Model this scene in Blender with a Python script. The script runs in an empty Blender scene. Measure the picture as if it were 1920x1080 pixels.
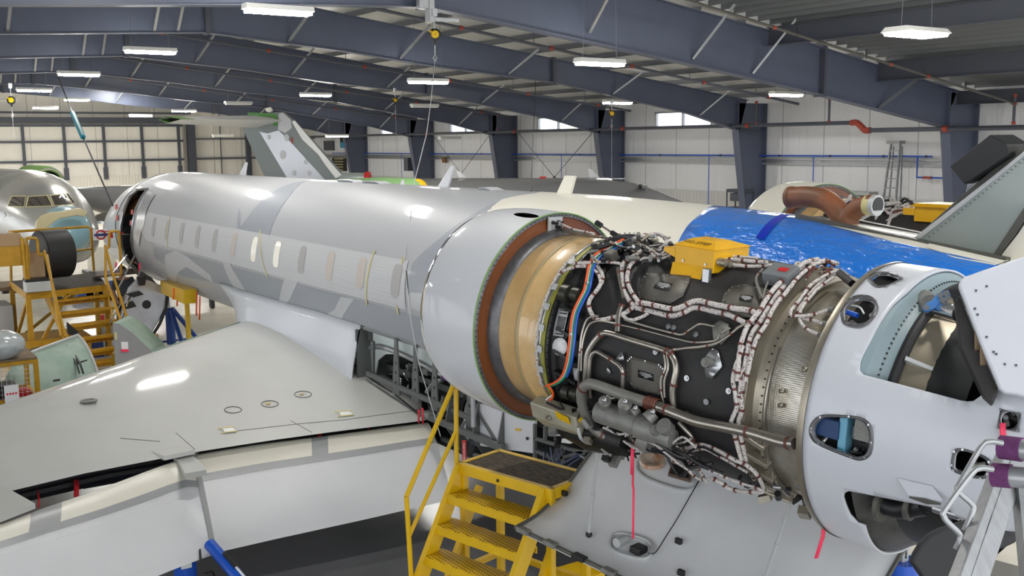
import bpy, math, random
import numpy as np
from mathutils import Matrix, Vector
from mathutils.geometry import delaunay_2d_cdt
rnd = random.Random(7)
PI = math.pi
COL = bpy.context.scene.collection
# ---------------------------------------------------------------- camera geometry (used to read real positions off the photograph)
F = 1950.; PIT = math.radians(7.96); ROLL = math.radians(-.6); YAW = math.radians(-33.91); CH = 4.6
A = lambda *a: np.array(a, float)
_cy, _sy, _cp, _sp = math.cos(YAW), math.sin(YAW), math.cos(PIT), math.sin(PIT)
FW = A(_cy*_cp, _sy*_cp, -_sp); RT = A(_sy, -_cy, 0); UP = np.cross(RT, FW)
RT, UP = RT*math.cos(ROLL)+UP*math.sin(ROLL), -RT*math.sin(ROLL)+UP*math.cos(ROLL)
CC = A(0, 0, CH)
def ray(x, y): return FW+RT*(x-960)/F-UP*(y-540)/F
def proj(P):
    d = A(*P)-CC; z = d@FW
    return 960+F*(d@RT)/z, 540-F*(d@UP)/z, z
def onY(x, y, Y): r = ray(x, y); return CC+r*Y/r[1]
def onX(x, y, X): r = ray(x, y); return CC+r*X/r[0]
def onZ(x, y, Z): r = ray(x, y); return CC+r*(Z-CH)/r[2]
def onD(x, y, D): return CC+ray(x, y)*D
def onP(x, y, P, n): r = ray(x, y); return CC+r*(((P-CC)@n)/(r@n))
def unit(v): v = np.array(v, float); return v/np.linalg.norm(v)
# fuselage of the main aircraft: axis parallel to X
FY, FZ, FR = -7.28, 2.66, 1.345
FXS = [2.5, 4.2, 5, 6, 7.5, 9, 24.6, 25.8, 27.0, 28.2, 29.3, 30.2, 30.9, 31.2]
FRS = [.75, 1.02, 1.15, 1.25, 1.32, FR, FR, 1.31, 1.2, 1.04, .84, .6, .32, .05]
FTS = [3.4, 3.72, 3.82, 3.91, 3.97, 4.005, 4.005, 3.93, 3.75, 3.45, 3.1, 2.75, 2.4, 2.15]
def fus_r(X): return float(np.interp(X, FXS, FRS))
def fus_zc(X): return float(np.interp(X, FXS, FTS))-fus_r(X)
def fus(X, th, off=0):            # th degrees: 0 = camera side (+Y), 90 = crown
    t = math.radians(th); R = fus_r(X)+off
    return A(X, FY+R*math.cos(t), fus_zc(X)+R*math.sin(t))
def fusp(x, y, R=None):           # pixel -> (X, th) on the cylinder
    X = 12.
    for _ in range(12):
        Rr = fus_r(X) if R is None else R; zc = fus_zc(X)
        r = ray(x, y); oy, oz = -FY, CH-zc
        a = r[1]**2+r[2]**2; b = oy*r[1]+oz*r[2]; c = oy*oy+oz*oz-Rr*Rr; D = max(b*b-a*c, 0)
        t = (-b-math.sqrt(D))/a; P = CC+r*t; X = .5*X+.5*P[0] if D > 0 else P[0]
    return (P[0], math.degrees(math.atan2(P[2]-zc, P[1]-FY)))
# left engine frame: s = distance aft of the inlet cowl's rear rim, th degrees: 0 = up, 90 = camera side
_a, _e = math.radians(8.77), math.radians(3.88)
EN = A(math.cos(_e)*math.cos(_a), math.cos(_e)*math.sin(_a), math.sin(_e)); EO = A(6.29, -4.60, 3.282)
ES = unit(np.cross([0, 0, 1], EN)); EU = np.cross(EN, ES)
def EP(s, th, r): t = math.radians(th); return EO-EN*s+EU*r*math.cos(t)+ES*r*math.sin(t)
def EUV(s, u, v): return EO-EN*s+ES*u+EU*v
def ec(x, y, r):
    d = ray(x, y); o = CC-EO; dp = d-EN*(d@EN); op = o-EN*(o@EN)
    a = dp@dp; b = op@dp; c = op@op-r*r; D = max(b*b-a*c, 0)
    P = o+d*((-b-math.sqrt(D))/a)
    return (-P@EN, math.degrees(math.atan2(P@ES, P@EU)))
def ecp(x, y, r):
    d = ray(x, y); o = CC-EO; dp = d-EN*(d@EN); op = o-EN*(o@EN)
    a = dp@dp; b = op@dp; c = op@op-r*r; D = max(b*b-a*c, 0)
    return CC+d*((-b-math.sqrt(D))/a)
# ---------------------------------------------------------------- materials
def lin(c):
    return tuple(((v/255)/12.92 if v/255 <= .04045 else ((v/255+.055)/1.055)**2.4) for v in c)
MATS = {}
def mat(name, rgb, rough=.5, metal=0., coat=0., bump=0., bscale=20., var=0., vscale=3., emit=0., alpha=1., trans=0., stretch=None, rgb2=None, spec=.5):
    if name in MATS: return MATS[name]
    m = bpy.data.materials.new(name); m.use_nodes = True; nt = m.node_tree; N = nt.nodes; Lk = nt.links
    b = N['Principled BSDF']; c = (*lin(rgb), 1)
    b.inputs['Base Color'].default_value = c; b.inputs['Roughness'].default_value = rough
    b.inputs['Metallic'].default_value = metal; b.inputs['Coat Weight'].default_value = coat
    b.inputs['Coat Roughness'].default_value = .08; b.inputs['Alpha'].default_value = alpha
    b.inputs['Transmission Weight'].default_value = trans; b.inputs['Specular IOR Level'].default_value = spec
    if emit: b.inputs['Emission Color'].default_value = c; b.inputs['Emission Strength'].default_value = emit
    if var or bump:
        tc = N.new('ShaderNodeTexCoord'); mp = N.new('ShaderNodeMapping'); Lk.new(tc.outputs['Object'], mp.inputs[0])
        if stretch: mp.inputs['Scale'].default_value = stretch
    if var:
        n = N.new('ShaderNodeTexNoise'); n.inputs['Scale'].default_value = vscale; n.inputs['Detail'].default_value = 6; n.inputs['Roughness'].default_value = .6
        Lk.new(mp.outputs[0], n.inputs['Vector'])
        r = N.new('ShaderNodeValToRGB'); r.color_ramp.elements[0].position = .35; r.color_ramp.elements[1].position = .68
        c2 = (*lin(rgb2), 1) if rgb2 else tuple(list(x*(1-var) for x in c[:3])+[1])
        r.color_ramp.elements[0].color = c2; r.color_ramp.elements[1].color = c
        Lk.new(n.outputs[0], r.inputs[0]); Lk.new(r.outputs[0], b.inputs['Base Color'])
    if bump:
        n2 = N.new('ShaderNodeTexNoise'); n2.inputs['Scale'].default_value = bscale; n2.inputs['Detail'].default_value = 4
        Lk.new(mp.outputs[0], n2.inputs['Vector'])
        bp = N.new('ShaderNodeBump'); bp.inputs['Strength'].default_value = bump; bp.inputs['Distance'].default_value = .02
        Lk.new(n2.outputs[0], bp.inputs['Height']); Lk.new(bp.outputs[0], b.inputs['Normal'])
    MATS[name] = m; return m
# ---------------------------------------------------------------- mesh builder
def frame(d):
    d = unit(d); h = A(0, 0, 1) if abs(d[2]) < .9 else A(1, 0, 0)
    a = unit(np.cross(h, d)); return a, np.cross(d, a)
def spline(pts, k=6):
    P = [A(*p) for p in pts]
    if len(P) < 3: return P
    P = [2*P[0]-P[1]]+P+[2*P[-1]-P[-2]]; o = []
    for i in range(1, len(P)-2):
        for j in range(k):
            t = j/k; p0, p1, p2, p3 = P[i-1:i+3]
            o.append(.5*((2*p1)+(-p0+p2)*t+(2*p0-5*p1+4*p2-p3)*t*t+(-p0+3*p1-3*p2+p3)*t**3))
    o.append(P[-2]); return o
class MB:
    def __init__(s): s.v = []; s.f = []; s.nrm = {}
    def add(s, vs, fs):
        o = len(s.v); s.v += [tuple(map(float, p)) for p in vs]; s.f += [tuple(i+o for i in f) for f in fs]; return s
    def box(s, c, size, R=None, taper=1.):
        c = A(*c); ax = R if R is not None else (A(1, 0, 0), A(0, 1, 0), A(0, 0, 1)); h = [x/2 for x in size]; vs = []
        for k in (-1, 1):
            q = taper if k > 0 else 1
            for i, j in ((-1, -1), (1, -1), (1, 1), (-1, 1)): vs.append(c+ax[0]*i*h[0]*q+ax[1]*j*h[1]*q+ax[2]*k*h[2])
        return s.add(vs, [(3, 2, 1, 0), (4, 5, 6, 7), (0, 1, 5, 4), (1, 2, 6, 5), (2, 3, 7, 6), (3, 0, 4, 7)])
    def beam(s, p0, p1, w, h, upv=(0, 0, 1)):
        p0, p1 = A(*p0), A(*p1); d = unit(p1-p0); u = A(*upv)
        if abs(d@u) > .98: u = A(1, 0, 0)
        a = unit(np.cross(u, d)); b = np.cross(d, a)
        return s.box((p0+p1)/2, (w, h, np.linalg.norm(p1-p0)), (a, b, d))
    def tube(s, pts, r, n=10, caps=True, closed=False):
        P = [A(*p) for p in pts]; m = len(P); rs = r if isinstance(r, (list, tuple, np.ndarray)) else [r]*m
        T = []
        for i in range(m):
            if closed: d = P[(i+1) % m]-P[i-1]
            else: d = P[min(i+1, m-1)]-P[max(i-1, 0)]
            T.append(unit(d) if np.linalg.norm(d) > 1e-9 else A(0, 0, 1))
        a, b = frame(T[0]); vs = []; fs = []
        for i in range(m):
            a = a-T[i]*(a@T[i]); a = unit(a); b = np.cross(T[i], a)
            for k in range(n):
                t = 2*PI*k/n; vs.append(P[i]+(a*math.cos(t)+b*math.sin(t))*rs[i])
        for i in range(m if closed else m-1):
            j = (i+1) % m
            for k in range(n):
                k2 = (k+1) % n; fs.append((i*n+k, i*n+k2, j*n+k2, j*n+k))
        if caps and not closed: fs.append(tuple(range(n-1, -1, -1))); fs.append(tuple((m-1)*n+k for k in range(n)))
        return s.add(vs, fs)
    def cyl(s, p0, p1, r0, r1=None, n=20): return s.tube([p0, p1], [r0, r0 if r1 is None else r1], n)
    def grid(s, G, flip=False, wrap=False):
        m = len(G); n = len(G[0]); vs = [p for row in G for p in row]; fs = []
        for i in range(m-1):
            for j in range(n if wrap else n-1):
                j2 = (j+1) % n; q = (i*n+j, i*n+j2, (i+1)*n+j2, (i+1)*n+j); fs.append(q[::-1] if flip else q)
        return s.add(vs, fs)
    def lathe(s, prof, P, n=96, a0=0, a1=360):
        full = abs(a1-a0) >= 360
        return s.grid([[P(q[0], a0+(a1-a0)*k/n, q[1]) for k in range(n if full else n+1)] for q in prof], wrap=full)
    def axial(s, c, d, prof, n=24):         # lathe about axis d at c; prof: (distance, radius)
        a, b = frame(d); d = unit(d); c = A(*c)
        return s.grid([[c+d*h+(a*math.cos(2*PI*k/n)+b*math.sin(2*PI*k/n))*max(r, 1e-4) for k in range(n)] for h, r in prof], wrap=True)
    def prism(s, poly, vec):
        n = len(poly); vec = A(*vec); vs = [A(*p) for p in poly]+[A(*p)+vec for p in poly]
        return s.add(vs, [tuple(range(n-1, -1, -1)), tuple(range(n, 2*n))]+[(i, (i+1) % n, (i+1) % n+n, i+n) for i in range(n)])
    def ball(s, c, r, n=10, sc=(1, 1, 1)):
        return s.grid([[A(*c)+A(sc[0]*r*math.sin(PI*i/n)*math.cos(2*PI*k/(2*n)), sc[1]*r*math.sin(PI*i/n)*math.sin(2*PI*k/(2*n)), sc[2]*r*math.cos(PI*i/n)) for k in range(2*n)] for i in range(n+1)], flip=True, wrap=True)
    def build(s, name, m, parent=None, smooth=35, bevel=0, label=None, solid=0, kind=None, recalc=True, local=False):
        if parent is not None and not local:
            loc = ROOT.get(parent.name)
            if loc is not None: s.v = [(p[0]-loc[0], p[1]-loc[1], p[2]-loc[2]) for p in s.v]
        me = bpy.data.meshes.new(name); me.from_pydata(s.v, [], s.f); me.validate()
        if recalc:
            import bmesh
            bm = bmesh.new(); bm.from_mesh(me); bmesh.ops.remove_doubles(bm, verts=bm.verts, dist=1e-5); bmesh.ops.recalc_face_normals(bm, faces=bm.faces); bm.to_mesh(me); bm.free()
        ms = m if isinstance(m, (list, tuple)) else [m]
        for q in ms: me.materials.append(q)
        if smooth:
            me.polygons.foreach_set('use_smooth', [True]*len(me.polygons)); me.set_sharp_from_angle(angle=math.radians(smooth))
        o = bpy.data.objects.new(name, me); COL.objects.link(o)
        if parent is not None:
            o.parent = parent
            if parent.name in ROOT: ROOT[o.name] = ROOT[parent.name]; 
        if solid:
            md = o.modifiers.new('thickness', 'SOLIDIFY'); md.thickness = solid; md.offset = -1
        if bevel:
            md = o.modifiers.new('bevel', 'BEVEL'); md.width = bevel; md.segments = 2; md.limit_method = 'ANGLE'
        if label: o['label'] = label
        if kind: o['kind'] = kind
        return o
ROOT = {}        # object name -> world offset of its local frame
def thing(name, label, cat, loc=(0, 0, 0), group=None):
    o = bpy.data.objects.new(name, None); COL.objects.link(o); o.location = loc; o.empty_display_size = .1
    ROOT[o.name] = A(*loc)
    o['label'] = label; o['category'] = cat
    if group: o['group'] = group
    return o
def tag(o, label, cat, group=None, kind=None):
    o['label'] = label; o['category'] = cat
    if group: o['group'] = group
    if kind: o['kind'] = kind
    return o
def struct(o, label=None):
    o['kind'] = 'structure'
    if label: o['label'] = label
    return o
def dup(root, loc, label=None, rotz=None):
    c = root.copy(); COL.objects.link(c); c.location = loc
    if rotz is not None: c.rotation_euler = (0, 0, rotz)
    if label: c['label'] = label
    for ch in list(root.children):
        k = ch.copy(); COL.objects.link(k); k.parent = c
        for g in list(ch.children):
            q = g.copy(); COL.objects.link(q); q.parent = k
    return c
def inpoly(x, y, poly):
    c = False; n = len(poly); j = n-1
    for i in range(n):
        xi, yi = poly[i]; xj, yj = poly[j]
        if (yi > y) != (yj > y) and x < (xj-xi)*(y-yi)/(yj-yi)+xi: c = not c
        j = i
    return c
def dens(poly, du, dv):
    o = []
    for i in range(len(poly)):
        a, b = poly[i], poly[(i+1) % len(poly)]; k = max(1, int(math.ceil(max(abs(a[0]-b[0])/du, abs(a[1]-b[1])/dv))))
        o += [(a[0]+(b[0]-a[0])*j/k, a[1]+(b[1]-a[1])*j/k) for j in range(k)]
    return o
def surf(outer, holes, du, dv, fmap, mb=None):
    """outline with holes in a surface's own two coordinates, filled with triangles and laid on the surface"""
    mb = mb or MB(); pts = []; edges = []
    for lp in [outer]+list(holes):
        d = dens(lp, du, dv); o = len(pts); pts += d; edges += [(o+i, o+(i+1) % len(d)) for i in range(len(d))]
    us = [p[0] for p in outer]; vs = [p[1] for p in outer]
    u = math.floor(min(us)/du)*du
    while u < max(us):
        v = math.floor(min(vs)/dv)*dv
        while v < max(vs):
            if inpoly(u, v, outer) and not any(inpoly(u, v, h) for h in holes): pts.append((u, v))
            v += dv
        u += du
    sc = dv/du
    r = delaunay_2d_cdt([Vector((p[0]*sc, p[1])) for p in pts], edges, [], 0, 1e-5)
    V = [(v[0]/sc, v[1]) for v in r[0]]; T = []
    for f in r[2]:
        cx = sum(V[i][0] for i in f)/len(f); cy = sum(V[i][1] for i in f)/len(f)
        if inpoly(cx, cy, outer) and not any(inpoly(cx, cy, h) for h in holes): T.append(tuple(f))
    return mb.add([fmap(*p) for p in V], T)
def rrect(cx, cy, w, h, r, n=4, ax=(1, 0), ay=(0, 1)):
    o = []
    for qx, qy, a0 in ((1, 1, 0), (-1, 1, 90), (-1, -1, 180), (1, -1, 270)):
        for k in range(n+1):
            t = math.radians(a0+90*k/n); x = qx*(w/2-r)+r*math.cos(t); y = qy*(h/2-r)+r*math.sin(t)
            o.append((cx+ax[0]*x+ay[0]*y, cy+ax[1]*x+ay[1]*y))
    return o
def text(body, size, m, org, xd, yd, parent, name='lettering', thick=.002, align='CENTER'):
    cu = bpy.data.curves.new(name, 'FONT'); cu.body = body; cu.size = size; cu.align_x = align; cu.align_y = 'CENTER'; cu.extrude = thick
    t = bpy.data.objects.new(name+'_tmp', cu); COL.objects.link(t)
    dg = bpy.context.evaluated_depsgraph_get(); me = bpy.data.meshes.new_from_object(t.evaluated_get(dg))
    bpy.data.objects.remove(t)
    xd, yd = unit(xd), unit(yd); zd = np.cross(xd, yd); org = A(*org); loc = ROOT.get(parent.name) if parent is not None else None
    if loc is not None: org = org-loc
    for v in me.vertices:
        c = v.co; v.co = Vector(tuple(org+xd*c[0]+yd*c[1]+zd*c[2]))
    me.materials.clear(); me.materials.append(m)
    o = bpy.data.objects.new(name, me); COL.objects.link(o)
    if parent is not None: o.parent = parent
    return o
WHITE = mat('white_paint', (206, 208, 212), .5, coat=.5)
WHITE2 = mat('white_cowl_paint', (203, 206, 213), .38, coat=.2, var=.05, vscale=2)
CREAM = mat('cream_paint', (236, 232, 218), .5, coat=.4)
GREYP = mat('grey_primer_paint', (172, 174, 178), .5, coat=.3)
GREYD = mat('grey_swoosh_paint', (150, 155, 163), .5, coat=.3)
PALE = mat('pale_swoosh_paint', (188, 190, 194), .5, coat=.3)
PAPER = mat('masking_film', (192, 193, 195), .6, bump=.25, bscale=1, stretch=(.3, 1, 60))
WINGP = mat('wing_paint', (194, 195, 191), .5, coat=.55, var=.06, vscale=1.2)
WINGG = mat('wing_grey_band', (158, 160, 160), .35)
FLAPP = mat('flap_paint', (212, 213, 215), .4, var=.05, vscale=2)
CREAMF = mat('flap_nose_paint', (226, 222, 208), .35)
STEELB = mat('blue_grey_steel_paint', (86, 93, 112), .4, var=.1, vscale=1.5)
STEELD = mat('dark_steel_paint', (72, 76, 86), .5)
FLG = mat('flange_steel', (112, 114, 118), .45, metal=.3)
GALV = mat('galvanised_steel', (176, 178, 180), .38, metal=.6, var=.15, vscale=8)
ALU = mat('aluminium', (182, 184, 186), .3, metal=.85, var=.12, vscale=10)
ALUR = mat('ladder_aluminium', (158, 160, 162), .42, metal=.7, var=.2, vscale=6, stretch=(6, 6, 1))
CHROME = mat('polished_metal', (215, 216, 218), .1, metal=1)
STEEL = mat('engine_pipe_steel', (172, 166, 156), .28, metal=.85, var=.2, vscale=9)
DUCTG = mat('grey_duct', (136, 134, 128), .5, metal=.35, var=.15, vscale=9)
CAST = mat('cast_grey_metal', (142, 142, 137), .55, metal=.4, var=.25, vscale=14, bump=.2, bscale=60)
TITAN = mat('case_metal', (178, 170, 154), .38, metal=.75, var=.25, vscale=4)
BLACKC = mat('black_core_cowl', (44, 43, 43), .62, var=.35, vscale=5, rgb2=(30, 30, 31), bump=.1, bscale=120)
BLACKD = mat('black_metal', (24, 24, 26), .45)
RUBBER = mat('black_rubber', (28, 28, 30), .55)
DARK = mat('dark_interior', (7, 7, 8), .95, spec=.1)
PANELG = mat('olive_grey_panel', (98, 95, 88), .5, metal=.3, var=.2, vscale=9)
TAN = mat('tan_fan_case', (226, 192, 138), .35, coat=.9, var=.3, vscale=4, rgb2=(208, 170, 112))
BROWN = mat('brown_bulkhead', (120, 64, 22), .5, coat=.15, var=.25, vscale=4)
RUST = mat('rust_brown_duct', (142, 84, 52), .5, var=.5, vscale=5, rgb2=(104, 72, 52))
SEAL = mat('grey_seal', (112, 112, 115), .4, metal=.5, var=.35, vscale=12)
GREENZ = mat('green_primer', (122, 164, 92), .5)
GREENP = mat('pale_green_primer', (138, 165, 148), .6, var=.3, vscale=2.5, rgb2=(160, 178, 166), bump=.15, bscale=8)
YEL = mat('yellow_paint', (226, 182, 10), .36, var=.12, vscale=6, coat=.2)
YELD = mat('old_yellow_paint', (190, 142, 20), .45, var=.25, vscale=5)
YELO = mat('yellow_cover', (236, 178, 6), .38, var=.15, vscale=5)
OLY = mat('yellow_green_ring', (150, 148, 60), .5, metal=.2)
BLUE = mat('blue_paint', (28, 84, 190), .32, coat=.3)
BLUED = mat('dark_blue_paint', (26, 66, 140), .4)
RED = mat('red_paint', (190, 32, 34), .45)
PINK = mat('pink_streamer', (240, 62, 96), .6)
REDS = mat('red_streamer', (214, 40, 52), .6)
ORANGE = mat('orange_plastic', (236, 92, 30), .5)
MAROON = mat('maroon_clamp', (96, 52, 44), .5)
HARN = None
PURP = mat('purple_wrap', (110, 56, 108), .9, var=.3, vscale=60)
DGREY = mat('dark_grey_fairing', (88, 88, 82), .5, var=.25, vscale=6)
GREENG = mat('fin_grey_green', (148, 158, 154), .45, coat=.5, var=.1, vscale=2)
LBLUE = mat('pale_blue_frame', (138, 156, 162), .45)
PLATE = mat('data_plate', (186, 188, 188), .45, metal=.15)
PBLACK = mat('placard_black', (22, 22, 24), .5)
PWHITE = mat('placard_white', (232, 232, 232), .5)
TEAL = mat('teal_sleeve', (20, 130, 150), .6)
CARD = mat('cardboard', (168, 140, 108), .8)
PLY = mat('worn_wood', (128, 108, 84), .7, var=.3, vscale=6)
GRIP = mat('black_grip_deck', (112, 96, 74), .9, var=.7, vscale=9, rgb2=(44, 42, 42), bump=.4, bscale=200, stretch=(1, 5, 1))
LAMPON = mat('lit_lamp_diffuser', (255, 252, 246), .5, emit=95)
LAMPOFF = mat('unlit_lamp_white', (225, 225, 220), .5)
GLASSD = mat('cockpit_glass', (60, 52, 46), .05, coat=1, spec=1)
WOODB = mat('brown_drum', (120, 84, 52), .7)
TAPEY = mat('masking_tape', (206, 196, 140), .7)
SKINM = mat('skin', (190, 140, 112), .6)
def harness_mat():
    m = bpy.data.materials.new('braided_cable'); m.use_nodes = True; N = m.node_tree.nodes; L = m.node_tree.links; b = N['Principled BSDF']
    tc = N.new('ShaderNodeTexCoord'); v = N.new('ShaderNodeTexNoise'); v.inputs['Scale'].default_value = 95; v.inputs['Detail'].default_value = 1
    r = N.new('ShaderNodeValToRGB'); r.color_ramp.interpolation = 'CONSTANT'; e = r.color_ramp.elements
    e[0].position = 0; e[0].color = (*lin((70, 34, 36)), 1); e[1].position = .36; e[1].color = (*lin((206, 200, 196)), 1)
    k = e.new(.62); k.color = (*lin((176, 168, 164)), 1)
    L.new(tc.outputs['Object'], v.inputs['Vector']); L.new(v.outputs[0], r.inputs[0]); L.new(r.outputs[0], b.inputs['Base Color']); b.inputs['Roughness'].default_value = .7
    return m
HARN = harness_mat()
def film_mat():
    m = mat('blue_protective_film', (18, 124, 230), .3, coat=1.); N = m.node_tree.nodes; L = m.node_tree.links; b = N['Principled BSDF']
    tc = N.new('ShaderNodeTexCoord'); mp = N.new('ShaderNodeMapping'); mp.inputs['Scale'].default_value = (2.2, 3, 3); mp.inputs['Rotation'].default_value = (0, 0, .4)
    n = N.new('ShaderNodeTexNoise'); n.inputs['Scale'].default_value = 2.6; n.inputs['Detail'].default_value = 5; n.inputs['Distortion'].default_value = 1.2
    L.new(tc.outputs['Object'], mp.inputs[0]); L.new(mp.outputs[0], n.inputs[0])
    n3 = N.new('ShaderNodeTexNoise'); n3.inputs['Scale'].default_value = 9; L.new(mp.outputs[0], n3.inputs[0])
    a = N.new('ShaderNodeMath'); a.operation = 'MULTIPLY_ADD'; a.inputs[1].default_value = .25; L.new(n3.outputs[0], a.inputs[0]); L.new(n.outputs[0], a.inputs[2])
    bp = N.new('ShaderNodeBump'); bp.inputs['Strength'].default_value = .7; bp.inputs['Distance'].default_value = .04
    L.new(a.outputs[0], bp.inputs['Height']); L.new(bp.outputs[0], b.inputs['Normal']); L.new(bp.outputs[0], b.inputs['Coat Normal'])
    return m
FILM = film_mat()
def perf_mat():
    m = mat('perforated_steel', (166, 160, 146), .34, metal=.75); N = m.node_tree.nodes; L = m.node_tree.links; b = N['Principled BSDF']
    tc = N.new('ShaderNodeTexCoord'); v = N.new('ShaderNodeTexVoronoi'); v.inputs['Scale'].default_value = 90; v.inputs['Randomness'].default_value = .15
    L.new(tc.outputs['Object'], v.inputs['Vector']); bp = N.new('ShaderNodeBump'); bp.inputs['Strength'].default_value = .5; bp.inputs['Distance'].default_value = .004
    L.new(v.outputs['Distance'], bp.inputs['Height']); L.new(bp.outputs[0], b.inputs['Normal'])
    n = N.new('ShaderNodeTexNoise'); n.inputs['Scale'].default_value = 5; L.new(tc.outputs['Object'], n.inputs[0])
    r = N.new('ShaderNodeValToRGB'); r.color_ramp.elements[0].position = .35; r.color_ramp.elements[0].color = (*lin((156, 147, 128)), 1); r.color_ramp.elements[1].position = .65; r.color_ramp.elements[1].color = (*lin((206, 202, 192)), 1)
    L.new(n.outputs[0], r.inputs[0]); L.new(r.outputs[0], b.inputs['Base Color'])
    return m
PERF = perf_mat()
def tread_mat():
    m = mat('yellow_perforated_tread', (222, 178, 12), .4); N = m.node_tree.nodes; L = m.node_tree.links; b = N['Principled BSDF']
    tc = N.new('ShaderNodeTexCoord'); v = N.new('ShaderNodeTexVoronoi'); v.inputs['Scale'].default_value = 30; v.inputs['Randomness'].default_value = 0; v.voronoi_dimensions = '2D'
    L.new(tc.outputs['Object'], v.inputs['Vector']); r = N.new('ShaderNodeValToRGB'); e = r.color_ramp.elements
    e[0].position = .22; e[0].color = (*lin((96, 76, 12)), 1); e[1].position = .34; e[1].color = (*lin((226, 182, 12)), 1)
    L.new(v.outputs['Distance'], r.inputs[0]); L.new(r.outputs[0], b.inputs['Base Color'])
    return m
TREAD = tread_mat()
def wall_mat(name, rgb, rough=.42, seam=1.9, axis=0, wr=.55):
    m = mat(name, rgb, rough); N = m.node_tree.nodes; L = m.node_tree.links; b = N['Principled BSDF']
    tc = N.new('ShaderNodeTexCoord'); mp = N.new('ShaderNodeMapping'); mp.inputs['Scale'].default_value = (1, 1, .16)
    L.new(tc.outputs['Object'], mp.inputs[0]); n = N.new('ShaderNodeTexNoise'); n.inputs['Scale'].default_value = 2.2; n.inputs['Detail'].default_value = 6; n.inputs['Distortion'].default_value = .6
    L.new(mp.outputs[0], n.inputs[0])
    bp = N.new('ShaderNodeBump'); bp.inputs['Strength'].default_value = wr; bp.inputs['Distance'].default_value = .12
    L.new(n.outputs[0], bp.inputs['Height']); L.new(bp.outputs[0], b.inputs['Normal'])
    sx = N.new('ShaderNodeSeparateXYZ'); L.new(tc.outputs['Object'], sx.inputs[0])
    md = N.new('ShaderNodeMath'); md.operation = 'PINGPONG'; md.inputs[1].default_value = seam/2; L.new(sx.outputs[axis], md.inputs[0])
    r = N.new('ShaderNodeValToRGB'); e = r.color_ramp.elements; c = lin(rgb)
    e[0].position = .012; e[0].color = (c[0]*.55, c[1]*.55, c[2]*.55, 1); e[1].position = .03; e[1].color = (*c, 1)
    L.new(md.outputs[0], r.inputs[0]); L.new(r.outputs[0], b.inputs['Base Color'])
    return m
WALLV = wall_mat('vinyl_faced_insulation', (226, 227, 230))
WALLG = wall_mat('vinyl_faced_insulation_gable', (238, 234, 224), axis=1)
def rib_mat(name, rgb, sc, axis, strength=.8):
    m = mat(name, rgb, .5); N = m.node_tree.nodes; L = m.node_tree.links; b = N['Principled BSDF']
    tc = N.new('ShaderNodeTexCoord'); w = N.new('ShaderNodeTexWave'); w.wave_type = 'BANDS'; w.bands_direction = axis; w.inputs['Scale'].default_value = sc
    L.new(tc.outputs['Object'], w.inputs[0]); bp = N.new('ShaderNodeBump'); bp.inputs['Strength'].default_value = strength; bp.inputs['Distance'].default_value = .03
    L.new(w.outputs[0], bp.inputs['Height']); L.new(bp.outputs[0], b.inputs['Normal']); return m
CORRX = rib_mat('ribbed_white_wainscot', (205, 205, 203), 1.6, 'X')
CORRY = rib_mat('ribbed_white_wainscot_gable', (226, 222, 210), 1.6, 'Y', .5)
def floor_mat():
    m = mat('floor_coating_with_shade', (150, 146, 140), .22); N = m.node_tree.nodes; L = m.node_tree.links; b = N['Principled BSDF']
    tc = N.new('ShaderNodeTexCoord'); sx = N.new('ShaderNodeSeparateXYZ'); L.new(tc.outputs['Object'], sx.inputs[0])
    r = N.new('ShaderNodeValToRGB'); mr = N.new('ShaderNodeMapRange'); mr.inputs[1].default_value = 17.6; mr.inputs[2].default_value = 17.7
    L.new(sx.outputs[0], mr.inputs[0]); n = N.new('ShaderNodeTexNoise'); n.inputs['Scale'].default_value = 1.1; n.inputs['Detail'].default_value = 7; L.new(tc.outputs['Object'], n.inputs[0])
    mx = N.new('ShaderNodeMix'); mx.data_type = 'RGBA'; mx.inputs[6].default_value = (*lin((108, 108, 112)), 1); mx.inputs[7].default_value = (*lin((232, 226, 212)), 1)  # darker grey zone under the wing and aircraft: shade put into the floor colour
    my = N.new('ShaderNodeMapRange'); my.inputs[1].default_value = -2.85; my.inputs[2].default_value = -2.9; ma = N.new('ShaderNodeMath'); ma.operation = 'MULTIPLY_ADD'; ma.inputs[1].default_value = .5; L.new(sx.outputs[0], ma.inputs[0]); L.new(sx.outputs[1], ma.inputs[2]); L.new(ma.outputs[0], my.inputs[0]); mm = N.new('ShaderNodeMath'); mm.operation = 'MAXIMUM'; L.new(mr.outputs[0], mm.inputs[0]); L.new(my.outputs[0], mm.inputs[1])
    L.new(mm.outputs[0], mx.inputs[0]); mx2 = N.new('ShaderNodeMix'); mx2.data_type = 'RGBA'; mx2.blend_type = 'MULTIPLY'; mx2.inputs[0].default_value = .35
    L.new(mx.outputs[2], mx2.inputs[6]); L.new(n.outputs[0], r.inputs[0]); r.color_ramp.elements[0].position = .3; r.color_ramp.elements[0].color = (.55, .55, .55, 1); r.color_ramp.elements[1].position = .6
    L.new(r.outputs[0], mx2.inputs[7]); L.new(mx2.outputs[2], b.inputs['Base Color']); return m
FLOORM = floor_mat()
ROOFM = mat('roof_insulation_facing', (214, 214, 212), .38, metal=.1, bump=.3, bscale=3, stretch=(.4, 2, 2))
DECKM = mat('roof_deck_near', (112, 115, 116), .5)
GLASSW = mat('window_glass', (250, 252, 255), .02, trans=1)
TYRE = mat('tyre_rubber', (34, 34, 36), .7)
FRX = [18.93, 27.48, 35.7, 44.1, 52.6, 61.2]
def roof_z(Y): return 5.9+.138*(30+Y) if Y < -9 else 5.9+.138*(12+(-Y))
WX0, WX1, WY = -3., 69.6, -30.
# floor
m = MB(); m.box((33, -9, -.1), (78, 44, .2)); struct(m.build('floor', FLOORM, smooth=0), 'glossy beige hangar floor with grey shade painted in')
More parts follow.
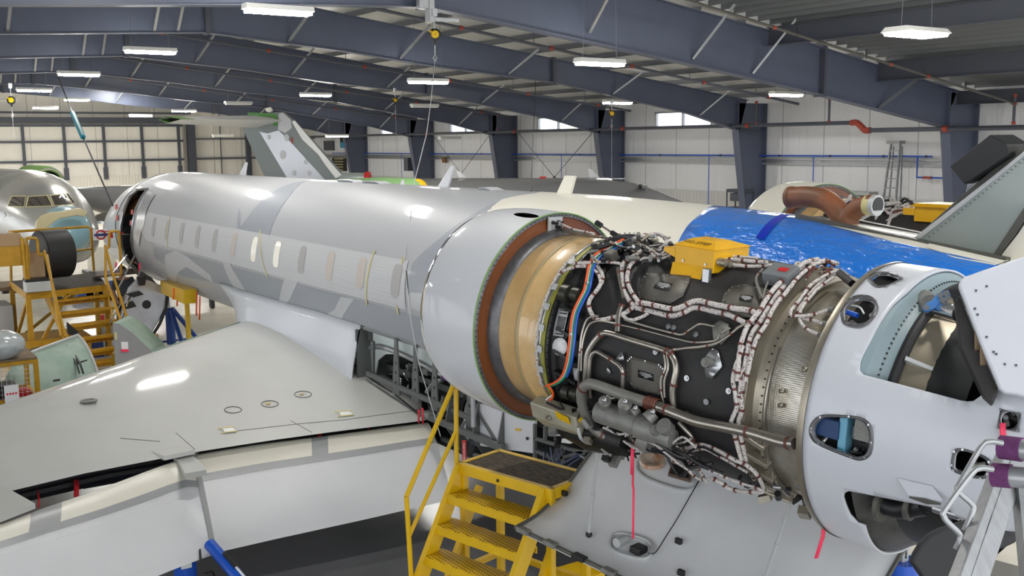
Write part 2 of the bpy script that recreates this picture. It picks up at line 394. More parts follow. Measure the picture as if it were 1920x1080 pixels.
# right wall, with window openings
wins = [(X, X+3.3) for X in (30.3, 38.9, 47.4, 55.9)]
outer = [(WX0, 0), (WX1, 0), (WX1, 6.1), (WX0, 6.1)]
wz0, wz1 = 5.12, 5.78
m = MB(); xs = WX0
for a, b in wins: m.box(((xs+a)/2, WY-.1, 3.25), (a-xs, .2, 6.5)); m.box(((a+b)/2, WY-.1, wz0/2), (b-a, .2, wz0)); m.box(((a+b)/2, WY-.1, (6.5+wz1)/2), (b-a, .2, 6.5-wz1)); xs = b
m.box(((xs+WX1)/2, WY-.1, 3.25), (WX1-xs, .2, 6.5))
struct(m.build('wall_right', WALLV, smooth=0), 'long side wall with wrinkled white vinyl insulation')
for i, (a, b) in enumerate(wins):
    m = MB(); 
    for z in (wz0, wz1): m.box(((a+b)/2, WY-.05, z), (b-a+.1, .12, .06))
    for x in (a, (a+b)/2, b): m.box((x, WY-.05, (wz0+wz1)/2), (.06, .12, wz1-wz0))
    w = struct(m.build('window_%d' % (i+1), GALV, smooth=0)); g = MB(); g.box(((a+b)/2, WY-.1, (wz0+wz1)/2), (b-a, .01, wz1-wz0)); g.build('pane', GLASSW, w, smooth=0)
m = MB(); m.box(((WX0+WX1)/2, WY+.04, 1.3), (WX1-WX0, .06, 2.6))
struct(m.build('baseboard_right', CORRX, smooth=0), 'ribbed white metal wainscot along the side wall')
m = MB(); 
for z in (3.72, 3.9): m.box(((19+WX1)/2, WY+.09, z), (WX1-19, .16, .055))
m.box(((19+WX1)/2, WY+.03, 3.81), (WX1-19, .03, .2)); struct(m.build('trim_1', GALV, smooth=0), 'galvanised wall girt under the blue air pipe')
# gable wall with its big sliding door
m = MB(); m.box((WX1+.1, -9, 4.6), (.2, 42.2, 9.2)); struct(m.build('wall_back', WALLG, smooth=0), 'far gable wall behind the aircraft')
m = MB(); m.box((WX1-.04, -9, 1.3), (.06, 42, 2.6)); struct(m.build('baseboard_back', CORRY, smooth=0))
d = MB(); d.box((WX1-.35, -9.6, 3.0), (.2, 22, 6.0)); dr = struct(d.build('door_1', WALLG, smooth=0), 'huge white sliding hangar door with grey frame bars')
d = MB(); d.box((WX1-.5, -9.6, 1.4), (.06, 22, 2.8)); d.build('ribbed_lower_skin', CORRY, dr, smooth=0)
for zz in (3.74, 4.94, 5.92):
    b = MB(); b.box((WX1-.55, -9.6, zz), (.14, 22, .13)); b.build('rail', STEELD, dr, smooth=0)
for k in range(6):
    Y = -20.3+2.33*k; b = MB(); b.box((WX1-.58, Y, 4.4), (.14, .16, 3.2)); b.box((WX1-.58, Y, 2.95), (.2, .26, .75)); b.build('stile', STEELD, dr, smooth=0)
b = MB(); b.box((WX1-.6, -21.1, 4.2), (.4, .5, 3.6)); b.box((WX1-.6, -21.2, 1.2), (.4, .5, 2.4)); struct(b.build('trim_2', STEELD, smooth=0), 'dark steel jamb post right of the sliding door')
b = MB(); b.box((WX1-.5, -9.6, 6.25), (.6, 23, .35)); b.box((WX1-.7, -9.6, 6.7), (.3, 23, .12)); struct(b.build('trim_3', STEELD, smooth=0), 'dark header beam over the sliding door')
m = MB(); m.box((WX1-.1, -25.6, 3.75), (.14, 8.8, .14)); m.box((WX1-.1, -25.6, 5.05), (.14, 8.8, .1)); struct(m.build('trim_4', FLG, smooth=0), 'grey girts of the gable wall right of the door')
m = MB(); m.box((WX1-.2, -23.2, 3.5), (.06, .05, 6.5)); m.box((WX1-.2, -25.1, 3.3), (.3, .3, 6.4)); struct(m.build('trim_5', STEELD, smooth=0), 'slim dark gable post near the T-tail')
# roof
m = MB(); e = .18
for y0, y1 in ((-30, -9), (-9, 12)):
    z0, z1 = roof_z(y0)+.33, roof_z(y1)+.33
    m.add([(18.95, y0, z0), (WX1, y0, z0), (WX1, y1, z1), (18.95, y1, z1), (18.95, y0, z0+e), (WX1, y0, z0+e), (WX1, y1, z1+e), (18.95, y1, z1+e)], [(0, 1, 2, 3), (7, 6, 5, 4), (0, 4, 5, 1), (1, 5, 6, 2), (2, 6, 7, 3), (3, 7, 4, 0)])
roof = struct(m.build('ceiling', ROOFM, smooth=0), 'sloping roof underside with silvery insulation and dark purlins')
for k in range(26):
    Y = -29.2+1.55*k
    if abs(Y+9) < .3: continue
    z = roof_z(Y); p = MB(); p.box((44.3, Y, z+.24), (50.7, .03, .16)); p.box((44.3, Y+.03, z+.16), (50.7, .07, .015)); p.build('purlin', FLG, roof, smooth=0)
for bx in (24., 30.5, 40., 48., 57.):      # crossed sag rods between purlins
    p = MB(); p.tube([(bx, -28, roof_z(-28)+.06), (bx+.2, -9.4, roof_z(-9.4)+.06)], .008, 5); p.build('sag_rod', STEELD, roof)
# near bay: dark ribbed deck carried on beams along the building
m = MB()
zz = lambda Y: 5.97+.15*(30+Y)*1.02 if Y < -9.5 else 9.1-.14*(Y+9.5)
n = 96; rows = []
for k in range(n+1):
    Y = -30+42*k/n; rows.append(Y)
for a, b in zip(rows[:-1], rows[1:]):
    m.box((8., (a+b)/2, zz((a+b)/2)+.3), (22., .40, .06))
    m.box((8., a, zz(a)+.22), (22., .06, .12))
deck = struct(m.build('ceiling_near_bay', DECKM, smooth=0), 'dark ribbed roof deck over the near bay')
r_ = MB()
for a in rows: r_.box((8., a, zz(a)+.155), (22., .05, .012))
r_.build('rib_lip', FLG, deck, smooth=0)
def ibeam(mb, p0, p1, h, w, t=.02):
    p0, p1 = A(*p0), A(*p1); d = unit(p1-p0); a = unit(np.cross(A(0, 0, 1), d)); u = np.cross(d, a); L = np.linalg.norm(p1-p0); c = (p0+p1)/2
    mb.box(c, (t, h, L), (a, u, d)); mb.box(c+u*h/2, (w, t, L), (a, u, d)); mb.box(c-u*h/2, (w, t, L), (a, u, d))
for k, (Y, top, bot, lb) in enumerate(((-20.65, 7.42, 6.98, 'upper dark beam crossing the near roof deck'), (-25.1, 6.72, 6.2, 'middle dark beam crossing the near roof deck'), (-28.9, 5.98, 5.6, 'lowest dark beam of the near bay, along the wall head'))):
    b = MB(); ibeam(b, (-3, Y, (top+bot)/2), (18.85, Y, (top+bot)/2), top-bot, .2); tag(b.build('roof_beam', STEELD, smooth=0), lb, 'steel beam')
# portal frames
FRX = [18.93, 27.48, 35.7, 44.1, 52.6, 61.2]
FLB = ['deep blue-grey steel frame nearest the camera, crossing the upper right', 'second blue-grey steel frame, behind the nearest one', 'third steel frame from the camera', 'fourth steel frame from the camera', 'fifth steel frame from the camera', 'farthest steel frame, before the gable wall']
for i, X in enumerate(FRX):
    near = i == 0
    if near:
        top = [(12, 5.97), (-9.5, 8.95), (-17.8, 7.74), (-20.6, 7.36), (-28.95, 5.98)]
        bot = [(12, 4.9), (2, 6.25), (-2.8, 6.88), (-8.6, 7.24), (-10.7, 7.33), (-17.73, 6.46), (-22.75, 5.78), (-28.4, 4.93)]
        stf = [-10.6, -22.75]
    else:
        top = [(12, 6.0), (-9, 8.72), (-29, 6.05)]
        bot = [(10.9, 4.95), (7.5, 5.61), (2, 6.7), (-4, 7.25), (-8.93, 7.52), (-12.8, 7.2), (-15.8, 6.86), (-20.2, 6.5), (-26.1, 5.55), (-28.65, 4.93)]
        stf = [-8.95, -20.1]
    fr = thing('portal_frame', FLB[i], 'steel frame', (X, -29.3, 0))
    poly = top+bot[::-1]; m = MB(); m.prism([(X-.012, y, z) for y, z in poly], (.024, 0, 0))
    hw = .16 if near else .12
    for a, b in zip(bot[:-1], bot[1:]): m.beam((X, *a), (X, *b), .022, 2*hw, upv=(1, 0, 0))
    for a, b in zip(top[:-1], top[1:]): m.beam((X, *a), (X, *b), .022, 2*hw, upv=(1, 0, 0))
    ra = m.build('rafter', STEELB, fr, smooth=0)
    for y in stf:
        s = MB(); zt = np.interp(y, *zip(*sorted(top))); zb = np.interp(y, *zip(*sorted(bot))); s.box((X-.01, y, (zt+zb)/2), (2*hw+.05, .1, zt-zb+.1)); s.build('splice_plate', STEELD, fr, smooth=0)
    for ys, (yi, yo) in (((-29.95), (-28.45, -29.25)), ((12.95), (11.45, 12.25))):
        sg = 1 if ys < 0 else -1
        m = MB(); po = [(yi, 4.95), (yi-.0*sg, 4.9), (yo, 0), (ys, 0), (ys, 5.95), (yi, 5.95)]
        m.prism([(X-.012, y, z) for y, z in po], (.024, 0, 0)); m.beam((X, yi, 4.93), (X, yo, 0), .025, .32, upv=(1, 0, 0)); m.box((X, ys+.02*sg, 2.97), (.32, .025, 5.94))
        m.beam((X, yi, 4.95), (X, yi, 5.98), .025, .32, upv=(1, 0, 0)); m.beam((X, yi, 4.93), (X, ys, 4.9), .02, .3, upv=(1, 0, 0))
        m.box((X, (yo+ys)/2, .02), (.45, abs(yo-ys)+.2, .04)); m.build('column', STEELB, fr, smooth=0)
    if near:
        by = []
        for (q0, q1, g_) in (((1105, 61), (1150, -25), 0), ((1300, 111), (1378, 8), 0), ((1412, 138), (1507, 18), 0), ((1648, 203), (1731, 140), 1)):
            b = MB(); b.beam(onX(*q0, X-.05), onX(*q1, X-.95), .09 if g_ else .07, .09 if g_ else .05); b.build('flange_brace', STEELD if g_ else GALV, fr, smooth=0)
    else: by = [-26.6, -22.6, -18.4, -14.6, -11.2, -8.2, -7.6, -4.2, -.6, 3.4]
    for y in by:
        zb = np.interp(y, *zip(*sorted(bot)))+.06; b = MB(); yy = y-(.35 if y < -9 else -.1)
        big = near and y < -24
        b.beam((X-.06, y, zb), (X-1.05, yy-.1, np.interp(yy, *zip(*sorted(top)))-(.12 if near else .0)), .07 if not big else .08, .05 if not big else .1); b.build('flange_brace', STEELD if big else GALV, fr, smooth=0)
# wall cross bracing rods between columns
for (xa, xb, lb) in ((36.3, 43.5, 'crossed bracing rods on the wall between the third and fourth frames'), (44.8, 52.0, 'crossed bracing rods on the wall between the fourth and fifth frames')):
    b = MB(); b.tube([(xa, -29.3, 5.5), (xb, -29.3, .4)], .014, 6); b.tube([(xa, -29.3, .4), (xb, -29.3, 5.5)], .014, 6); b.cyl(((xa+xb)/2, -29.34, 2.95), ((xa+xb)/2, -29.26, 2.95), .06, n=8)
    tag(b.build('brace_rods', STEELD), lb, 'bracing')
# pipes
def pipe(name, label, pts, r, m=STEELD, cl=None, clm=None, cat='pipe', n=8):
    t = thing(name, label, cat, tuple(pts[0])); b = MB(); b.tube(pts, r, n); b.build('run', m, t)
    for c, d in (cl or []):
        b = MB(); c = A(*c); d = unit(d); b.cyl(c-d*r*1.2, c+d*r*1.2, r*1.35, n=10); b.build('coupling', clm or RED, t)
    return t
REDC = mat('red_pipe_coupling', (150, 58, 42), .5)
ZP = 5.12
pts = [(66, -28.15, ZP), (22.0, -28.15, ZP)]
pipe('sprinkler_main', 'thick dark sprinkler main running level along the wall, left of the red offset', pts, .065, STEELD, [((x, -28.15, ZP), (1, 0, 0)) for x in (26.6, 33.5, 41.5, 50)], REDC)
t = pipe('sprinkler_main', 'thick dark sprinkler main right of the red offset', [(21.45, -28.15, 4.87), (3, -28.15, 4.87)], .07, STEELD, [((18.7, -28.15, 4.87), (1, 0, 0))], REDC)
b = MB(); b.tube(spline([(22.1, -28.15, ZP), (21.9, -28.15, ZP), (21.72, -28.15, 5.0), (21.55, -28.15, 4.87), (21.35, -28.15, 4.87)], 4), .1, 10); b.build('elbow', REDC, t)
for X, lb in ((23., 'short vertical hanger pipe left of the red offset'), (26.2, 'red-jointed vertical pipe beside the second frame column'), (34.3, 'vertical drop pipe beside the third frame column'), (43., 'vertical drop pipe beside the fourth frame column'), (16.6, 'vertical pipe with red joints at far right')):
    z0 = 4.95 if X < 21 else ZP; b = pipe('drop_pipe', lb, [(X, -28.15, z0), (X, -28.15, z0+.85)], .04, STEELD, [((X, -28.15, z0+.05), (0, 0, 1)), ((X, -28.15, z0+.8), (0, 0, 1))], REDC)
def branch(X, y0, y1, r, lb, k=0, drop=.42, m=STEELD):
    P0, P1 = A(X, y0, roof_z(y0)-drop), A(X, y1, roof_z(y1)-drop); d = unit(P1-P0)
    n = int(abs(y1-y0)/2.9); pipe('sprinkler_branch', lb, [P0, P1], r, m, [(P0+(P1-P0)*(j+.5)/n, d) for j in range(n)], REDC)
    for j in range(n):
        q = P0+(P1-P0)*(j+.3)/n; h = MB(); h.tube([q, q+A(0, 0, drop+.1)], .01, 5); h.build('hanger_rod', STEELD, [o for o in bpy.data.objects if o.name.startswith('sprinkler_branch') and o.get('label') == lb][0])
branch(24.0, -10.2, -27.8, .045, 'dark sprinkler branch pipe sloping across the second bay')
branch(32.4, -7.5, -27.6, .045, 'dark sprinkler branch pipe sloping across the third bay')
branch(41, -7.5, -27.6, .045, 'dark sprinkler branch pipe sloping across the fourth bay')
branch(49.5, -7.5, -27.6, .045, 'dark sprinkler branch pipe sloping across the fifth bay')
P0, P1 = onX(1270, -6, 16.6), onX(1905, 195, 16.6)
t = pipe('sprinkler_branch', 'grey sprinkler branch pipe with red heads under the near deck', [P0, P1], .035, mat('worn_dark_pipe', (92, 90, 86), .35, metal=.5), [(P0+(P1-P0)*q, P1-P0) for q in (.23, .56, .68, .995)], REDC)
for q in (.29, .485, .67, .81, .91, .985):
    b = MB(); c = P0+(P1-P0)*q; b.cyl(c-A(0, 0, .05), c+A(0, 0, .18), .022, n=8); b.build('upright_head', BLACKD, t)
bz = 4.02
t = pipe('air_pipe', 'blue compressed-air pipe running along the side wall', [(66, -29.75, bz), (20.2, -29.75, bz), (20.2, -29.75, bz-.02)], .03, BLUE, [((x, -29.75, bz), (1, 0, 0)) for x in (20.4, 22.0, 24.2, 26.5, 29.5, 33, 38.5, 47, 50)], BLACKD)
for X in (24.9, 30.1, 39.9, 56.):
    b = MB(); b.tube([(X, -29.72, bz), (X, -29.72, 1.2)], .018, 6); b.build('drop', BLUE, t)
b = MB(); b.tube([(20.7, -29.72, bz), (20.7, -29.72, 3.35), (19.3, -29.72, 3.35)], .03, 8); b.build('tail_run', BLUE, t)
b = MB(); b.box((20.3, -29.7, 3.35), (.3, .08, .08)); b.build('valve', REDC, t)
# lamps: real size 1.22 m, hung below the roof
def lamp(px, py, w, kind, label, on=True):
    best = None
    for X in np.arange(12, 61, .25):
        P = onX(px, py, X)
        if P[2] > roof_z(P[1])-.12 or min(abs(X-q) for q in FRX) < 1.3: continue
        a = proj(P+A(0, .6, 0)); c = proj(P-A(0, .6, 0)); e = abs(abs(a[0]-c[0])-w)
        if best is None or e < best[0]: best = (e, P)
    P = best[1]; z = P[2]
    t = thing('strip_lamp' if kind != 'panel' else 'panel_lamp', label, 'ceiling lamp', tuple(P), 'hanging hangar lamps')
    b = MB(); hw = .15 if kind != 'panel' else .32
    b.prism([(P[0]-hw, P[1]-.61, z), (P[0]+hw, P[1]-.61, z), (P[0]+hw*.7, P[1]-.61, z+.09), (P[0]-hw*.7, P[1]-.61, z+.09)], (0, 1.22, 0)); b.build('housing', LAMPOFF, t, smooth=0)
    b = MB(); b.prism([(P[0]-hw*.93, P[1]-.57, z-.002), (P[0]-hw*.8, P[1]-.57, z-.06), (P[0]+hw*.8, P[1]-.57, z-.06), (P[0]+hw*.93, P[1]-.57, z-.002)], (0, 1.14, 0)); b.build('diffuser', LAMPON if on else LAMPOFF, t, smooth=0)
    for s in (-.45, .45):
        b = MB(); b.tube([(P[0], P[1]+s, z+.09), (P[0], P[1]+s*.9, roof_z(P[1])+.1)], .006, 5); b.build('hanger_wire', FLG, t)
for a in ((522, 20, 125, 's', 'largest lit strip lamp at the top, left of the yellow fall arrester'), (282, 96, 94, 's', 'lit strip lamp on the second frame at upper left'), (148, 139, 76, 's', 'lit strip lamp below the ridge at far left'),
          (64, 169, 64, 's', 'lit strip lamp nearest the left edge'), (336, 142, 52, 'panel', 'tilted square-ended lit lamp at upper left'), (223, 168, 42, 'panel', 'small tilted lit lamp left of the T-tail'),
          (144, 187, 32, 'panel', 'tiny lit lamp above the sliding door'), (85, 202, 27, 'panel', 'tiniest lit lamp at far left over the sliding door'), (264, 217, 42, 's', 'lit strip lamp just above the sliding door'), (345, 208, 45, 's', 'lit strip lamp just left of the tail tip'),
          (592, 178, 58, 's', 'lit strip lamp right of the T-tail'), (803, 153, 67, 's', 'lit strip lamp under the yellow fall arrester'), (1125, 118, 78, 's', 'lit strip lamp before the second frame, upper centre'), (1158, 192, 50, 's', 'lit strip lamp beside the small fall arrester'),
          (1474, 177, 52, 's', 'lit strip lamp near the nearest frame, right'), (1718, 62, 112, 'panel', 'big lit panel lamp under the near roof deck')): lamp(*a)
for a in ((447, 194, 50, 's', 'unlit strip lamp above the T-tail', False), (843, 259, 38, 's', 'low white unlit lamp right of the fifth column', False), (722, 261, 32, 's', 'low white unlit lamp by the sixth column', False), (796, 199, 50, 's', 'dim strip lamp below the brighter one at centre', False), (12, 188, 36, 's', 'unlit lamp cut by the left edge', False), (418, 255, 30, 's', 'unlit lamp in front of the gable wall', False)): lamp(*a)
lamp(632, 255, 40, 's', 'low lit lamp beside the sixth column')
# lamps of the same hall outside the picture, over and behind the camera
k = 0
for X in (2.5, 9.5, 15.):
    for Y in (-24, -15, -5, 4):
        z = 6.0+(.11*(30+Y) if Y < -9 else 2.2); P = A(X, Y, z); v_ = proj(P)
        if v_[2] > 0 and -40 < v_[0] < 1960 and -40 < v_[1] < 1120: continue
        t = thing('strip_lamp', 'lit strip lamp of the near bay, over the camera', 'ceiling lamp', tuple(P), 'hanging hangar lamps')
        b = MB(); b.box(P+A(0, 0, .05), (.3, 1.22, .09)); b.build('housing', LAMPOFF, t, smooth=0); b = MB(); b.box(P-A(0, 0, .03), (.26, 1.14, .05)); b.build('diffuser', LAMPON, t, smooth=0)
for X in (23, 31.5, 40, 48.5, 57, 64):
    for Y in (4,):
        P = A(X, Y, 6.6); t = thing('strip_lamp', 'lit strip lamp beyond the left edge of the view', 'ceiling lamp', tuple(P), 'hanging hangar lamps')
        b = MB(); b.box(P+A(0, 0, .05), (.3, 1.22, .09)); b.build('housing', LAMPOFF, t, smooth=0); b = MB(); b.box(P-A(0, 0, .03), (.26, 1.14, .05)); b.build('diffuser', LAMPON, t, smooth=0)
# things on the walls
t = thing('step_ladder', 'tall aluminium step ladder leaning on the side wall', 'ladder', (21.4, -29.6, 0))
for s in (-1, 1):
    b = MB(); b.beam((21.45+s*.34, -29.1, 0), (21.38+s*.17, -29.5, 4.45), .09, .04); b.build('rail', ALUR, t, smooth=0)
    b = MB(); b.beam((21.45+s*.3, -29.6, 0), (21.38+s*.16, -29.62, 4.35), .05, .03); b.build('rear_rail', ALUR, t, smooth=0)
b = MB(); b.box((21.38, -29.5, 4.48), (.5, .3, .1)); b.build('top_cap', ALUR, t, smooth=0)
for k in range(14):
    z = .3+.3*k; q = z/4.45; b = MB(); b.box((21.45-.07*q, -29.1-.4*q, z), (.66-.33*q, .1, .035)); b.build('step', ALUR, t, smooth=0)
g1 = onX(672, 276, 66); t = thing('wall_banner', 'blue and white banner with cut-off lettering on the recess wall', 'banner', tuple(g1))
b = MB(); b.box(onY(648, 265, -29.93), (1.7, .03, .75)); b.build('blackboard', PBLACK, t, smooth=0); b = MB(); b.box(onY(648, 272, -29.9), (1.6, .03, .38)); b.build('blue_field', mat('banner_blue', (60, 150, 190), .5), t, smooth=0)
text('MAI', .4, PWHITE, onY(647, 261, -29.88), (-1, 0, 0), (0, 0, 1), t)
b = MB(); b.box(onY(617, 273, -29.94), (1.6, .1, .65)); t = tag(b.build('louvre', STEELD, smooth=0), 'dark louvred vent left of the blue banner', 'vent')
b = MB(); b.box(onY(636, 307, -29.93), (2.2, .04, .95)); t2 = thing('notice_board', 'black notice board with gold lines low on the recess wall', 'sign', tuple(onX(635, 307, 61.6)))
b.build('board', PBLACK, t2, smooth=0)
for k in range(5): b = MB(); b.box(onY(635, 298+5*k, -29.89), (1.4, .02, .05)); b.build('gold_line', TAPEY, t2, smooth=0)
b = MB(); b.box(onX(768, 308, 53.4), (.5, .5, .75)); tag(b.build('wall_heater', STEELD, smooth=0), 'grey wall heater unit before the fifth column', 'heater')
b = MB(); b.box(onY(833, 300, -29.8), (.35, .1, .3)); tag(b.build('wall_clock_box', mat('wood_box', (120, 84, 40), .6), smooth=0), 'small tilted brown box high on the wall', 'box')
# pallets and racks seen low along the side wall
for k, (px, py, w, h, m_, lb) in enumerate(((1388, 372, 1.0, .7, STEELD, 'dark storage rack by the second column'), (1600, 372, 1.6, .5, ALU, 'light metal rack right of the second column'), (1500, 366, .8, .5, STEELD, 'dark box low by the side wall'))):
    b = MB(); c = onY(px, py, -29.2); zt = c[2]+h/2; b.box((c[0], c[1], zt-.06), (w, .5, .12)); b.box((c[0], c[1], zt-.7), (w, .5, .05)); [b.box((c[0]+i*w*.47, c[1]+j*.23, zt/2), (.05, .05, zt)) for i in (-1, 1) for j in (-1, 1)]; b.box((c[0]+.05, c[1], zt-.3), (w*.6, .4, .3)); tag(b.build('storage_rack', m_, smooth=0, bevel=.02), lb, 'rack')
JET = thing('business_jet', 'big twin-engine jet in grey and white with open engine cowlings and lowered flaps', 'aircraft', (12, FY, 0))
# ---- fuselage shell with door and bay openings
fp = lambda pl, R=None: [fusp(x, y, R) for x, y in pl]
door_h = fp([(277, 355), (257, 356), (245, 367), (233, 394), (227, 424), (228, 455), (234, 478), (244, 496), (258, 508), (268, 512), (258, 490), (250, 470), (247, 450), (250, 418), (256, 391), (266, 370)])
bay_h = fp([(681, 618), (730, 634), (800, 657), (870, 681), (960, 712), (1040, 742), (1040, 800), (950, 850), (880, 800), (830, 770), (780, 752), (735, 730), (678, 694)])
bay_h = [(x, max(t, -62)) for x, t in bay_h]
m = surf([(2.6, -178), (31.18, -178), (31.18, 178), (2.6, 178)], [door_h, bay_h], .5, 6, lambda X, t: fus(X, t))
SH = m.build('fuselage', GREYP, JET, smooth=50, solid=.03)
def fdec(name, pl, mt, off=.004, params=False, du=.5, dv=4, parent=SH, label=None):
    q = pl if params else fp(pl)
    return surf(q, [], du, dv, lambda X, t: fus(X, t, off)).build(name, mt, parent, smooth=50, label=label)
# paint scheme
fdec('painted_swoosh', [(448, 430), (464, 409), (488, 379), (520, 355), (559, 341), (574, 340), (544, 367), (520, 403), (506, 438), (500, 441)], GREYD)
fdec('painted_swoosh', [(445, 428), (446, 402), (450, 390), (452, 405), (451, 430)], GREYD)
fdec('painted_swoosh', [(773, 494), (825, 447), (881, 406), (935, 378), (914, 400), (896, 415), (850, 450), (826, 500), (815, 545), (766, 545)], GREYD)
fdec('painted_belly_band', [(22.4, -6), (11.35, -5), (9, -5), (9, -18), (11.5, -20.5), (13, -20.5), (17, -22.5), (18.6, -24), (21, -30), (22.6, -18)], GREYD, .003, params=True)
for pl in ([(417, 487), (430, 489), (452, 530), (487, 577), (478, 575), (440, 540)], [(535, 520), (560, 528), (545, 560), (520, 590), (508, 592), (525, 560)], [(640, 556), (665, 560), (640, 600), (610, 592), (628, 580)], [(310, 478), (330, 470), (350, 480), (395, 515), (400, 530), (350, 500), (335, 510), (330, 530), (318, 520)], [(770, 548), (830, 556), (860, 620), (830, 600), (772, 578)]):
    fdec('pale_swoosh', pl, PALE, .006)
fdec('cream_paint_and_light', [(10.4, 98), (10.1, 84), fusp(942, 374), fusp(899, 414), fusp(854, 452), fusp(828, 500), (9.6, -2), (9.0, -20), (2.7, -20), (2.7, 100), (10.4, 100)], CREAM, .004, params=True)  # cream paint aft of the swoosh, with some of the lighting put into its colour
b = fdec('masking_film', [(23.1, 23), (11.25, 22.5), (11.15, -3), (15, -3.5), (22.9, -3), (23.3, 5)], PAPER, .008, params=True)
wc = [mat('covered_window', (170, 168, 167), .6), mat('window_cover_lit', (252, 248, 232), .3, coat=.5), mat('covered_window_warm', (192, 184, 176), .6)]
for i in range(12):
    Xc = 22.37-.994*i; c = wc[1] if i in (6, 7) else (wc[2] if i in (5, 9, 10) else wc[0])
    fdec('cabin_window', rrect(Xc, 11, .235, 17.5, .1, ax=(1, 0), ay=(0, 1)) if 0 else [(Xc+.1175*u, 11+8.75*v) for u, v in [(math.copysign(abs(math.cos(q))**.55, math.cos(q)), math.copysign(abs(math.sin(q))**.45, math.sin(q))) for q in np.linspace(0, 2*PI, 24, endpoint=False)]], c, .012, params=True, dv=3, label={6: 'bright cream window cover', 7: 'bright cream window cover'}.get(i))
for (a, b_) in (((489, 432), (503, 520)), ((321, 405), (315, 464)), ((704, 470), (689, 572)), ((758, 482), (754, 495)), ((746, 573), (748, 590))):
    X0, t0 = fusp(*a); X1, t1 = fusp(*b_); w = .018
    fdec('yellow_masking_tape', [(X0-w, t0), (X0+w, t0), (X1+w, t1), (X1-w, t1)], TAPEY, .014, params=True)
for pl in (((760, 490), (766, 545), (778, 640)), ((411, 531), (425, 532), (463, 546), (600, 585), (683, 612)), ((463, 547), (464, 575)), ((553, 576), (552, 610))):
    b = MB(); pp = [fus(*fusp(*p), .004) for p in pl]; b.tube(spline(pp, 5), .006, 4); b.build('panel_seam', DGREY, SH)
# protective door edge film and red tape marks by the entry
fdec('door_surround', fp([(277, 356), (262, 391), (252, 420), (250, 448), (258, 470), (270, 430), (274, 400), (290, 372)]) and [(278, 356), (266, 385), (256, 415), (252, 445), (262, 462), (272, 420), (276, 395), (292, 366)], mat('bright_skin', (196, 198, 202), .25, metal=.5), .016)
fdec('white_nose_paint', [(25.9, -60), (30.6, -60), (30.6, 120), (25.6, 120), (25.6, 60), (25.75, 20)], WHITE, .006, params=True)
for x, y in ((221, 409), (219, 388), (249, 398), (247, 418)): fdec('red_tape_mark', [(x-2, y-4), (x+2, y-5), (x+2, y+4), (x-2, y+5)], RED, .02)
# door jamb rings and cabin interior
b = MB(); q = [fus(X, t, .012) for X, t in door_h]; b.tube(q, .03, 6, closed=True); b.build('door_jamb', ALU, SH)
b = MB(); b.grid([[fus(X, t, -.2) for X in np.linspace(22.5, 26, 6)] for t in range(20, 200, 8)]); b.box((24.0, FY, 1.85), (3.5, 1.9, .05)); b.box((25.8, FY, 2.7), (.05, 1.7, 1.5)); b.box((22.5, FY, 2.7), (.05, 1.7, 1.5)); b.build('cabin_lining', WOODB, JET)
# ---- wing-to-body fairing (bulged below the seam)
b = MB(); G = []
for k, X in enumerate(np.linspace(18.5, 12.62, 26)):
    row = []; q = min(1, (18.5-X)/1.6); q = math.sin(q*PI/2)
    ztop = np.interp(X, [12.6, 14, 17.1, 18.5], [2.19, 2.19, 2.14, 2.09]); ytop = FY+math.sqrt(max(FR**2-(ztop-FZ)**2, 0))+.01
    for j, u in enumerate(np.linspace(0, 1, 9)):
        z = ztop+(1.15-ztop)*u; yc = FY+math.sqrt(max(FR**2-(z-FZ)**2, .05)); yf = -6.02+.18*math.sin(u*PI/2)
        row.append((X, yc+(yf-yc)*q*(1 if u > 0 else 0)+.01, z))
    G.append(row)
b.grid(G); b.build('wing_body_fairing', mat('fairing_paint', (200, 204, 211), .5, coat=.3), JET, smooth=60, solid=.02)
# ---- open equipment bay behind the fairing
bay = MB(); X0, X1 = 12.6, 7.0
bay.grid([[(X, FY+1.02*math.cos(math.radians(t)), FZ+1.02*math.sin(math.radians(t))) for X in np.linspace(X0, X1, 12)] for t in range(0, -91, -10)])
BAY = bay.build('equipment_bay', mat('bay_dark_liner', (58, 60, 62), .6, var=.4, vscale=8), JET)
b = MB(); b.prism([onY(x, y, -6.16) for x, y in ((680, 616), (730, 632), (800, 655), (870, 680), (935, 704), (935, 730), (890, 716), (850, 702), (820, 692), (790, 678), (766, 668), (742, 664), (722, 664), (708, 676), (704, 700), (680, 696))], (0, -.02, 0)); b.build('upper_liner_panel', mat('bay_grey_liner', (196, 206, 204), .5), BAY)
FRM = mat('bay_frame_grey', (94, 98, 96), .5, metal=.2)
for k, X in enumerate((12.55,)):
    b = MB(); po = [(FY+r*math.cos(math.radians(t)), FZ+r*math.sin(math.radians(t))) for r, t in ((1.3, -22), (1.36, -30), (1.36, -62), (1.05, -62), (1.05, -30), (1.1, -22))]
    b.prism([(X, y, z) for y, z in po], (.018, 0, 0))
    if k: b.box((X-.04, FY+1.34*math.cos(math.radians(-46)), FZ+1.34*math.sin(math.radians(-46))), (.1, .03, .62), (A(1, 0, 0), A(0, math.sin(.8), math.cos(.8)), A(0, -math.cos(.8)*.0+.0, 1)))
    b.build('bay_frame', FRM, BAY, smooth=0)
b = MB(); b.beam((12.6, FY+.9, 1.58), (7, FY+.9, 1.58), .06, .08); b.build('longeron', FRM, BAY, smooth=0)
pw = lambda l, Y: [onY(x, y, Y) for x, y in l]
b = MB(); b.tube(spline(pw([(682, 657), (698, 651), (714, 650), (740, 658), (780, 676), (812, 693), (836, 706)], -6.16), 5), .04, 12); b.build('grey_bay_pipe', GALV, BAY)
b = MB(); b.tube(pw([(834, 705), (845, 709)], -6.14), .048, 12); b.build('purple_pipe_band', mat('purple_band', (130, 50, 170), .4), BAY)
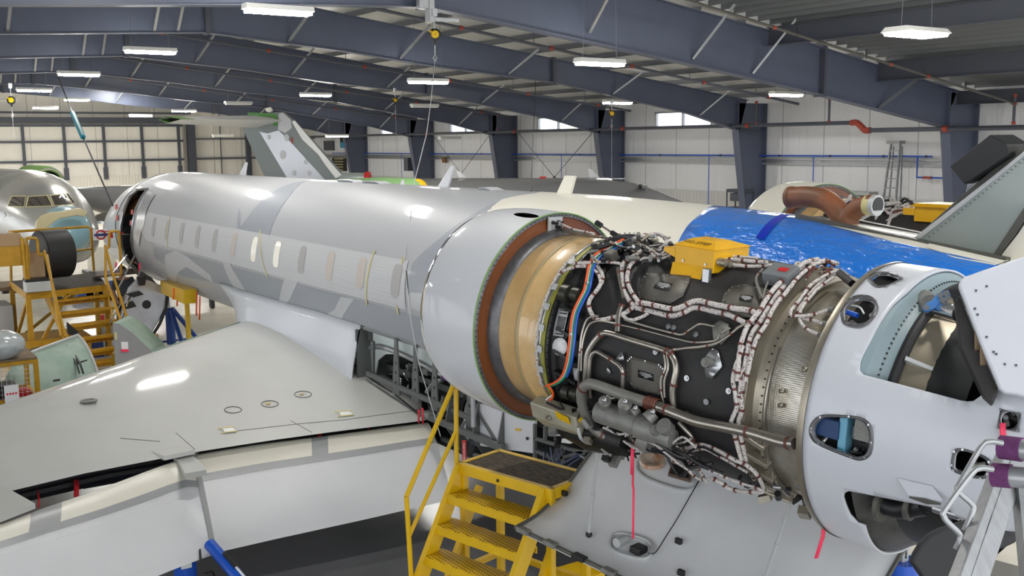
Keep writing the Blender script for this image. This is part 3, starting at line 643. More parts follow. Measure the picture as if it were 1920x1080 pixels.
b = MB(); b.tube(pw([(845, 709), (870, 713)], -6.15), .04, 12); b.tube(spline(pw([(800, 735), (815, 718), (830, 712)], -6.2), 4), .03, 8); b.build('grey_bay_pipe', GALV, BAY)
b = MB(); b.tube(spline(pw([(762, 690), (758, 700), (766, 715), (764, 728)], -6.2), 4), .01, 6); b.tube(spline(pw([(771, 688), (770, 705), (773, 728)], -6.2), 4), .01, 6); b.tube(spline(pw([(780, 690), (778, 710), (776, 728)], -6.2), 4), .01, 6)
b.tube(spline(pw([(744, 704), (752, 710), (751, 724)], -6.2), 4), .012, 6); b.tube(pw([(730, 702), (740, 700), (740, 712)], -6.2), .009, 6); b.build('hydraulic_line', CHROME, BAY)
for k in range(26):
    b = MB(); X = rnd.uniform(7.6, 12.2); z = rnd.uniform(1.55, 2.15); Y = FY+rnd.uniform(.85, 1.08); s = rnd.uniform(.04, .13)
    if k % 3: b.box((X, Y, z), (s*1.4, s, s*rnd.uniform(.8, 1.8)))
    else: b.cyl((X, Y, z-s), (X, Y, z+s), s*.45, n=12)
    b.build('bay_component', [BLACKD, CAST, GALV, BLACKD, FRM][k % 5], BAY, smooth=40, bevel=.006)
b = MB()
for k in range(30):
    X = rnd.uniform(7.4, 11.8); z = rnd.uniform(1.2, 1.9); Y = FY+rnd.uniform(.8, 1.05)
    b.tube(spline([(X, Y, z), (X-rnd.uniform(.1, .4), Y+rnd.uniform(-.1, .1), z+rnd.uniform(-.25, .1)), (X-rnd.uniform(.3, .8), Y, z+rnd.uniform(-.2, .2))], 4), .008, 5)
b.build('bay_wiring', BLACKD, BAY)
# lower fairing skeleton reaching below the fuselage, dark keel behind it
b = MB(); b.prism([(12.6, FY+.45, 1.75), (12.6, FY+.6, .95), (12.6, FY+.52, .95), (12.6, FY+.35, 1.75)], (-5.9, 0, 0)); b.build('keel_web', mat('dark_keel', (44, 46, 48), .7, var=.4, vscale=6), BAY, smooth=0)
for x, ya, yb in ((742, 634, 738), (778, 646, 752), (814, 660, 768), (848, 668, 790), (880, 690, 805)):
    b = MB(); b.prism([onY(x+u, y, -6.0) for u, y in ((-3, ya), (2, ya+2), (7, yb+4), (-7, yb))], (0, -.02, 0)); fo_ = b.build('frame_web', FRM, BAY, smooth=0, bevel=.003)
    for q in (.45, .62, .8): b = MB(); c = onY(x, ya+(yb-ya)*q, -5.998); b.cyl(c, c+A(0, .004, 0), .017, n=12); b.build('lightening_hole', BLACKD, fo_)
b = MB(); b.beam(onY(688, 700, -6.0), onY(900, 792, -6.0), .04, .06); b.beam(onY(700, 640, -6.05), onY(700, 700, -6.05), .03, .05); b.build('diagonal_longeron', FRM, BAY, smooth=0)
for k, X in enumerate((10.2, 9.6, 9.1)):
    b = MB(); b.prism([(X, -6.0, 1.78), (X, -5.9, 1.35), (X, -6.15, .95), (X, -6.7, .9), (X, -6.7, 1.02), (X, -6.25, 1.06), (X, -6.03, 1.36), (X, -6.12, 1.78)], (.02, 0, 0)); b.build('lower_fairing_frame', FRM, BAY, smooth=0)
b = MB(); b.beam((10.6, -5.92, 1.36), (9, -5.92, 1.36), .05, .07); b.beam((10.8, -6.2, 1.0), (9, -6.2, 1.0), .05, .05); b.beam((9.8, -6.0, 1.75), (8.8, -6.0, 1.05), .04, .04); b.build('lower_longeron', FRM, BAY, smooth=0)
for k in range(22):
    b = MB(); X = rnd.uniform(7.4, 12.0); z = rnd.uniform(1.0, 1.6); Y = rnd.uniform(-6.5, -6.15); s = rnd.uniform(.03, .1); ax = unit(A(rnd.uniform(-1, 1), rnd.uniform(-.4, .4), rnd.uniform(-1, 1))); b.cyl(A(X, Y, z)-ax*s*1.5, A(X, Y, z)+ax*s*1.5, s*.5, n=10); b.build('bay_component', [BLACKD, CAST, GALV, STEELD, DARK][k % 5], BAY)
b = MB(); b.box((12.64, -6.95, 1.5), (.04, 2.0, 1.25)); b.build('bay_bulkhead', FRM, BAY, smooth=0)
b = MB(); b.box((9.8, -7.35, .93), (5.6, 2.3, .03)); b.build('lower_fairing_skin', mat('dark_keel', (44, 46, 48), .7), BAY, smooth=0)
# white side panel hanging below the inlet (lower fuselage door) and avionics rack
b = MB(); po = [onY(x, y, -6.0) for x, y in ((899, 757), (1003, 785), (1000, 850), (896, 835))]; b.prism(po, (0, -.03, 0)); P_ = b.build('lower_access_door', WHITE, JET, smooth=0)
b = MB(); po = [onY(x, y, -5.99) for x, y in ((967, 803), (976, 804), (976, 808), (967, 807))]; b.prism(po, (0, .01, 0)); b.build('yellow_label', YEL, P_, smooth=0)
b = MB(); c = onY(989, 822, -5.99); b.cyl(c, c+A(0, .01, 0), .018, n=12); b.build('latch', BLACKD, P_)
b = MB()
for (x0, y0, x1, y1) in ((1003, 795, 1003, 860), (1003, 822, 1095, 850), (1022, 800, 1022, 826), (1055, 840, 1055, 868), (1040, 862, 1100, 845), (1005, 845, 1040, 862)):
    b.beam(onY(x0, y0, -5.9), onY(x1, y1, -5.9), .03, .03)
b.build('rack_frame', FRM, JET, smooth=0)
b = MB(); b.prism([onY(x, y, -5.85) for x, y in ((1036, 800), (1066, 812), (1068, 832), (1040, 828))], (0, -.15, 0)); AV = b.build('avionics_box', PWHITE, JET, smooth=0)
b = MB()
for k in range(10): c = onY(1042+3*(k % 5)*1.2, 812+8*(k//5), -5.84); b.cyl(c, c+A(0, .02, 0), .012, n=8)
b.build('connector_row', BLACKD, AV)
b = MB()
for k in range(5):
    P0 = onY(rnd.uniform(1010, 1090), rnd.uniform(835, 850), -5.9); P1 = onY(rnd.uniform(1010, 1090), rnd.uniform(850, 870), -5.8); b.tube(spline([P0, (P0+P1)/2+A(0, .1, -.12), P1], 5), .009, 5)
b.build('loose_wiring', mat('dark_blue_wire', (40, 52, 84), .5), JET)
# ---- wing
te = [(onZ(x, y, 1.27)[1], onZ(x, y, 1.27)[0]) for x, y in ((790, 785), (640, 803), (500, 822), (365, 843), (160, 882), (20, 915))]
te = sorted(te); tey = [a[0] for a in te]; tex = [a[1] for a in te]; sl = (tex[0]-tex[1])/(tey[1]-tey[0]) if 0 else 0
def TEX(Y):
    if Y < tey[0]: return tex[0]
    if Y > tey[-1]: return tex[-1]-.25*(Y-tey[-1])
    return float(np.interp(Y, tey, tex))
def LEX(Y): return 17.25-.76*(Y+6.1) if Y < 0 else 12.61-.62*Y
def wing_pt(Y, u, side=1):
    le, t_ = LEX(Y), TEX(Y); ch = le-t_; X = le-ch*u
    zl = 1.56-.035*(Y+6.1); zt = 1.24; thk = (.46 if Y < -4 else .46-.028*(Y+4))*(ch/6.3)**.35
    base = zl+(zt-zl)*u; th = 2.97*math.sqrt(max(u, 0))-1.26*u-3.516*u*u+2.843*u**3-1.036*u**4
    return (X, Y, base+(side*th*thk*.5*(1.05 if side > 0 else .55)))
us = [0, .003, .01, .025, .05, .09, .15, .22, .3, .4, .5, .6, .7, .8, .9, 1.]
Ys = np.linspace(-6.35, 3.6, 34)
m = MB(); m.grid([[wing_pt(Y, u, 1) for u in us[::-1]]+[wing_pt(Y, u, -1) for u in us[1:]] for Y in Ys]); m.grid([[wing_pt(3.6, u, 1) for u in us], [wing_pt(3.6, u, -1) for u in us]])
WING = m.build('wing', WINGP, JET, smooth=50)
def wpt(x, y, off=.004):    # pixel -> wing top
    P = onZ(x, y, 1.5)
    for _ in range(14):
        u = (LEX(P[1])-P[0])/(LEX(P[1])-TEX(P[1])); z = wing_pt(P[1], min(max(u, 0.001), 1), 1)[2]; P = onZ(x, y, .5*z+.5*P[2])
    return P+A(0, 0, off)
for k, (x, y) in enumerate(((437, 769), (506, 758), (568, 740))):
    c = wpt(x, y, .003); b = MB(); b.tube([wpt(x+16*math.cos(t), y+6*math.sin(t), .004) for t in np.linspace(0, 2*PI, 32, endpoint=False)], .005, 4, closed=True); b.build('fuel_tank_cover', DGREY, WING)
    if k: b = MB(); b.box(c+A(0, .02, .012), (.04, .06, .003)); b.build('tape_tab', YEL, WING)
c = wpt(167, 754, .02); b = MB(); b.axial(c, (0, 0, 1), [(0, .1), (.006, .1), (.008, .07), (-.005, .06), (-.005, 0)]); b.build('fuel_filler_cap', CAST, WING)
for pl in (((428, 810), (560, 795), (640, 788), (790, 768)), ((545, 789), (585, 811)), ((330, 812), (366, 843)), ((225, 822), (300, 828))):
    b = MB(); pp = []
    for (a, c_) in zip(pl[:-1], pl[1:]): pp += [wpt(a[0]+(c_[0]-a[0])*q/4, a[1]+(c_[1]-a[1])*q/4, .001) for q in range(5)]
    b.tube(pp, .004, 4); b.build('wing_panel_seam', DGREY, WING)
for (x, y) in ((428, 808), (647, 777)):
    b = MB(); b.prism([wpt(x+u, y+v, .008) for u, v in ((-12, -3), (8, -5), (15, 2), (-5, 5))], (0, 0, .002)); b.build('paper_note', PWHITE, WING)
    for s_ in (-1, 1): b = MB(); b.prism([wpt(x+u+s_*3, y+v+s_*4, .011) for u, v in ((-17, 0), (13, -3), (14, -1), (-16, 2))], (0, 0, .002)); b.build('note_tape', TAPEY, WING)
# exposed green leading-edge strip
b = MB(); G = []
for Y in np.linspace(-6.1, -4.1, 12):
    x0 = LEX(Y); G.append([(x0+.10, Y, 1.56-.035*(Y+6.1)-.02), (x0+.04, Y, 1.56-.035*(Y+6.1)+.05), (x0-.03, Y, 1.56-.035*(Y+6.1)+.085)])
b.grid(G); b.build('exposed_leading_edge', GREENP, WING, smooth=60, solid=.01)
b = MB(); g = [(X, -5.93, 1.2) for X in (0,)]; pts = [wpt(x, y, .005) for x, y in ((465, 583), (520, 597), (580, 622), (640, 664), (690, 707), (740, 740), (785, 777))]; b.tube(spline(pts, 5), .012, 5); b.build('root_seal', RUBBER, WING)
# outboard trailing piece, track fairings, rear spar in the gap
fz = lambda l, z: [onZ(x, y, z) for x, y in l]
b = MB(); b.prism(fz([(298, 828), (365, 843), (308, 855), (272, 842)], 1.28), (0, 0, -.05)); b.build('flap_track_fairing', WINGP, WING, smooth=0)
b = MB(); b.prism(fz([(325, 854), (354, 850), (372, 862), (387, 881), (347, 888), (337, 868)], 1.21), (0, 0, -.06)); b.build('flap_track_fairing', mat('grey_track_cover', (170, 172, 168), .4), WING, smooth=0)
b = MB(); b.prism(fz([(-40, 905), (14, 915), (66, 944), (-40, 985)], 1.26), (0, 0, -.05)); b.build('outer_shroud', WINGP, WING, smooth=0)
b = MB(); b.tube(fz([(350, 868), (200, 893), (20, 935), (-60, 955)], 1.0), .07, 10); b.tube(fz([(340, 858), (180, 885), (10, 925)], 1.1), .03, 8); b.box(onZ(195, 892, .98), (.25, .5, .14)); b.box(onZ(290, 868, 1.0), (.3, .3, .16))
b.tube(fz([(800, 790), (600, 812), (370, 850)], 1.02), .05, 10); b.build('rear_spar', BLACKD, WING)
b = MB(); 
for x in (560, 590, 750): b.beam(onZ(x, 810-(x-560)*.12, 1.05), onZ(x+35, 812-(x-560)*.12, .95), .05, .05)
b.build('flap_actuator', BLACKD, WING)
# ---- flaps, lowered: nose up front, plate tilted down aft
def flap(le_px, te_px, name, z0=1.16, label=None):
    n = 18
    def cv(l, q):
        d = [0]
        for a, c in zip(l[:-1], l[1:]): d.append(d[-1]+math.hypot(a[0]-c[0], a[1]-c[1]))
        return np.interp(q*d[-1], d, [p[0] for p in l]), np.interp(q*d[-1], d, [p[1] for p in l])
    LEp = [onZ(*cv(le_px, q), z0) for q in np.linspace(0, 1, n)]
    ld = unit(LEp[-1]-LEp[0]); aft = unit(np.cross(A(0, 0, 1), ld)); aft = aft if aft[0] < 0 else -aft
    dn = unit(aft*math.cos(math.radians(38))+A(0, 0, -1)*math.sin(math.radians(38))); nn = unit(np.cross(ld, dn)); nn = nn if nn[2] > 0 else -nn
    TEp = [onP(*cv(te_px, q), LEp[0], nn) for q in np.linspace(0, 1, n)]
    top = []; bot = []
    for a, c in zip(LEp, TEp):
        L = np.linalg.norm(c-a)
        top.append([a+(c-a)*u+nn*(.09*math.sin(PI*min(u, 1)**.55)) for u in (0, .01, .03, .07, .12, .2, .3, .45, .6, .75, .9, 1)])
        bot.append([a+(c-a)*u-nn*(.10*math.sin(PI*min(u, 1)**.55)*(1-u)) for u in (1, .8, .5, .3, .15, .07, .03, .01)])
    m = MB(); m.grid([t+b_ for t, b_ in zip(top, bot)], wrap=True); m.add([p for p in top[0]+bot[0]], [tuple(range(20))]); m.add([p for p in top[-1]+bot[-1]], [tuple(range(20))])
    fo = m.build(name, FLAPP, JET, smooth=50, label=label)
    def P(q, u, off=.004):
        i = q*(n-1); k = min(int(i), n-2); f = i-k; a = LEp[k]*(1-f)+LEp[k+1]*f; c = TEp[k]*(1-f)+TEp[k+1]*f
        return a+(c-a)*u+nn*(.09*math.sin(PI*u**.55)+off)
    return fo, P
FL1, P1f = flap([(366, 853), (480, 834), (664, 811), (747, 799), (800, 793)], [(407, 1036), (520, 1010), (680, 975), (850, 936)], 'flap', label='inboard flap')
FL2, P2f = flap([(-60, 1003), (0, 984), (80, 954), (178, 921), (274, 884), (330, 864), (352, 870)], [(-60, 1165), (60, 1140), (296, 1080), (340, 1062), (400, 1040)], 'flap', label='outboard flap')
for (fo, P, bands) in ((FL1, P1f, ((.50, .57),)), (FL2, P2f, ((.28, .42),))):
    b = MB(); b.grid([[P(q, u) for u in (.26, .29, .32, .335)] for q in np.linspace(.0, 1, 20)]); b.build('grey_band', WINGG, fo, smooth=60)
    b = MB(); b.grid([[P(q, u, .003) for u in (.0, .02, .05, .1, .16, .21, .26)] for q in np.linspace(0, 1, 20)]); b.build('cream_nose', CREAMF, fo, smooth=60)
    for a, c in bands:
        b = MB(); b.grid([[P(q-.03*u/.3+.0, u, .006) for u in (.0, .02, .05, .1, .16, .22, .3)] for q in (a, c)]); b.build('grey_band', WINGG, fo, smooth=60)
    b = MB()
    for u in (.36, .42, .93):
        for q in np.linspace(.02, .98, 70): b.box(P(q, u, .0035), (.006, .006, .001))
    b.build('rivet_rows', WINGG, fo, smooth=0, kind='stuff')
b = MB(); b.grid([[P1f(.0, u, .003)+ (P2f(1, u)-P1f(0, u))*q for u in np.linspace(.05, 1, 10)] for q in (-.1, .5, 1.1)]); b.build('flap_gap_seal', WINGG, JET, smooth=60)
# ---- crown: antennas, dorsal trough, brown ducts, fin
def plate(name, px, m_, th=.02, Y=FY, parent=SH, **k):
    b = MB(); b.prism([onY(x, y, Y-th/2) for x, y in px], (0, th, 0)); return b.build(name, m_, parent, smooth=0, bevel=.004, **k)
plate('blade_antenna', [(1046, 366), (1063, 329), (1082, 330), (1072, 367)], CREAM, .035)
plate('blade_antenna', [(820, 356), (848, 311), (855, 311), (841, 356)], WHITE, .03)
plate('blade_antenna', [(446, 336), (462, 304), (465, 305), (460, 336)], WHITE, .025)
plate('blade_antenna', [(751, 350), (755, 337), (758, 337), (759, 350)], WHITE, .02)
for x0, x1, y in ((641, 675, 337), (688, 724, 343), (905, 935, 357)):
    Xa, Xb = onY(x0, y, FY)[0], onY(x1, y, FY)[0]; b = MB(); b.prism([(Xa, FY-.12, 3.99), (Xa-.12, FY-.06, 4.035), (Xb+.12, FY-.06, 4.035), (Xb, FY-.12, 3.99)], (0, .2, 0)); b.build('low_antenna_fairing', WHITE, SH, smooth=0)
b = MB(); b.beam((6.15, FY-.05, 3.91), (4.9, FY-.05, 3.79), .03, .36, upv=(0, 1, 0)); b.build('dorsal_trough', DGREY, SH, smooth=0)
b = MB(); b.beam((6.15, FY+.13, 3.93), (4.2, FY+.13, 3.715), .05, .06, upv=(0, 1, 0)); b.beam((6.15, FY-.24, 3.92), (4.2, FY-.24, 3.705), .05, .06, upv=(0, 1, 0)); b.build('trough_rail', DGREY, SH, smooth=0)
yd = FY-.05
b = MB(); pts = spline([onY(x, y, yd) for x, y in ((1484, 370), (1515, 369), (1545, 374), (1568, 392), (1582, 415), (1592, 445))], 6); b.tube(pts, .093, 20)
b.tube(spline([onY(x, y, yd) for x, y in ((1586, 440), (1590, 412), (1606, 392), (1630, 383), (1640, 384))], 6), [.095]*8+[.08]*17, 20); DU = b.build('ram_air_duct', RUST, JET, smooth=60)
b = MB(); b.tube([onY(1481, 370, yd), onY(1487, 370, yd)], .1, 20); b.build('duct_flange', RUST, DU)
b = MB(); b.tube([onY(1626, 384, yd), onY(1638, 385, yd)], .085, 20); b.build('duct_cuff', TAPEY, DU)
b = MB(); b.tube([onY(1638, 385, yd), onY(1646, 385.6, yd)], .088, 20); b.build('duct_clamp', PLATE, DU); b = MB(); b.tube([onY(1646, 385.6, yd), onY(1646.6, 385.7, yd)], .07, 20); b.build('duct_mouth', BLACKD, DU)
fin = [(1722, 455), (1743, 440), (1832, 372), (1920, 303), (2060, 192), (2130, 120), (1990, 330), (1922, 430), (1890, 486)]
def finp(l, th, m_, nm, par, dY=0): b = MB(); b.prism([onY(x, y, FY-th/2+dY) for x, y in l], (0, th, 0)); return b.build(nm, m_, par, smooth=0, bevel=.005)
FIN = finp(fin, .16, GREENG, 'fin', JET)
finp([(1722, 457), (1743, 440), (1832, 372), (1920, 303), (2060, 192), (2060, 201), (1920, 313), (1835, 381), (1746, 449), (1728, 459)], .18, PLATE, 'fin_edge_strip', FIN)
finp([(1736, 440), (1815, 370), (1920, 283), (2050, 180), (2060, 190), (1920, 303), (1832, 372), (1743, 440)], .12, DGREY, 'fin_nose_structure', FIN)
finp([(1740, 453), (1800, 463), (1884, 481), (1920, 427), (1985, 330), (1996, 334), (1930, 436), (1890, 489), (1800, 470), (1742, 459)], .19, DGREY, 'fin_base_frame', FIN)
finp([(1890, 486), (1930, 436), (1996, 334), (2150, 120), (2250, 200), (2100, 520), (1950, 510)], .15, CREAM, 'rear_fin_panel', FIN)
finp([(1824, 311), (1900, 252), (1930, 270), (1935, 290), (1852, 343)], .3, BLACKD, 'fin_equipment_box', FIN)
b = MB()
for k in range(8): b.tube(spline([onY(1832+k*1.5, 326+k*2, FY), onY(1818+k*2, 340+k, FY+.03), onY(1813+k*3, 360, FY)], 4), .008, 5)
b.build('fin_wiring', PLATE, FIN)
b = MB()
for q in np.linspace(0, 1, 40): c = onY(1735+q*300, 450-q*245, FY+.092); b.cyl(c, c+A(0, .003, 0), .006, n=6)
b.build('fin_rivets', DGREY, FIN, kind='stuff')
# white strip at fin foot
fdec('fin_fillet_strip', [(1742, 459), (1800, 471), (1892, 491), (1866, 500), (1790, 486), (1738, 466)], CREAM, .012)
# blue protective film: laid on, so a thing of its own
q = fp([(1340, 387), (1312, 405), (1290, 425), (1274, 452), (1262, 480)])
q2 = fp([(1480, 403), (1530, 418), (1600, 436), (1690, 459), (1780, 478), (1865, 497)])
pol = [q[0]]+[(a, b_) for a, b_ in q[1:]]+[(q[-1][0], -20), (3.0, -20), (3.0, q2[-1][1]-2)]+q2[::-1]
fo = surf(pol, [], .22, 3, lambda X, t: fus(X, t, .012)).build('blue_film', FILM, None, smooth=60, solid=.002)
tag(fo, 'shiny blue protective film wrapped over the rear fuselage', 'plastic film')
X0, t0 = fusp(1468, 405); X1, t1 = fusp(1418, 450)
fdec('film_tape', [(X0, 86), (X0-.1, 86), (X1-.1, t1), (X1, t1)], mat('dark_blue_tape', (10, 50, 190), .25), .02, params=True, parent=fo)
MIR = False
def mk(P): return A(P[0]+MDX, 2*FY-P[1]+MDY, P[2]) if MIR else P
MDX, MDY = 1.9, 0.
def Q(s, th, r): return mk(EP(s, th, r))
def QV(s, u, v): return mk(EUV(s, u, v))
def engine(full):
    pre = 'left' if full else 'right'
    # inlet cowl
    sh, thh = ec(990, 404, .80); holes = [[(sh-.02+.13*math.cos(t), thh+3.2*math.sin(t)) for t in np.linspace(0, 2*PI, 20, endpoint=False)]] if full else []
    rr = lambda s: float(np.interp(s, [-.70, -.60, -.5, -.35, -.2, 0], [.735, .764, .780, .793, .80, .80]))
    IC = surf([(-.64, -180), (0, -180), (0, 180), (-.64, 180)], holes, .12, 5, lambda s, t: Q(s, t, rr(s))).build('inlet_cowl', WHITE if full else CREAM, JET, smooth=60, label='%s inlet cowl' % pre, recalc=True)
    b = MB(); b.lathe([(-.635, .7535), (-.69, .735), (-.735, .70), (-.755, .66), (-.75, .61), (-.7, .575), (-.6, .56), (-.1, .56)], Q, 72); b.build('inlet_lip', CHROME, IC, smooth=60)
    b = MB(); b.lathe([(-.003, .80), (.008, .802), (.008, .794), (-.006, .794)], Q, 96); b.build('green_edge', GREENZ, IC, smooth=60)
    b = MB(); b.lathe([(.0, .795), (.006, .79), (.012, .768), (.0, .765)], Q, 96)
    b.build('rim_flange', SEAL, IC, smooth=60)
    b = MB()
    for k in range(120): c = Q(.012, k*3, .78); b.cyl(c, c-mk0(EN)*.004, .004, n=6)
    b.build('rim_fasteners', BLACKD, IC, kind='stuff')
    b = MB(); b.lathe([(.002, .77), (.0, .72), (.02, .67), (.0, .6)], Q, 96); b.build('bulkhead', BROWN, IC, smooth=60)
    b = MB(); b.lathe([(.01, .682), (.05, .684), (.09, .665), (.1, .645), (.02, .64)], Q, 96); b.build('fan_case_seal', SEAL, IC, smooth=60)
    # fan case
    b = MB(); b.lathe([(.04, .63), (.1, .643), (.27, .646), (.285, .652), (.3, .652), (.31, .648), (.5, .655), (.515, .662)], Q, 96); FC = b.build('fan_case', TAN, JET, smooth=30, label='%s fan case' % pre)
    b = MB(); b.lathe([(.27, .647), (.278, .656), (.30, .656), (.308, .65)], Q, 96); b.build('fan_case_seam', mat('grey_sealant', (170, 150, 110), .4), FC, smooth=60)
    b = MB(); b.lathe([(.5, .66), (.515, .672), (.54, .672), (.55, .66)], Q, 96); b.build('rear_flange', ALU, FC, smooth=60)
    b = MB(); b.lathe([(.60, .69), (.65, .70), (.66, .722), (.675, .722), (.68, .70)], Q, 96); b.build('dark_flange', BLACKD, FC, smooth=30)
    b = MB(); b.lathe([(.55, .655), (.56, .68), (.605, .692), (.61, .70), (.618, .70), (.62, .685)], Q, 96); b.build('yellow_green_ring', OLY, FC, smooth=30)
    # core
    b = MB(); b.lathe([(.68, .70), (.72, .70), (.73, .675), (.9, .675), (.92, .695), (1.1, .70), (1.7, .70), (2.1, .69), (2.2, .685)], Q, 96); CO = b.build('core_cowl', BLACKC, JET, smooth=30, label='%s engine core casing' % pre)
    b = MB(); b.lathe([(2.18, .68), (2.19, .715), (2.235, .715), (2.24, .68), (2.25, .66), (2.3, .65), (2.305, .685), (2.33, .685), (2.34, .655)], Q, 96); b.build('turbine_frame_ring', TITAN, CO, smooth=30)
    b = MB(); b.lathe([(2.33, .652), (2.66, .668)], Q, 96); b.build('perforated_case', PERF, CO, smooth=60)
    if not full:
        for k in range(5):
            b = MB(); s0 = .5+rnd.random()*.5; b.tube(spline([Q(s0+.35*j, -60+rnd.uniform(-18, 50), .74) for j in range(4)], 5), .02, 7); b.build('wiring_harness', HARN, CO)
        return IC, FC, CO
    # fasteners on rings
    b = MB()
    for k in range(90): 
        for s, r in ((2.212, .715), (2.318, .685), (.668, .726)):
            c = Q(s, k*4, r); o = unit(c-Q(s, 0, 0)); b.cyl(c, c+o*.006, .0055, n=6)
    b.build('ring_bolts', BLACKD, CO, kind='stuff')
    return IC, FC, CO
def mk0(v): return A(v[0], -v[1], v[2]) if MIR else v
IC, FC, CO = engine(True)
# black frame detail between ring and core: pockets and mount lugs
for k in range(15):
    th = 6+k*12; b = MB(); b.beam(EP(.72, th, .695), EP(.92, th+3, .705), .02, .05, upv=tuple(EP(.8, th, 1)-EP(.8, th, 0))); b.build('fan_frame_rib', BLACKD, CO, smooth=0)
b = MB(); b.lathe([(.8, .68), (.8, .70), (.815, .70), (.815, .68)], EP, 96); b.build('fan_frame_hoop', BLACKD, CO, smooth=30)
for (x, y, r) in ((1063, 551, .075), (1082, 553, .06), (1065, 735, .06), (1080, 738, .05)):
    c = ecp(x, y, .72); o = unit(c-EO-EN*((c-EO)@EN)); b = MB(); d = unit(EN); b.cyl(c-d*.03, c+d*.03, r*.8, n=20); b.cyl(c-d*.04, c+d*.04, r*.35, n=14); b.build('mount_lug', mat('dark_olive_metal', (58, 58, 50), .4, metal=.4), CO)
def edec(name, pl, m_, r=.704, dv=4, par=None, **k):
    return surf([ec(x, y, r) for x, y in pl], [], .2, dv, lambda s, t: EP(s, t, r)).build(name, m_, par or CO, smooth=60, solid=.004, **k)
def quadline(q, u0, v0, u1, v1):
    a, b, c, d = [A(*p) for p in q]; f = lambda u, v: tuple((a*(1-u)+b*u)*(1-v)+(d*(1-u)+c*u)*v)
    return [f(u0, v0), f(u1, v0), f(u1, v1), f(u0, v1)]
pans = [([(1211, 511), (1295, 517), (1292, 529), (1280, 555), (1256, 570), (1197, 560), (1195, 550), (1202, 524)], [(1233, 526), (1261, 532), (1254, 545), (1225, 539)]),
        ([(1350, 578), (1358, 550), (1372, 536), (1396, 532), (1444, 543), (1440, 570), (1420, 596), (1380, 594)], [(1388, 552), (1412, 555), (1408, 566), (1385, 562)]),
        ([(1182, 666), (1238, 682), (1246, 690), (1245, 734), (1238, 741), (1188, 729), (1175, 712), (1175, 673)], [(1196, 693), (1224.5, 702), (1224.5, 715), (1196, 707)])]
for pl, pc in pans:
    po = edec('access_panel', pl, PANELG, .708); n = len(pl)
    b = MB()
    cx = sum(p[0] for p in pl)/n; cy = sum(p[1] for p in pl)/n
    for i in range(n):
        for q in (.0, .5):
            x = pl[i][0]+(pl[(i+1) % n][0]-pl[i][0])*q; y = pl[i][1]+(pl[(i+1) % n][1]-pl[i][1])*q; x = cx+(x-cx)*.92; y = cy+(y-cy)*.9
            c = ecp(x, y, .709); o = unit(c-EO-EN*((c-EO)@EN)); b.cyl(c, c+o*.004, .0055, n=8)
    b.build('panel_screws', ALU, po)
    edec('placard', pc, PBLACK, .7125, par=po)
    for k in range(4):
        w0 = (.08, .0, .12, .3)[k]+.08; edec('placard_text_line', quadline(pc, w0, .17+.19*k, 1-w0, .225+.19*k), PWHITE, .714, par=po)
PLT = edec('data_plate', [(1048, 578), (1067, 581), (1056, 632), (1037, 629)], PLATE, .712)
for k in range(9):
    if k in (0, 1, 7, 8): edec('plate_marks', quadline([(1048, 578), (1067, 581), (1056, 632), (1037, 629)], .15, .03+.108*k, .85, .07+.108*k), PBLACK, .7155, par=PLT)
edec('plate_marks', quadline([(1048, 578), (1067, 581), (1056, 632), (1037, 629)], .12, .27, .88, .72), mat('plate_grey', (90, 92, 92), .5), .7155, par=PLT)
edec('round_cover', [(1049.5+14*math.cos(t), 650+17*math.sin(t)) for t in np.linspace(0, 2*PI, 20, endpoint=False)], PWHITE, .714)
edec('small_plate', [(1074, 690), (1088, 692), (1086, 715), (1077, 712)], PLATE, .712)
DP = edec('diamond_bracket', [(1336, 652), (1346, 657), (1354, 687), (1334, 711), (1323, 707), (1321, 671)], ALU, .712)
c = ecp(1331, 681, .712); o = unit(c-EO-EN*((c-EO)@EN)); b = MB(); b.cyl(c, c+o*.05, .028, n=14); b.cyl(c+o*.05, c+o*.065, .016, n=10); b.build('stud', CAST, DP)
edec('tri_bracket', [(1150, 677), (1166, 658), (1170, 675)], ALU, .73); edec('tri_bracket', [(1139, 686), (1145, 700), (1139, 704), (1136, 696)], ALU, .712)
edec('mount_plate', [(1335, 610), (1350, 600), (1366, 608), (1368, 630), (1352, 646), (1338, 640)], CAST, .712)
for x, y in ((1288.6, 709), (1367, 733), (1325, 753), (1289, 775), (1305.6, 627.5), (1254, 613), (1264, 615), (1230, 660)):
    c = ecp(x, y, .703); o = unit(c-EO-EN*((c-EO)@EN)); b = MB(); b.cyl(c, c+o*.008, .018, n=14); b.cyl(c+o*.008, c+o*.014, .008, n=8); b.build('washer', ALU, CO)
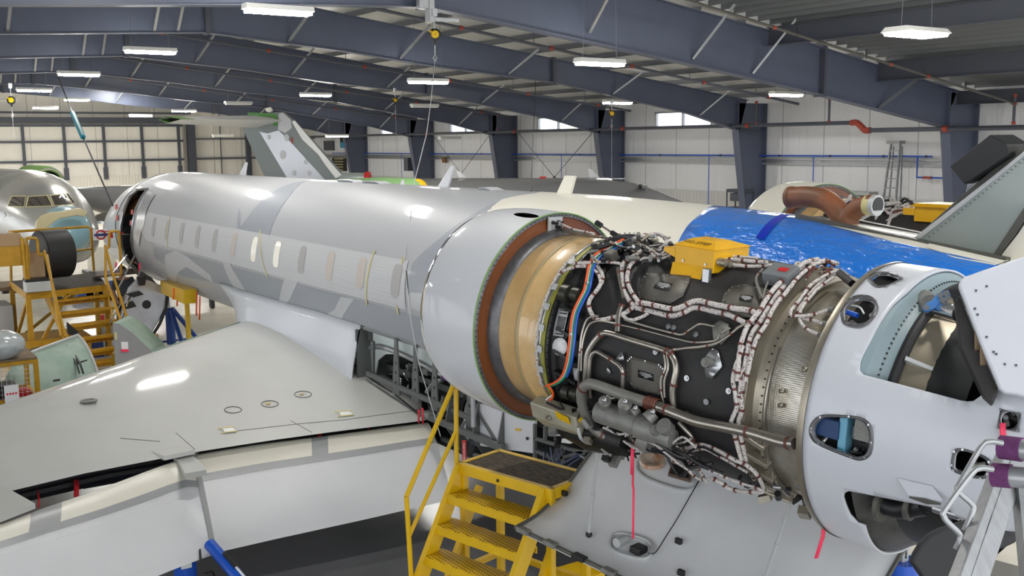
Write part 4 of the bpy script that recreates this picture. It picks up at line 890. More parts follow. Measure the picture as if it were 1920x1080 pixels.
# pipes and harnesses traced over the casing
def rnp(pl, r0, r=None):
    return [ecp(x, y, r0) for x, y in pl]
def epipe(name, pl, rad, m_, r0=.735, sp=6, n=12, clamps=(), cm=None, cr=1.5, wob=0):
    pts = spline(rnp(pl, r0), sp)
    if wob: pts = [p+A(rnd.uniform(-1, 1), rnd.uniform(-1, 1), rnd.uniform(-1, 1))*wob for p in pts]
    b = MB(); b.tube(pts, rad, n); o = b.build(name, m_, CO, smooth=60)
    for q in clamps:
        i = min(int(q*(len(pts)-2)), len(pts)-2); d = unit(pts[i+1]-pts[i]); c = pts[i]; b = MB(); b.cyl(c-d*.007, c+d*.007, rad*(1.28 if cr == 1.5 else cr), n=12); b.build('clamp', cm or MAROON, o)
    return o
AUTO = lambda n: [(k+.5)/n for k in range(n)]
H = [
 ([(1085, 494), (1100, 493), (1114, 495), (1127, 510), (1129, 525), (1120, 543), (1107, 560), (1104, 573), (1110, 590), (1122, 600), (1142, 597), (1166, 590), (1182, 580), (1194, 572)], .016, 8),
 ([(1045, 516), (1058, 508), (1076, 501), (1094, 499), (1110, 503), (1122, 515), (1126, 530)], .012, 4),
 ([(1073, 494), (1100, 493), (1135, 491), (1162, 494)], .011, 3),
 ([(1201, 470), (1184, 483), (1168, 495), (1166, 515), (1170, 543), (1182, 566), (1194, 575)], .017, 5),
 ([(1195, 484), (1180, 500), (1176, 525), (1184, 547), (1197, 566)], .015, 4),
 ([(1194, 567), (1212, 569), (1230, 573), (1261, 579), (1280, 575), (1305, 564), (1339, 571), (1375, 578), (1406, 582), (1420, 589)], .018, 7),
 ([(1193, 577), (1225, 585), (1259, 592), (1282, 586), (1303, 577), (1339, 584), (1365, 590), (1385, 599), (1400, 606), (1414, 604)], .018, 7),
 ([(1165, 590), (1180, 600), (1200, 596), (1215, 588)], .012, 0),
 ([(1382, 715), (1384, 690), (1388, 652), (1398, 619), (1410, 600), (1424, 583), (1436, 563), (1450, 543), (1465, 528), (1481, 517), (1504, 495), (1520, 489), (1533, 486)], .016, 8),
 ([(1391, 715), (1396, 690), (1403, 647), (1412, 622), (1427, 600), (1440, 578), (1455, 556), (1470, 536), (1484, 522), (1500, 505), (1515, 494), (1549, 490), (1571, 495)], .016, 8),
 ([(1398, 715), (1404, 690), (1414, 647), (1425, 625), (1436, 608), (1452, 575), (1473, 549), (1494, 523), (1510, 508), (1526, 498)], .014, 7),
 ([(1572, 507), (1550, 515), (1522, 533), (1508, 550), (1497, 565), (1483, 583), (1486, 592), (1510, 592), (1530, 588), (1553, 581)], .010, 5),
 ([(1567, 514), (1545, 524), (1525, 543), (1504, 570), (1496, 585), (1505, 597), (1525, 600), (1542, 607)], .010, 4),
 ([(1562, 520), (1535, 540), (1515, 562), (1502, 580), (1500, 600), (1512, 616), (1534, 627)], .010, 4),
 ([(1393, 648), (1386, 670), (1379, 687), (1374, 712), (1377, 730), (1379, 745), (1381, 765), (1371, 790), (1374, 806), (1379, 822), (1390, 862)], .014, 6),
 ([(1411, 650), (1404, 675), (1399, 696), (1393, 720), (1389, 742), (1391, 768), (1384, 793), (1388, 815), (1391, 829), (1399, 866)], .015, 6),
 ([(1402, 650), (1396, 680), (1388, 715), (1386, 740), (1384, 760)], .010, 3),
 ([(1274, 841), (1295, 838), (1316, 834), (1335, 840), (1352, 848), (1379, 863), (1399, 872), (1418, 888), (1432, 915)], .014, 6),
 ([(1274, 848), (1300, 845), (1322, 842), (1350, 856), (1378, 872), (1402, 886)], .010, 4),
 ([(1046, 417), (1062, 424), (1076, 430), (1095, 434), (1115, 438)], .008, 3),
 ([(1186, 448), (1205, 442), (1230, 439), (1243, 443), (1250, 452), (1246, 460)], .014, 2),
 ([(1185, 450), (1200, 458), (1215, 466), (1235, 470), (1258, 468)], .013, 2),
 ([(1270, 470), (1245, 486), (1230, 482), (1222, 476), (1216, 466)], .009, 3),
 ([(1360, 486), (1385, 487), (1410, 490), (1440, 492)], .012, 3), ([(1362, 494), (1390, 498), (1420, 499), (1450, 497)], .012, 3), ([(1365, 481), (1390, 482), (1420, 484)], .010, 1),
]
for i, (pl, rad, n) in enumerate(H): epipe('wiring_harness', pl, rad*.9, HARN, .725+.012*(i % 3), clamps=AUTO(n), wob=.0012)
Hd = [([(1254, 859), (1282, 876), (1310, 898), (1335, 896)], .008), ([(1335, 896), (1352, 905), (1371, 917), (1399, 922), (1429, 922)], .012), ([(1330, 880), (1350, 890), (1380, 903), (1410, 912), (1432, 920)], .008), ([(1290, 862), (1310, 880), (1325, 905)], .008)]
for pl, rad in Hd: epipe('wiring_harness', pl, rad, HARN, .80, clamps=AUTO(4))
# edge harness around the fan case with brackets
pe = [EP(.53, th, .685+.006*math.sin(th)) for th in np.arange(30, 118, 3.)]; b = MB(); b.tube([p+A(0, 0, rnd.uniform(-.004, .004)) for p in pe], .011, 8); b.build('edge_harness', HARN, CO)
for th in (38, 56, 68, 80, 92, 104):
    b = MB(); c = EP(.575, th, .70); rad = unit(EP(.6, th, 1)-EP(.6, th, 0)); tg = np.cross(EN, rad); b.box(c, (.045, .045, .006), (EN, tg, rad)); b.build('edge_bracket', PLATE, CO, smooth=0)
P = [
 ([(1099, 748), (1098, 725), (1099, 695), (1102, 664), (1115, 640), (1129, 626), (1145, 626), (1180, 637), (1240, 655), (1254, 662), (1264, 674), (1268, 692), (1264, 715), (1261, 735), (1263, 768)], .020, STEEL, [.36, .62, .68, .9]),
 ([(1166, 573), (1160, 590), (1158, 622)], .018, STEEL, [.05, .95]), ([(1158, 503), (1163, 530), (1170, 560)], .012, STEEL, [.2]),
 ([(1107, 745), (1105, 700), (1108, 670), (1117, 660), (1128, 664), (1152, 679), (1163, 688), (1168, 700), (1167, 735)], .014, STEEL, [.6, .9]),
 ([(1119, 601), (1140, 604), (1199, 617), (1272, 636), (1303, 642), (1337, 640), (1346, 632), (1350, 619)], .007, STEEL, [.3, .6]),
 ([(1171, 599), (1202, 609), (1262, 625), (1280, 627), (1295, 617), (1313, 608), (1340, 612)], .007, STEEL, [.35, .6]),
 ([(1246, 661), (1258, 657), (1285, 653), (1313, 651), (1340, 645), (1360, 634), (1381, 617)], .009, STEEL, [.2, .6, .95]),
 ([(1085, 695), (1087, 660), (1092, 622), (1102, 598), (1122, 592)], .008, STEEL, [.3]), ([(1090, 695), (1091, 655), (1097, 625), (1107, 607), (1127, 600)], .008, STEEL, [.3]), ([(1085, 695), (1086, 730), (1092, 745)], .008, STEEL, []),
 ([(1246, 663), (1248, 690), (1240, 712), (1240, 735), (1245, 760)], .009, STEEL, [.4, .75]), ([(1251, 665), (1253, 690), (1246, 715), (1246, 745)], .008, STEEL, []),
 ([(1164, 756), (1168, 775), (1174, 796), (1180, 815), (1190, 828), (1221, 843), (1254, 852), (1288, 857)], .016, STEEL, [.1, .6, .8]),
 ([(1140, 741), (1150, 747), (1160, 744)], .016, STEEL, []),
 ([(1272, 792), (1285, 805), (1296, 818), (1300, 830)], .014, STEEL, [.9]), ([(1246, 810), (1262, 818), (1278, 826)], .010, STEEL, []),
 ([(1248, 822), (1265, 832), (1280, 836)], .008, STEEL, [.5]), ([(1120, 766), (1148, 775), (1158, 785), (1162, 802), (1170, 806)], .005, STEEL, [.3]),
 ([(1380, 617), (1398, 607), (1420, 597)], .009, STEEL, []), ([(1352, 625), (1370, 615)], .006, STEEL, []), ([(1430, 505), (1418, 522), (1424, 545), (1431, 560)], .008, DUCTG, [.2]),
 ([(1440, 528), (1434, 545), (1430, 560)], .006, DUCTG, []), ([(1103, 830), (1118, 827), (1133, 834), (1140, 843)], .006, CHROME, [.6]), ([(1103, 833), (1115, 840), (1133, 844), (1141, 838)], .006, CHROME, []),
]
for i, (pl, rad, m_, cl) in enumerate(P): epipe('engine_pipe', pl, rad, m_, .735+.006*(i % 2), clamps=cl)
BD = epipe('bleed_duct', [(1136, 819), (1120, 808), (1106, 795), (1094, 765), (1090, 745), (1091, 731), (1100, 722), (1115, 721), (1171, 741), (1227, 759)], .034, DUCTG, .79, n=20, clamps=(.05, .62), cr=1.12)
epipe('bleed_duct', [(1227, 759), (1254, 770), (1282, 781), (1310, 791), (1360, 801), (1410, 812), (1463, 828), (1489, 832)], .031, STEEL, .79, n=20, clamps=(.14, .72, .97), cr=1.15)
pts = rnp([(1211, 754), (1234, 761)], .79); d = unit(pts[1]-pts[0]); L = np.linalg.norm(pts[1]-pts[0]); b = MB(); b.axial(pts[0], d, [(L*k/12, .036+(.008 if k % 2 else 0)) for k in range(13)]); b.build('bellows', mat('brown_bellows', (92, 52, 38), .4, metal=.4), BD, smooth=60)
# hydraulic unit
HU = None
b = MB(); a0, a1 = ecp(1124, 771, .80), ecp(1200, 797, .80); b.cyl(a0, a1, .075, n=20); b.cyl(a1, ecp(1262, 824, .80), .085, .06, n=16); b.cyl(ecp(1205, 815, .78), ecp(1225, 828, .78), .09, n=16); HU = b.build('hydraulic_pump', CAST, CO, smooth=40, bevel=.006)
for (x0, y0, x1, y1, r) in ((1134, 752, 1136, 768, .04), (1172, 757, 1172, 772, .045), (1186, 776, 1196, 766, .03), (1214, 786, 1226, 774, .045), (1244, 798, 1254, 806, .05), (1232, 806, 1216, 822, .035)):
    b = MB(); b.cyl(ecp(x0, y0, .84), ecp(x1, y1, .80), r, r*.9, n=14); b.build('pump_port', CAST, HU, smooth=40)
for x, y in ((1134, 750), (1173, 753), (1224, 772), (1192, 765)):
    b = MB(); c = ecp(x, y, .86); b.ball(c, .018, 6); b.build('port_cap', ALU, HU)
# oil tank box
TK = MB(); qa = [(990, 763), (1005, 747), (1088, 769), (1084, 786)]
s0, t0 = ec(1003, 765, .82); s1, t1 = ec(1086, 790, .82)
prof = [(t0-4, .74), (t0-5, .84), (t0+2, .87), (t0+12, .84), (t0+15, .73)]
TK.grid([[EP(s, th, r) for th, r in prof] for s in (s0, s0+.02, s1)], wrap=True); TK.add([EP(s0, th, r) for th, r in prof], [tuple(range(5))]); TK.add([EP(s1, th, r) for th, r in prof], [tuple(range(5))])
OT = TK.build('oil_tank', mat('olive_grey_tank', (178, 174, 154), .4, metal=.25, var=.2, vscale=6), CO, smooth=20, bevel=.01)
b = MB(); b.beam(EP(s1-.17, t0-4, .853), EP(s1-.05, t0-3, .858), .07, .004, upv=tuple(EP(s1, t0, 1)-EP(s1, t0, 0))); b.build('yellow_tank_label', YEL, OT, smooth=0)
c = EP(s0+.18, t0-1, .86); o = unit(EP(s0, t0, 1)-EP(s0, t0, 0)); b = MB(); b.cyl(c, c+o*.02, .018, n=10); b.build('tank_cap', ALU, OT)
b = MB(); b.tube(spline([EP(s1+.005, t0, .85), EP(s1+.02, t0+4, .88), EP(s1+.02, t0+10, .86), EP(s1+.005, t0+12, .84)], 4), .012, 6); b.build('tank_handle', PLATE, OT)
c = ecp(1092, 787, .84); b = MB(); b.cyl(c, c+o*.02, .02, n=12); b.build('yellow_cap', YEL, OT)
# gearbox cluster below
GB = MB(); GB.tube([EP(s, 136, .74) for s in (.7, .95, 1.25)], [.12, .15, .1], 14); GBo = GB.build('gearbox', mat('dark_gearbox', (46, 46, 44), .45, metal=.5, var=.4, vscale=20), CO, smooth=40)
for k in range(34):
    th = rnd.uniform(118, 146); s = rnd.uniform(.62, 1.15); r = rnd.uniform(.74, .9 if s < 1.25 else .78); c = EP(s, th, r); z = rnd.uniform(.012, .045); b = MB(); ax = unit(A(rnd.uniform(-1, 1), rnd.uniform(-1, 1), rnd.uniform(-1, 1)))
    if k % 2: b.cyl(c-ax*z, c+ax*z, z*.7, n=12)
    else: fa, fb = frame(ax); b.box(c, (z*1.3, z, z*1.8), (fa, fb, ax))
    b.build('accessory', [BLACKD, CAST, BLACKD, ALU, TITAN][k % 5], GBo, smooth=40)
b = MB()
for k in range(22):
    s = rnd.uniform(.65, 1.05); th = rnd.uniform(116, 146); pts = [EP(s+.1*j, th+rnd.uniform(-7, 7), rnd.uniform(.74, .84)) for j in range(4)]; b.tube(spline(pts, 4), rnd.uniform(.004, .009), 6)
b.build('accessory_lines', BLACKD, GBo)
b = MB()
for k in range(10):
    s = rnd.uniform(1.1, 1.6); th = rnd.uniform(116, 128); pts = [EP(s+.12*j, th+rnd.uniform(-6, 6), rnd.uniform(.76, .84)) for j in range(4)]; b.tube(spline(pts, 4), .008, 6)
b.build('accessory_cables', HARN, GBo)
b = MB()
for k in range(9):
    s = rnd.uniform(1.4, 1.7); th = rnd.uniform(116, 128); pts = [EP(s+.14*j, th+rnd.uniform(-6, 6), rnd.uniform(.76, .86)) for j in range(4)]; b.tube(spline(pts, 4), rnd.uniform(.007, .013), 6)
b.build('accessory_cables', BLACKD, GBo)
for k in range(26):
    c = EP(rnd.uniform(2.05, 2.62), rnd.uniform(128, 160), rnd.uniform(.66, .76)); z = rnd.uniform(.015, .05); ax = unit(A(rnd.uniform(-1, 1), rnd.uniform(-1, 1), rnd.uniform(-1, 1))); b = MB(); fa, fb = frame(ax); b.box(c, (z*1.3, z, z*1.8), (fa, fb, ax)) if k % 2 else b.cyl(c-ax*z, c+ax*z, z*.6, n=10); b.build('rear_accessory', [BLACKD, TITAN, ALU, BLACKD][k % 4], GBo, smooth=40)
# ribs of the turbine frame
for th in (104, 114, 124, 134, 146):
    b = MB(); rv = unit(EP(0, th, 1)-EP(0, th, 0)); b.beam(EP(2.2, th, .70), EP(2.36, th+5, .70), .035, .05, upv=tuple(rv)); b.build('turbine_frame_arm', TITAN, CO, smooth=0, bevel=.006)
b = MB(); b.tube([EP(2.35, th, .69) for th in np.arange(60, 150, 4)], .010, 8); b.build('manifold_ring', STEEL, CO)
for x, y in ((1555, 580), (1544, 607), (1536, 627)):
    c = ecp(x, y, .70); b = MB(); b.cyl(c-EN*.03, c+EN*.01, .018, n=12); b.build('connector', CAST, CO)
for x, y in ((1508, 692), (1425+40, 733), (1463, 760)):
    edec('case_patch', [(x-5, y-4), (x+5, y-3), (x+4, y+5), (x-5, y+4)], TITAN, .675)
# yellow cover boxes on top ("NO STEP")
def cover(par, word):
    P0 = ecp(1290, 512, .705); q = P0-EO; u0 = q@ES; 
    def su(x, y, u): P = onP(x, y, EO+ES*u, ES)-EO; return -(P@EN), P@EU
    def sv(x, y, v): P = onP(x, y, EO+EU*v, EU)-EO; return -(P@EN), P@ES
    sL, vb = su(1264, 500, u0); sR, vt = su(1340, 468, u0); sL2, vt2 = su(1266, 459, u0); vt = (vt+vt2)/2; vr = vt+.035
    sf, uf = sv(1303, 445, vt); uf = max(uf, u0-.42)
    b = MB(); vs = [QV(s, u, v) for s, u, v in ((sL, u0, vb), (sR, u0, vb), (sR, uf, vb), (sL, uf, vb), (sL, u0, vt), (sR, u0, vt), (sR, uf, vt), (sL, uf, vt))]
    b.add(vs, [(0, 1, 2, 3), (0, 1, 5, 4), (1, 2, 6, 5), (2, 3, 7, 6), (3, 0, 4, 7), (4, 5, 6, 7)])
    B = b.build('protective_cover', YELO, par, smooth=0, bevel=.006)
    b = MB(); e = .012; um = (u0+uf)/2
    vs = [QV(s, u, v) for s, u, v in ((sL-e, u0+e, vt), (sR+e, u0+e, vt), (sR+e, uf-e, vt), (sL-e, uf-e, vt), (sL+.03, um+.06, vr), (sR-.09, um+.06, vr), (sR-.09, um-.08, vr), (sL+.03, um-.08, vr))]
    b.add(vs, [(0, 1, 2, 3), (0, 1, 5, 4), (1, 2, 6, 5), (2, 3, 7, 6), (3, 0, 4, 7), (4, 5, 6, 7)]); b.build('cover_lid', YELO, B, smooth=0, bevel=.004)
    b = MB(); vs = [QV(s, u, v) for s, u, v in ((sL-.01, u0+.004, vb+.03), (sR-.07, u0+.004, vb+.03), (sR-.07, u0+.035, vb-.085), (sL-.01, u0+.035, vb-.085))]; b.prism(vs, tuple(mk0(-ES)*.02)); b.build('lower_skirt', YELO, B, smooth=0)
    b = MB(); vs = [QV(s, u, v) for s, u, v in ((sL-.09, u0, vt-.03), (sL, u0, vt-.03), (sL, u0, vb+.06), (sL-.09, u0, vb+.09))]; b.prism(vs, tuple(mk0(-ES)*.18)); b.build('side_tab', YELO, B, smooth=0)
    b = MB()
    for s in (sL+.07, sL+.24): c = QV(s, u0+.002, vb+.05); b.cyl(c, c+mk0(ES)*.006, .008, n=10)
    b.build('cover_screws', ALU, B)
    b = MB(); c = QV(sR-.03, u0+.02, vb-.02); b.box(c, (.05, .03, .1), (mk0(EN), mk0(ES), EU)); b.build('mount_bracket', ALU, B, smooth=0, bevel=.004)
    for k in range(4):
        b = MB(); c = QV(sR, u0-.04-.05*k, (vb+vt)/2-.01*k); b.cyl(c, c-mk0(EN)*.06, .022, n=14); b.cyl(c-mk0(EN)*.015, c-mk0(EN)*.03, .027, n=14); b.build('cable_connector', TITAN, B)
    if word: 
        xd = -EN; n_ = unit(np.cross(QV(sR, u0+e, vt)-QV(sL, u0+e, vt), QV(sL+.03, um+.06, vr)-QV(sL, u0+e, vt))); n_ = n_ if n_[2] > 0 else -n_
        yd = unit(np.cross(n_, xd)); c = (QV(sL, u0+e, vt)+QV(sR-.04, u0+e, vt)+QV(sL+.03, um+.06, vr)+QV(sR-.1, um+.06, vr))/4+n_*.004
        text('NO STEP', .052, mat('faded_black_print', (120, 92, 20), .6), c, xd, yd, B, thick=.001)
cover(CO, True)
# sensor box and small parts near the top rear
c = ecp(1465, 516, .74); rv = unit(c-EO-EN*((c-EO)@EN)); tg = np.cross(EN, rv); b = MB(); b.box(c, (.17, .14, .08), (EN, tg, rv)); SB = b.build('sensor_box', mat('grey_box', (112, 116, 118), .45), CO, smooth=0, bevel=.006)
b = MB(); b.box(c+rv*.042+EN*-.02, (.06, .04, .002), (EN, tg, rv)); b.build('red_label', RED, SB, smooth=0)
c = ecp(1146, 480, .76); b = MB(); b.box(c, (.07, .07, .07), (EN, tg, rv)); b.build('relay_box', PANELG, CO, smooth=0, bevel=.006)
# gas strut standing over the top
g0, g1, g2 = onP(1124, 421, EP(.45, 0, .86), ES), onP(1147, 436, EP(.6, 0, .82), ES), onP(1176, 455, EP(.85, 0, .78), ES)
b = MB(); b.cyl(g0, g1, .008, n=8); GS = b.build('gas_strut', CHROME, CO); b = MB(); b.cyl(g1, g2, .019, n=12); b.build('strut_barrel', BLACKD, GS); b = MB(); b.cyl(g0-(g1-g0)*.25, g0+(g1-g0)*.15, .02, n=12); b.build('strut_end', BLACKD, GS)
# clutter of fittings along the top
for k in range(60):
    x = rnd.uniform(1110, 1262); y = 446+rnd.uniform(0, 44)-(x-1110)*.02; c = ecp(x, y, rnd.uniform(.70, .78)); z = rnd.uniform(.010, .030); ax = unit(A(rnd.uniform(-1, 1), rnd.uniform(-1, 1), rnd.uniform(-.4, .4))); b = MB()
    if k % 3: b.cyl(c-ax*z*1.6, c+ax*z*1.6, z*.6, n=10)
    else: fa, fb = frame(ax); b.box(c, (z*1.5, z, z*1.8), (fa, fb, ax))
    b.build('top_fitting', [BLACKD, TITAN, CAST, BLACKD, BLACKD, ALU][k % 6], CO, smooth=40)
for k in range(26):
    x = rnd.uniform(1110, 1240); y = rnd.uniform(452, 488); pl = [(x, y), (x+rnd.uniform(5, 14), y+rnd.uniform(-8, 8)), (x+rnd.uniform(15, 30), y+rnd.uniform(-8, 8))]
    b = MB(); b.tube(spline(rnp(pl, rnd.uniform(.70, .76)), 4), rnd.uniform(.004, .010), 7); b.build('top_line', [HARN, BLACKD, STEEL][k % 3], CO)
for k in range(22):
    x = rnd.uniform(1500, 1578); y = rnd.uniform(487, 515); pl = [(x, y), (x-rnd.uniform(4, 12), y+rnd.uniform(-6, 10)), (x-rnd.uniform(12, 26), y+rnd.uniform(-6, 18))]
    b = MB(); b.tube(spline(rnp(pl, rnd.uniform(.68, .74)), 4), rnd.uniform(.006, .012), 7); b.build('top_line', [HARN, BLACKD, MAROON][k % 3], CO)
b = MB(); b.tube(rnp([(1574, 512), (1598, 532)], .76), .022, 10); b.build('rear_top_tube', BLACKD, CO)
# coloured ribbon of pipes
rib = [(1174, 451), (1158, 459), (1142, 467), (1128, 475), (1117, 484), (1109, 500), (1105, 520), (1100, 543), (1090, 563), (1080, 585), (1075, 610), (1073, 635), (1070, 660), (1066, 684), (1058, 706), (1045, 718), (1029, 724)]
for k, (m_, nm) in enumerate(((ORANGE, 'orange'), (mat('white_wire', (214, 222, 224), .5), 'white'), (mat('green_wire', (18, 128, 92), .45), 'green'), (BLUE, 'blue'))):
    pl = [(x+(k-1.5)*3.2, y+(k-1.5)*(1.6 if y < 490 else .3)) for x, y in rib[:15 if nm == 'blue' else 17]]; epipe('wire_ribbon', pl, .0045 if nm == 'white' else .0085, m_, .745, clamps=(.42, .68) if k == 1 else (), cm=ALU, cr=3).__setitem__('label', nm+' strand')
epipe('wire_ribbon', [(1029, 724), (1036, 735), (1036, 745), (1028, 752)], .008, ORANGE, .76); epipe('wire_ribbon', [(1034, 742), (1026, 748), (1021, 752)], .006, PWHITE, .765)
# metal pad with plugs on the bulkhead
def onS(x, y, s): return onP(x, y, EO-EN*s, EN)
b = MB(); b.prism([onS(x, y, .018) for x, y in ((1027, 407), (1053, 406), (1053, 438), (1026, 441))], tuple(-EN*.012)); PD = b.build('connector_pad', PLATE, IC, smooth=0)
for x, y in ((1036, 417), (1046, 416), (1043, 425), (1048, 430)): c = onS(x, y, .03); b = MB(); b.cyl(c, c-EN*.05, .014, n=10); b.build('plug', BLACKD, PD)
for pl in (((1053, 430), (1085, 438), (1120, 443), (1150, 447)), ((1053, 433), (1085, 441), (1125, 446))):
    b = MB(); pts = [onP(x, y, EP(0, 2, .74), ES) for x, y in pl]; b.tube(spline(pts, 5), .006, 6); b.build('drain_line', STEEL, CO)
# ---- right engine, mirrored, seen past the fuselage
MIR = True
engine(False); 
COr = [o for o in JET.children if o.get('label') == 'right engine core casing'][0]
MIR = False
# its yellow cover, in the view past the fin
Yr = 2*FY+4.55
vs = [onY(x, y, -9.3) for x, y in ((1714, 379), (1781, 381), (1793, 378), (1785, 403), (1752, 417), (1713, 415))]
b = MB(); c0 = onY(1713, 415, -9.3); c1 = onY(1752, 416, -9.3); ax = A(-1, 0, 0); top = onY(1714, 386, -9.3)[2]; L = c0[0]-onY(1772, 416, -9.3)[0]
b.box((c0[0]-L/2, -9.5, (c0[2]+top)/2), (L, .4, top-c0[2])); B2 = b.build('protective_cover', YELO, COr, smooth=0, bevel=.006)
b = MB(); b.box((c0[0]-L/2-.02, -9.5, top+.012), (L+.12, .46, .03), taper=.8); b.box((c0[0]+.06, -9.35, top-.06), (.14, .1, .07)); b.build('cover_lid', YELO, B2, smooth=0)
for k in range(18):
    x = rnd.uniform(1645, 1712); y = rnd.uniform(375, 400); b = MB(); pl = [(x, y), (x+rnd.uniform(4, 12), y+rnd.uniform(-6, 6)), (x+rnd.uniform(10, 24), y+rnd.uniform(-6, 6))]
    b.tube(spline([onY(a, c, -9.4) for a, c in pl], 4), rnd.uniform(.008, .018), 6); b.build('top_line', [HARN, BLACKD, HARN, MAROON][k % 4], COr)
b = MB(); b.cyl(onY(1591, 386, -9.6), onY(1612, 376, -9.6), .02, n=10); b.cyl(onY(1612, 376, -9.6), onY(1626, 370, -9.6), .01, n=8); b.build('gas_strut', BLACKD, COr)
# ---- rear (reverser) cowl with ports
def epf(pl, r=.81): return [ec(x, y, r) for x, y in pl]
def shr(pl, k): cx = sum(p[0] for p in pl)/len(pl); cy = sum(p[1] for p in pl)/len(pl); return [(cx+(x-cx)*k, cy+(y-cy)*k) for x, y in pl]
pA = [(1596, 557), (1614, 552), (1636, 557), (1647, 575), (1641, 594), (1622, 612), (1603, 615), (1581, 607), (1576, 587), (1583, 568)]
pAi = [(1599, 565), (1612, 560), (1630, 562), (1640, 571), (1637, 584), (1629, 590), (1630, 600), (1610, 607), (1598, 600), (1587, 602), (1585, 580)]
pB = [(1627, 520), (1643, 510), (1665, 510), (1684, 516), (1693, 522), (1680, 530), (1664, 537), (1640, 538)]; pBi = shr(pB, .78)
pC = [(1517, 802), (1530, 783), (1551, 777), (1611, 781), (1632, 795), (1638, 820), (1634, 851), (1618, 863), (1597, 860), (1541, 838), (1521, 823)]; pCi = shr(pC, .86)
pE = [(1782, 872), (1787, 845), (1804, 841), (1836, 851), (1857, 866), (1854, 890), (1840, 899), (1804, 892), (1785, 883)]; pEi = shr(pE, .82)
pDi = [(1891+16*math.cos(t), 787+17*math.sin(t)) for t in np.linspace(0, 2*PI, 16, endpoint=False)]; pD = [(1875, 766), (1913, 774), (1909, 810), (1868, 803)]
pF = [(2.90, 112), (2.88, 130), (2.92, 150), (3.1, 158), (3.3, 150), (3.45, 130), (3.6, 116), (3.3, 108), (3.0, 105)]
def sm(pl):
    n = len(pl); P = [pl[-1]]+pl+[pl[0], pl[1]]; o = []
    for i in range(1, n+1):
        for j in range(3):
            t = j/3; o.append(tuple(.5*(2*P[i][k]+(P[i+1][k]-P[i-1][k])*t+(2*P[i-1][k]-5*P[i][k]+4*P[i+1][k]-P[i+2][k])*t*t+(3*P[i][k]-P[i-1][k]-3*P[i+1][k]+P[i+2][k])*t**3) for k in (0, 1)))
    return o
pA, pAi, pB, pBi, pC, pCi, pE, pEi = [sm(p) for p in (pA, pAi, pB, pBi, pC, pCi, pE, pEi)]
pF = sm(pF)
rc = lambda s: float(np.interp(s, [2.65, 3.0, 3.6, 4.4, 5.2], [.807, .81, .80, .77, .72]))
left = [ec(x, y, .81) for x, y in ((1618, 702), (1611, 694), (1612, 680), (1619, 662), (1633, 637), (1648, 608), (1673, 572), (1700, 548))]
bot = [ec(x, y, .81) for x, y in ((1800, 750), (1812, 752), (1824, 751), (1838, 741), (1855, 731), (1875, 728), (1900, 731), (1930, 742))]
low = [ec(x, y, .81) for x, y in ((1622, 987), (1608, 982), (1594, 967), (1586, 949), (1581, 933), (1583, 925), (1591, 921), (1620, 926), (1681, 939), (1779, 958), (1806, 982), (1830, 993), (1898, 1000), (1935, 990))]
outer = [(2.65, -75), (2.65, 285), (2.93, 285), (2.93, 165)]+low+[(4.4, 103), (5.2, 100), (5.2, 76), (4.4, 72)]+bot[::-1]+left+[(2.93, 0), (2.93, -75)]
RC = surf(outer, [epf(p) for p in (pAi, pBi, pCi, pEi, pDi)], .06, 3, lambda s, t: EP(s, t, rc(s))).build('rear_cowl', WHITE2, JET, smooth=50, solid=.012, label='white rear engine cowl with access ports')
for nm, o_, i_ in (('port_frame', pA, pAi), ('port_frame', pB, pBi), ('port_frame', pC, pCi), ('port_frame', pE, pEi), ('port_frame', pD, pDi)):
    surf(epf(o_), [epf(i_)], .1, 5, lambda s, t: EP(s, t, rc(s)+.003)).build(nm, SEAL, RC, smooth=50, solid=.01)
    pp = shr(o_, .93)
    for x, y in pp[::max(1, len(pp)//7)]: b = MB(); c = ecp(x, y, .814); rv = unit(c-EO-EN*((c-EO)@EN)); b.cyl(c, c+rv*.003, .006, n=8); b.build('port_screw', ALU, RC)
b = MB(); b.lathe([(2.62, .80), (2.645, .812), (2.665, .812)], EP, 96, -75, 285); b.build('cowl_front_edge', TITAN, RC, smooth=60)
b = MB(); b.lathe([(2.89, .797), (2.93, .79), (2.95, .76), (3.0, .735), (3.06, .73)], EP, 96, -75, 74); FRr = b.build('rear_frame', LBLUE, RC, smooth=40)
b = MB()
for k in range(80):
    c = EP(2.975, -75+k*2.3, .748); rv = unit(c-EP(2.975, 0, 0)); b.cyl(c, c+rv*.004-EN*.002, .006, n=6)
b.build('frame_rivets', BLACKD, FRr, kind='stuff')
b = MB(); b.tube([EP(3.05, th, .735) for th in range(-75, 120, 4)], .026, 10); b.build('rubber_seal', RUBBER, FRr)
b = MB(); b.lathe([(3.05, .715), (3.10, .705), (3.32, .66), (3.34, .65), (3.3, .62)], EP, 96, -75, 100); NZ = b.build('exhaust_nozzle', mat('nozzle_metal', (172, 162, 142), .4, metal=.55, var=.3, vscale=3), RC, smooth=40)
for th in (28, 55, 82):
    b = MB(); rv = unit(EP(3, th, 1)-EP(3, th, 0)); tg = np.cross(EN, rv); b.prism([EP(3.06, th, .71), EP(3.08, th, .76), EP(3.2, th, .69)], tuple(tg*.02)); b.build('nozzle_bracket', PLATE, NZ, smooth=0)
b = MB(); b.lathe([(2.93, .79), (3.0, .74), (3.1, .68)], EP, 96, 100, 285); b.build('lower_liner', mat('sooty_liner', (84, 84, 82), .5, metal=.3, var=.5, vscale=6), RC, smooth=50)
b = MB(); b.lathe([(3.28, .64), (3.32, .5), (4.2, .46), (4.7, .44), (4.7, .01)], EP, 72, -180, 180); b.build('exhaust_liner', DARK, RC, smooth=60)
b = MB(); b.lathe([(2.67, .775), (2.86, .775)], EP, 60, -75, 24); b.build('port_backing', BLACKD, RC, smooth=60)
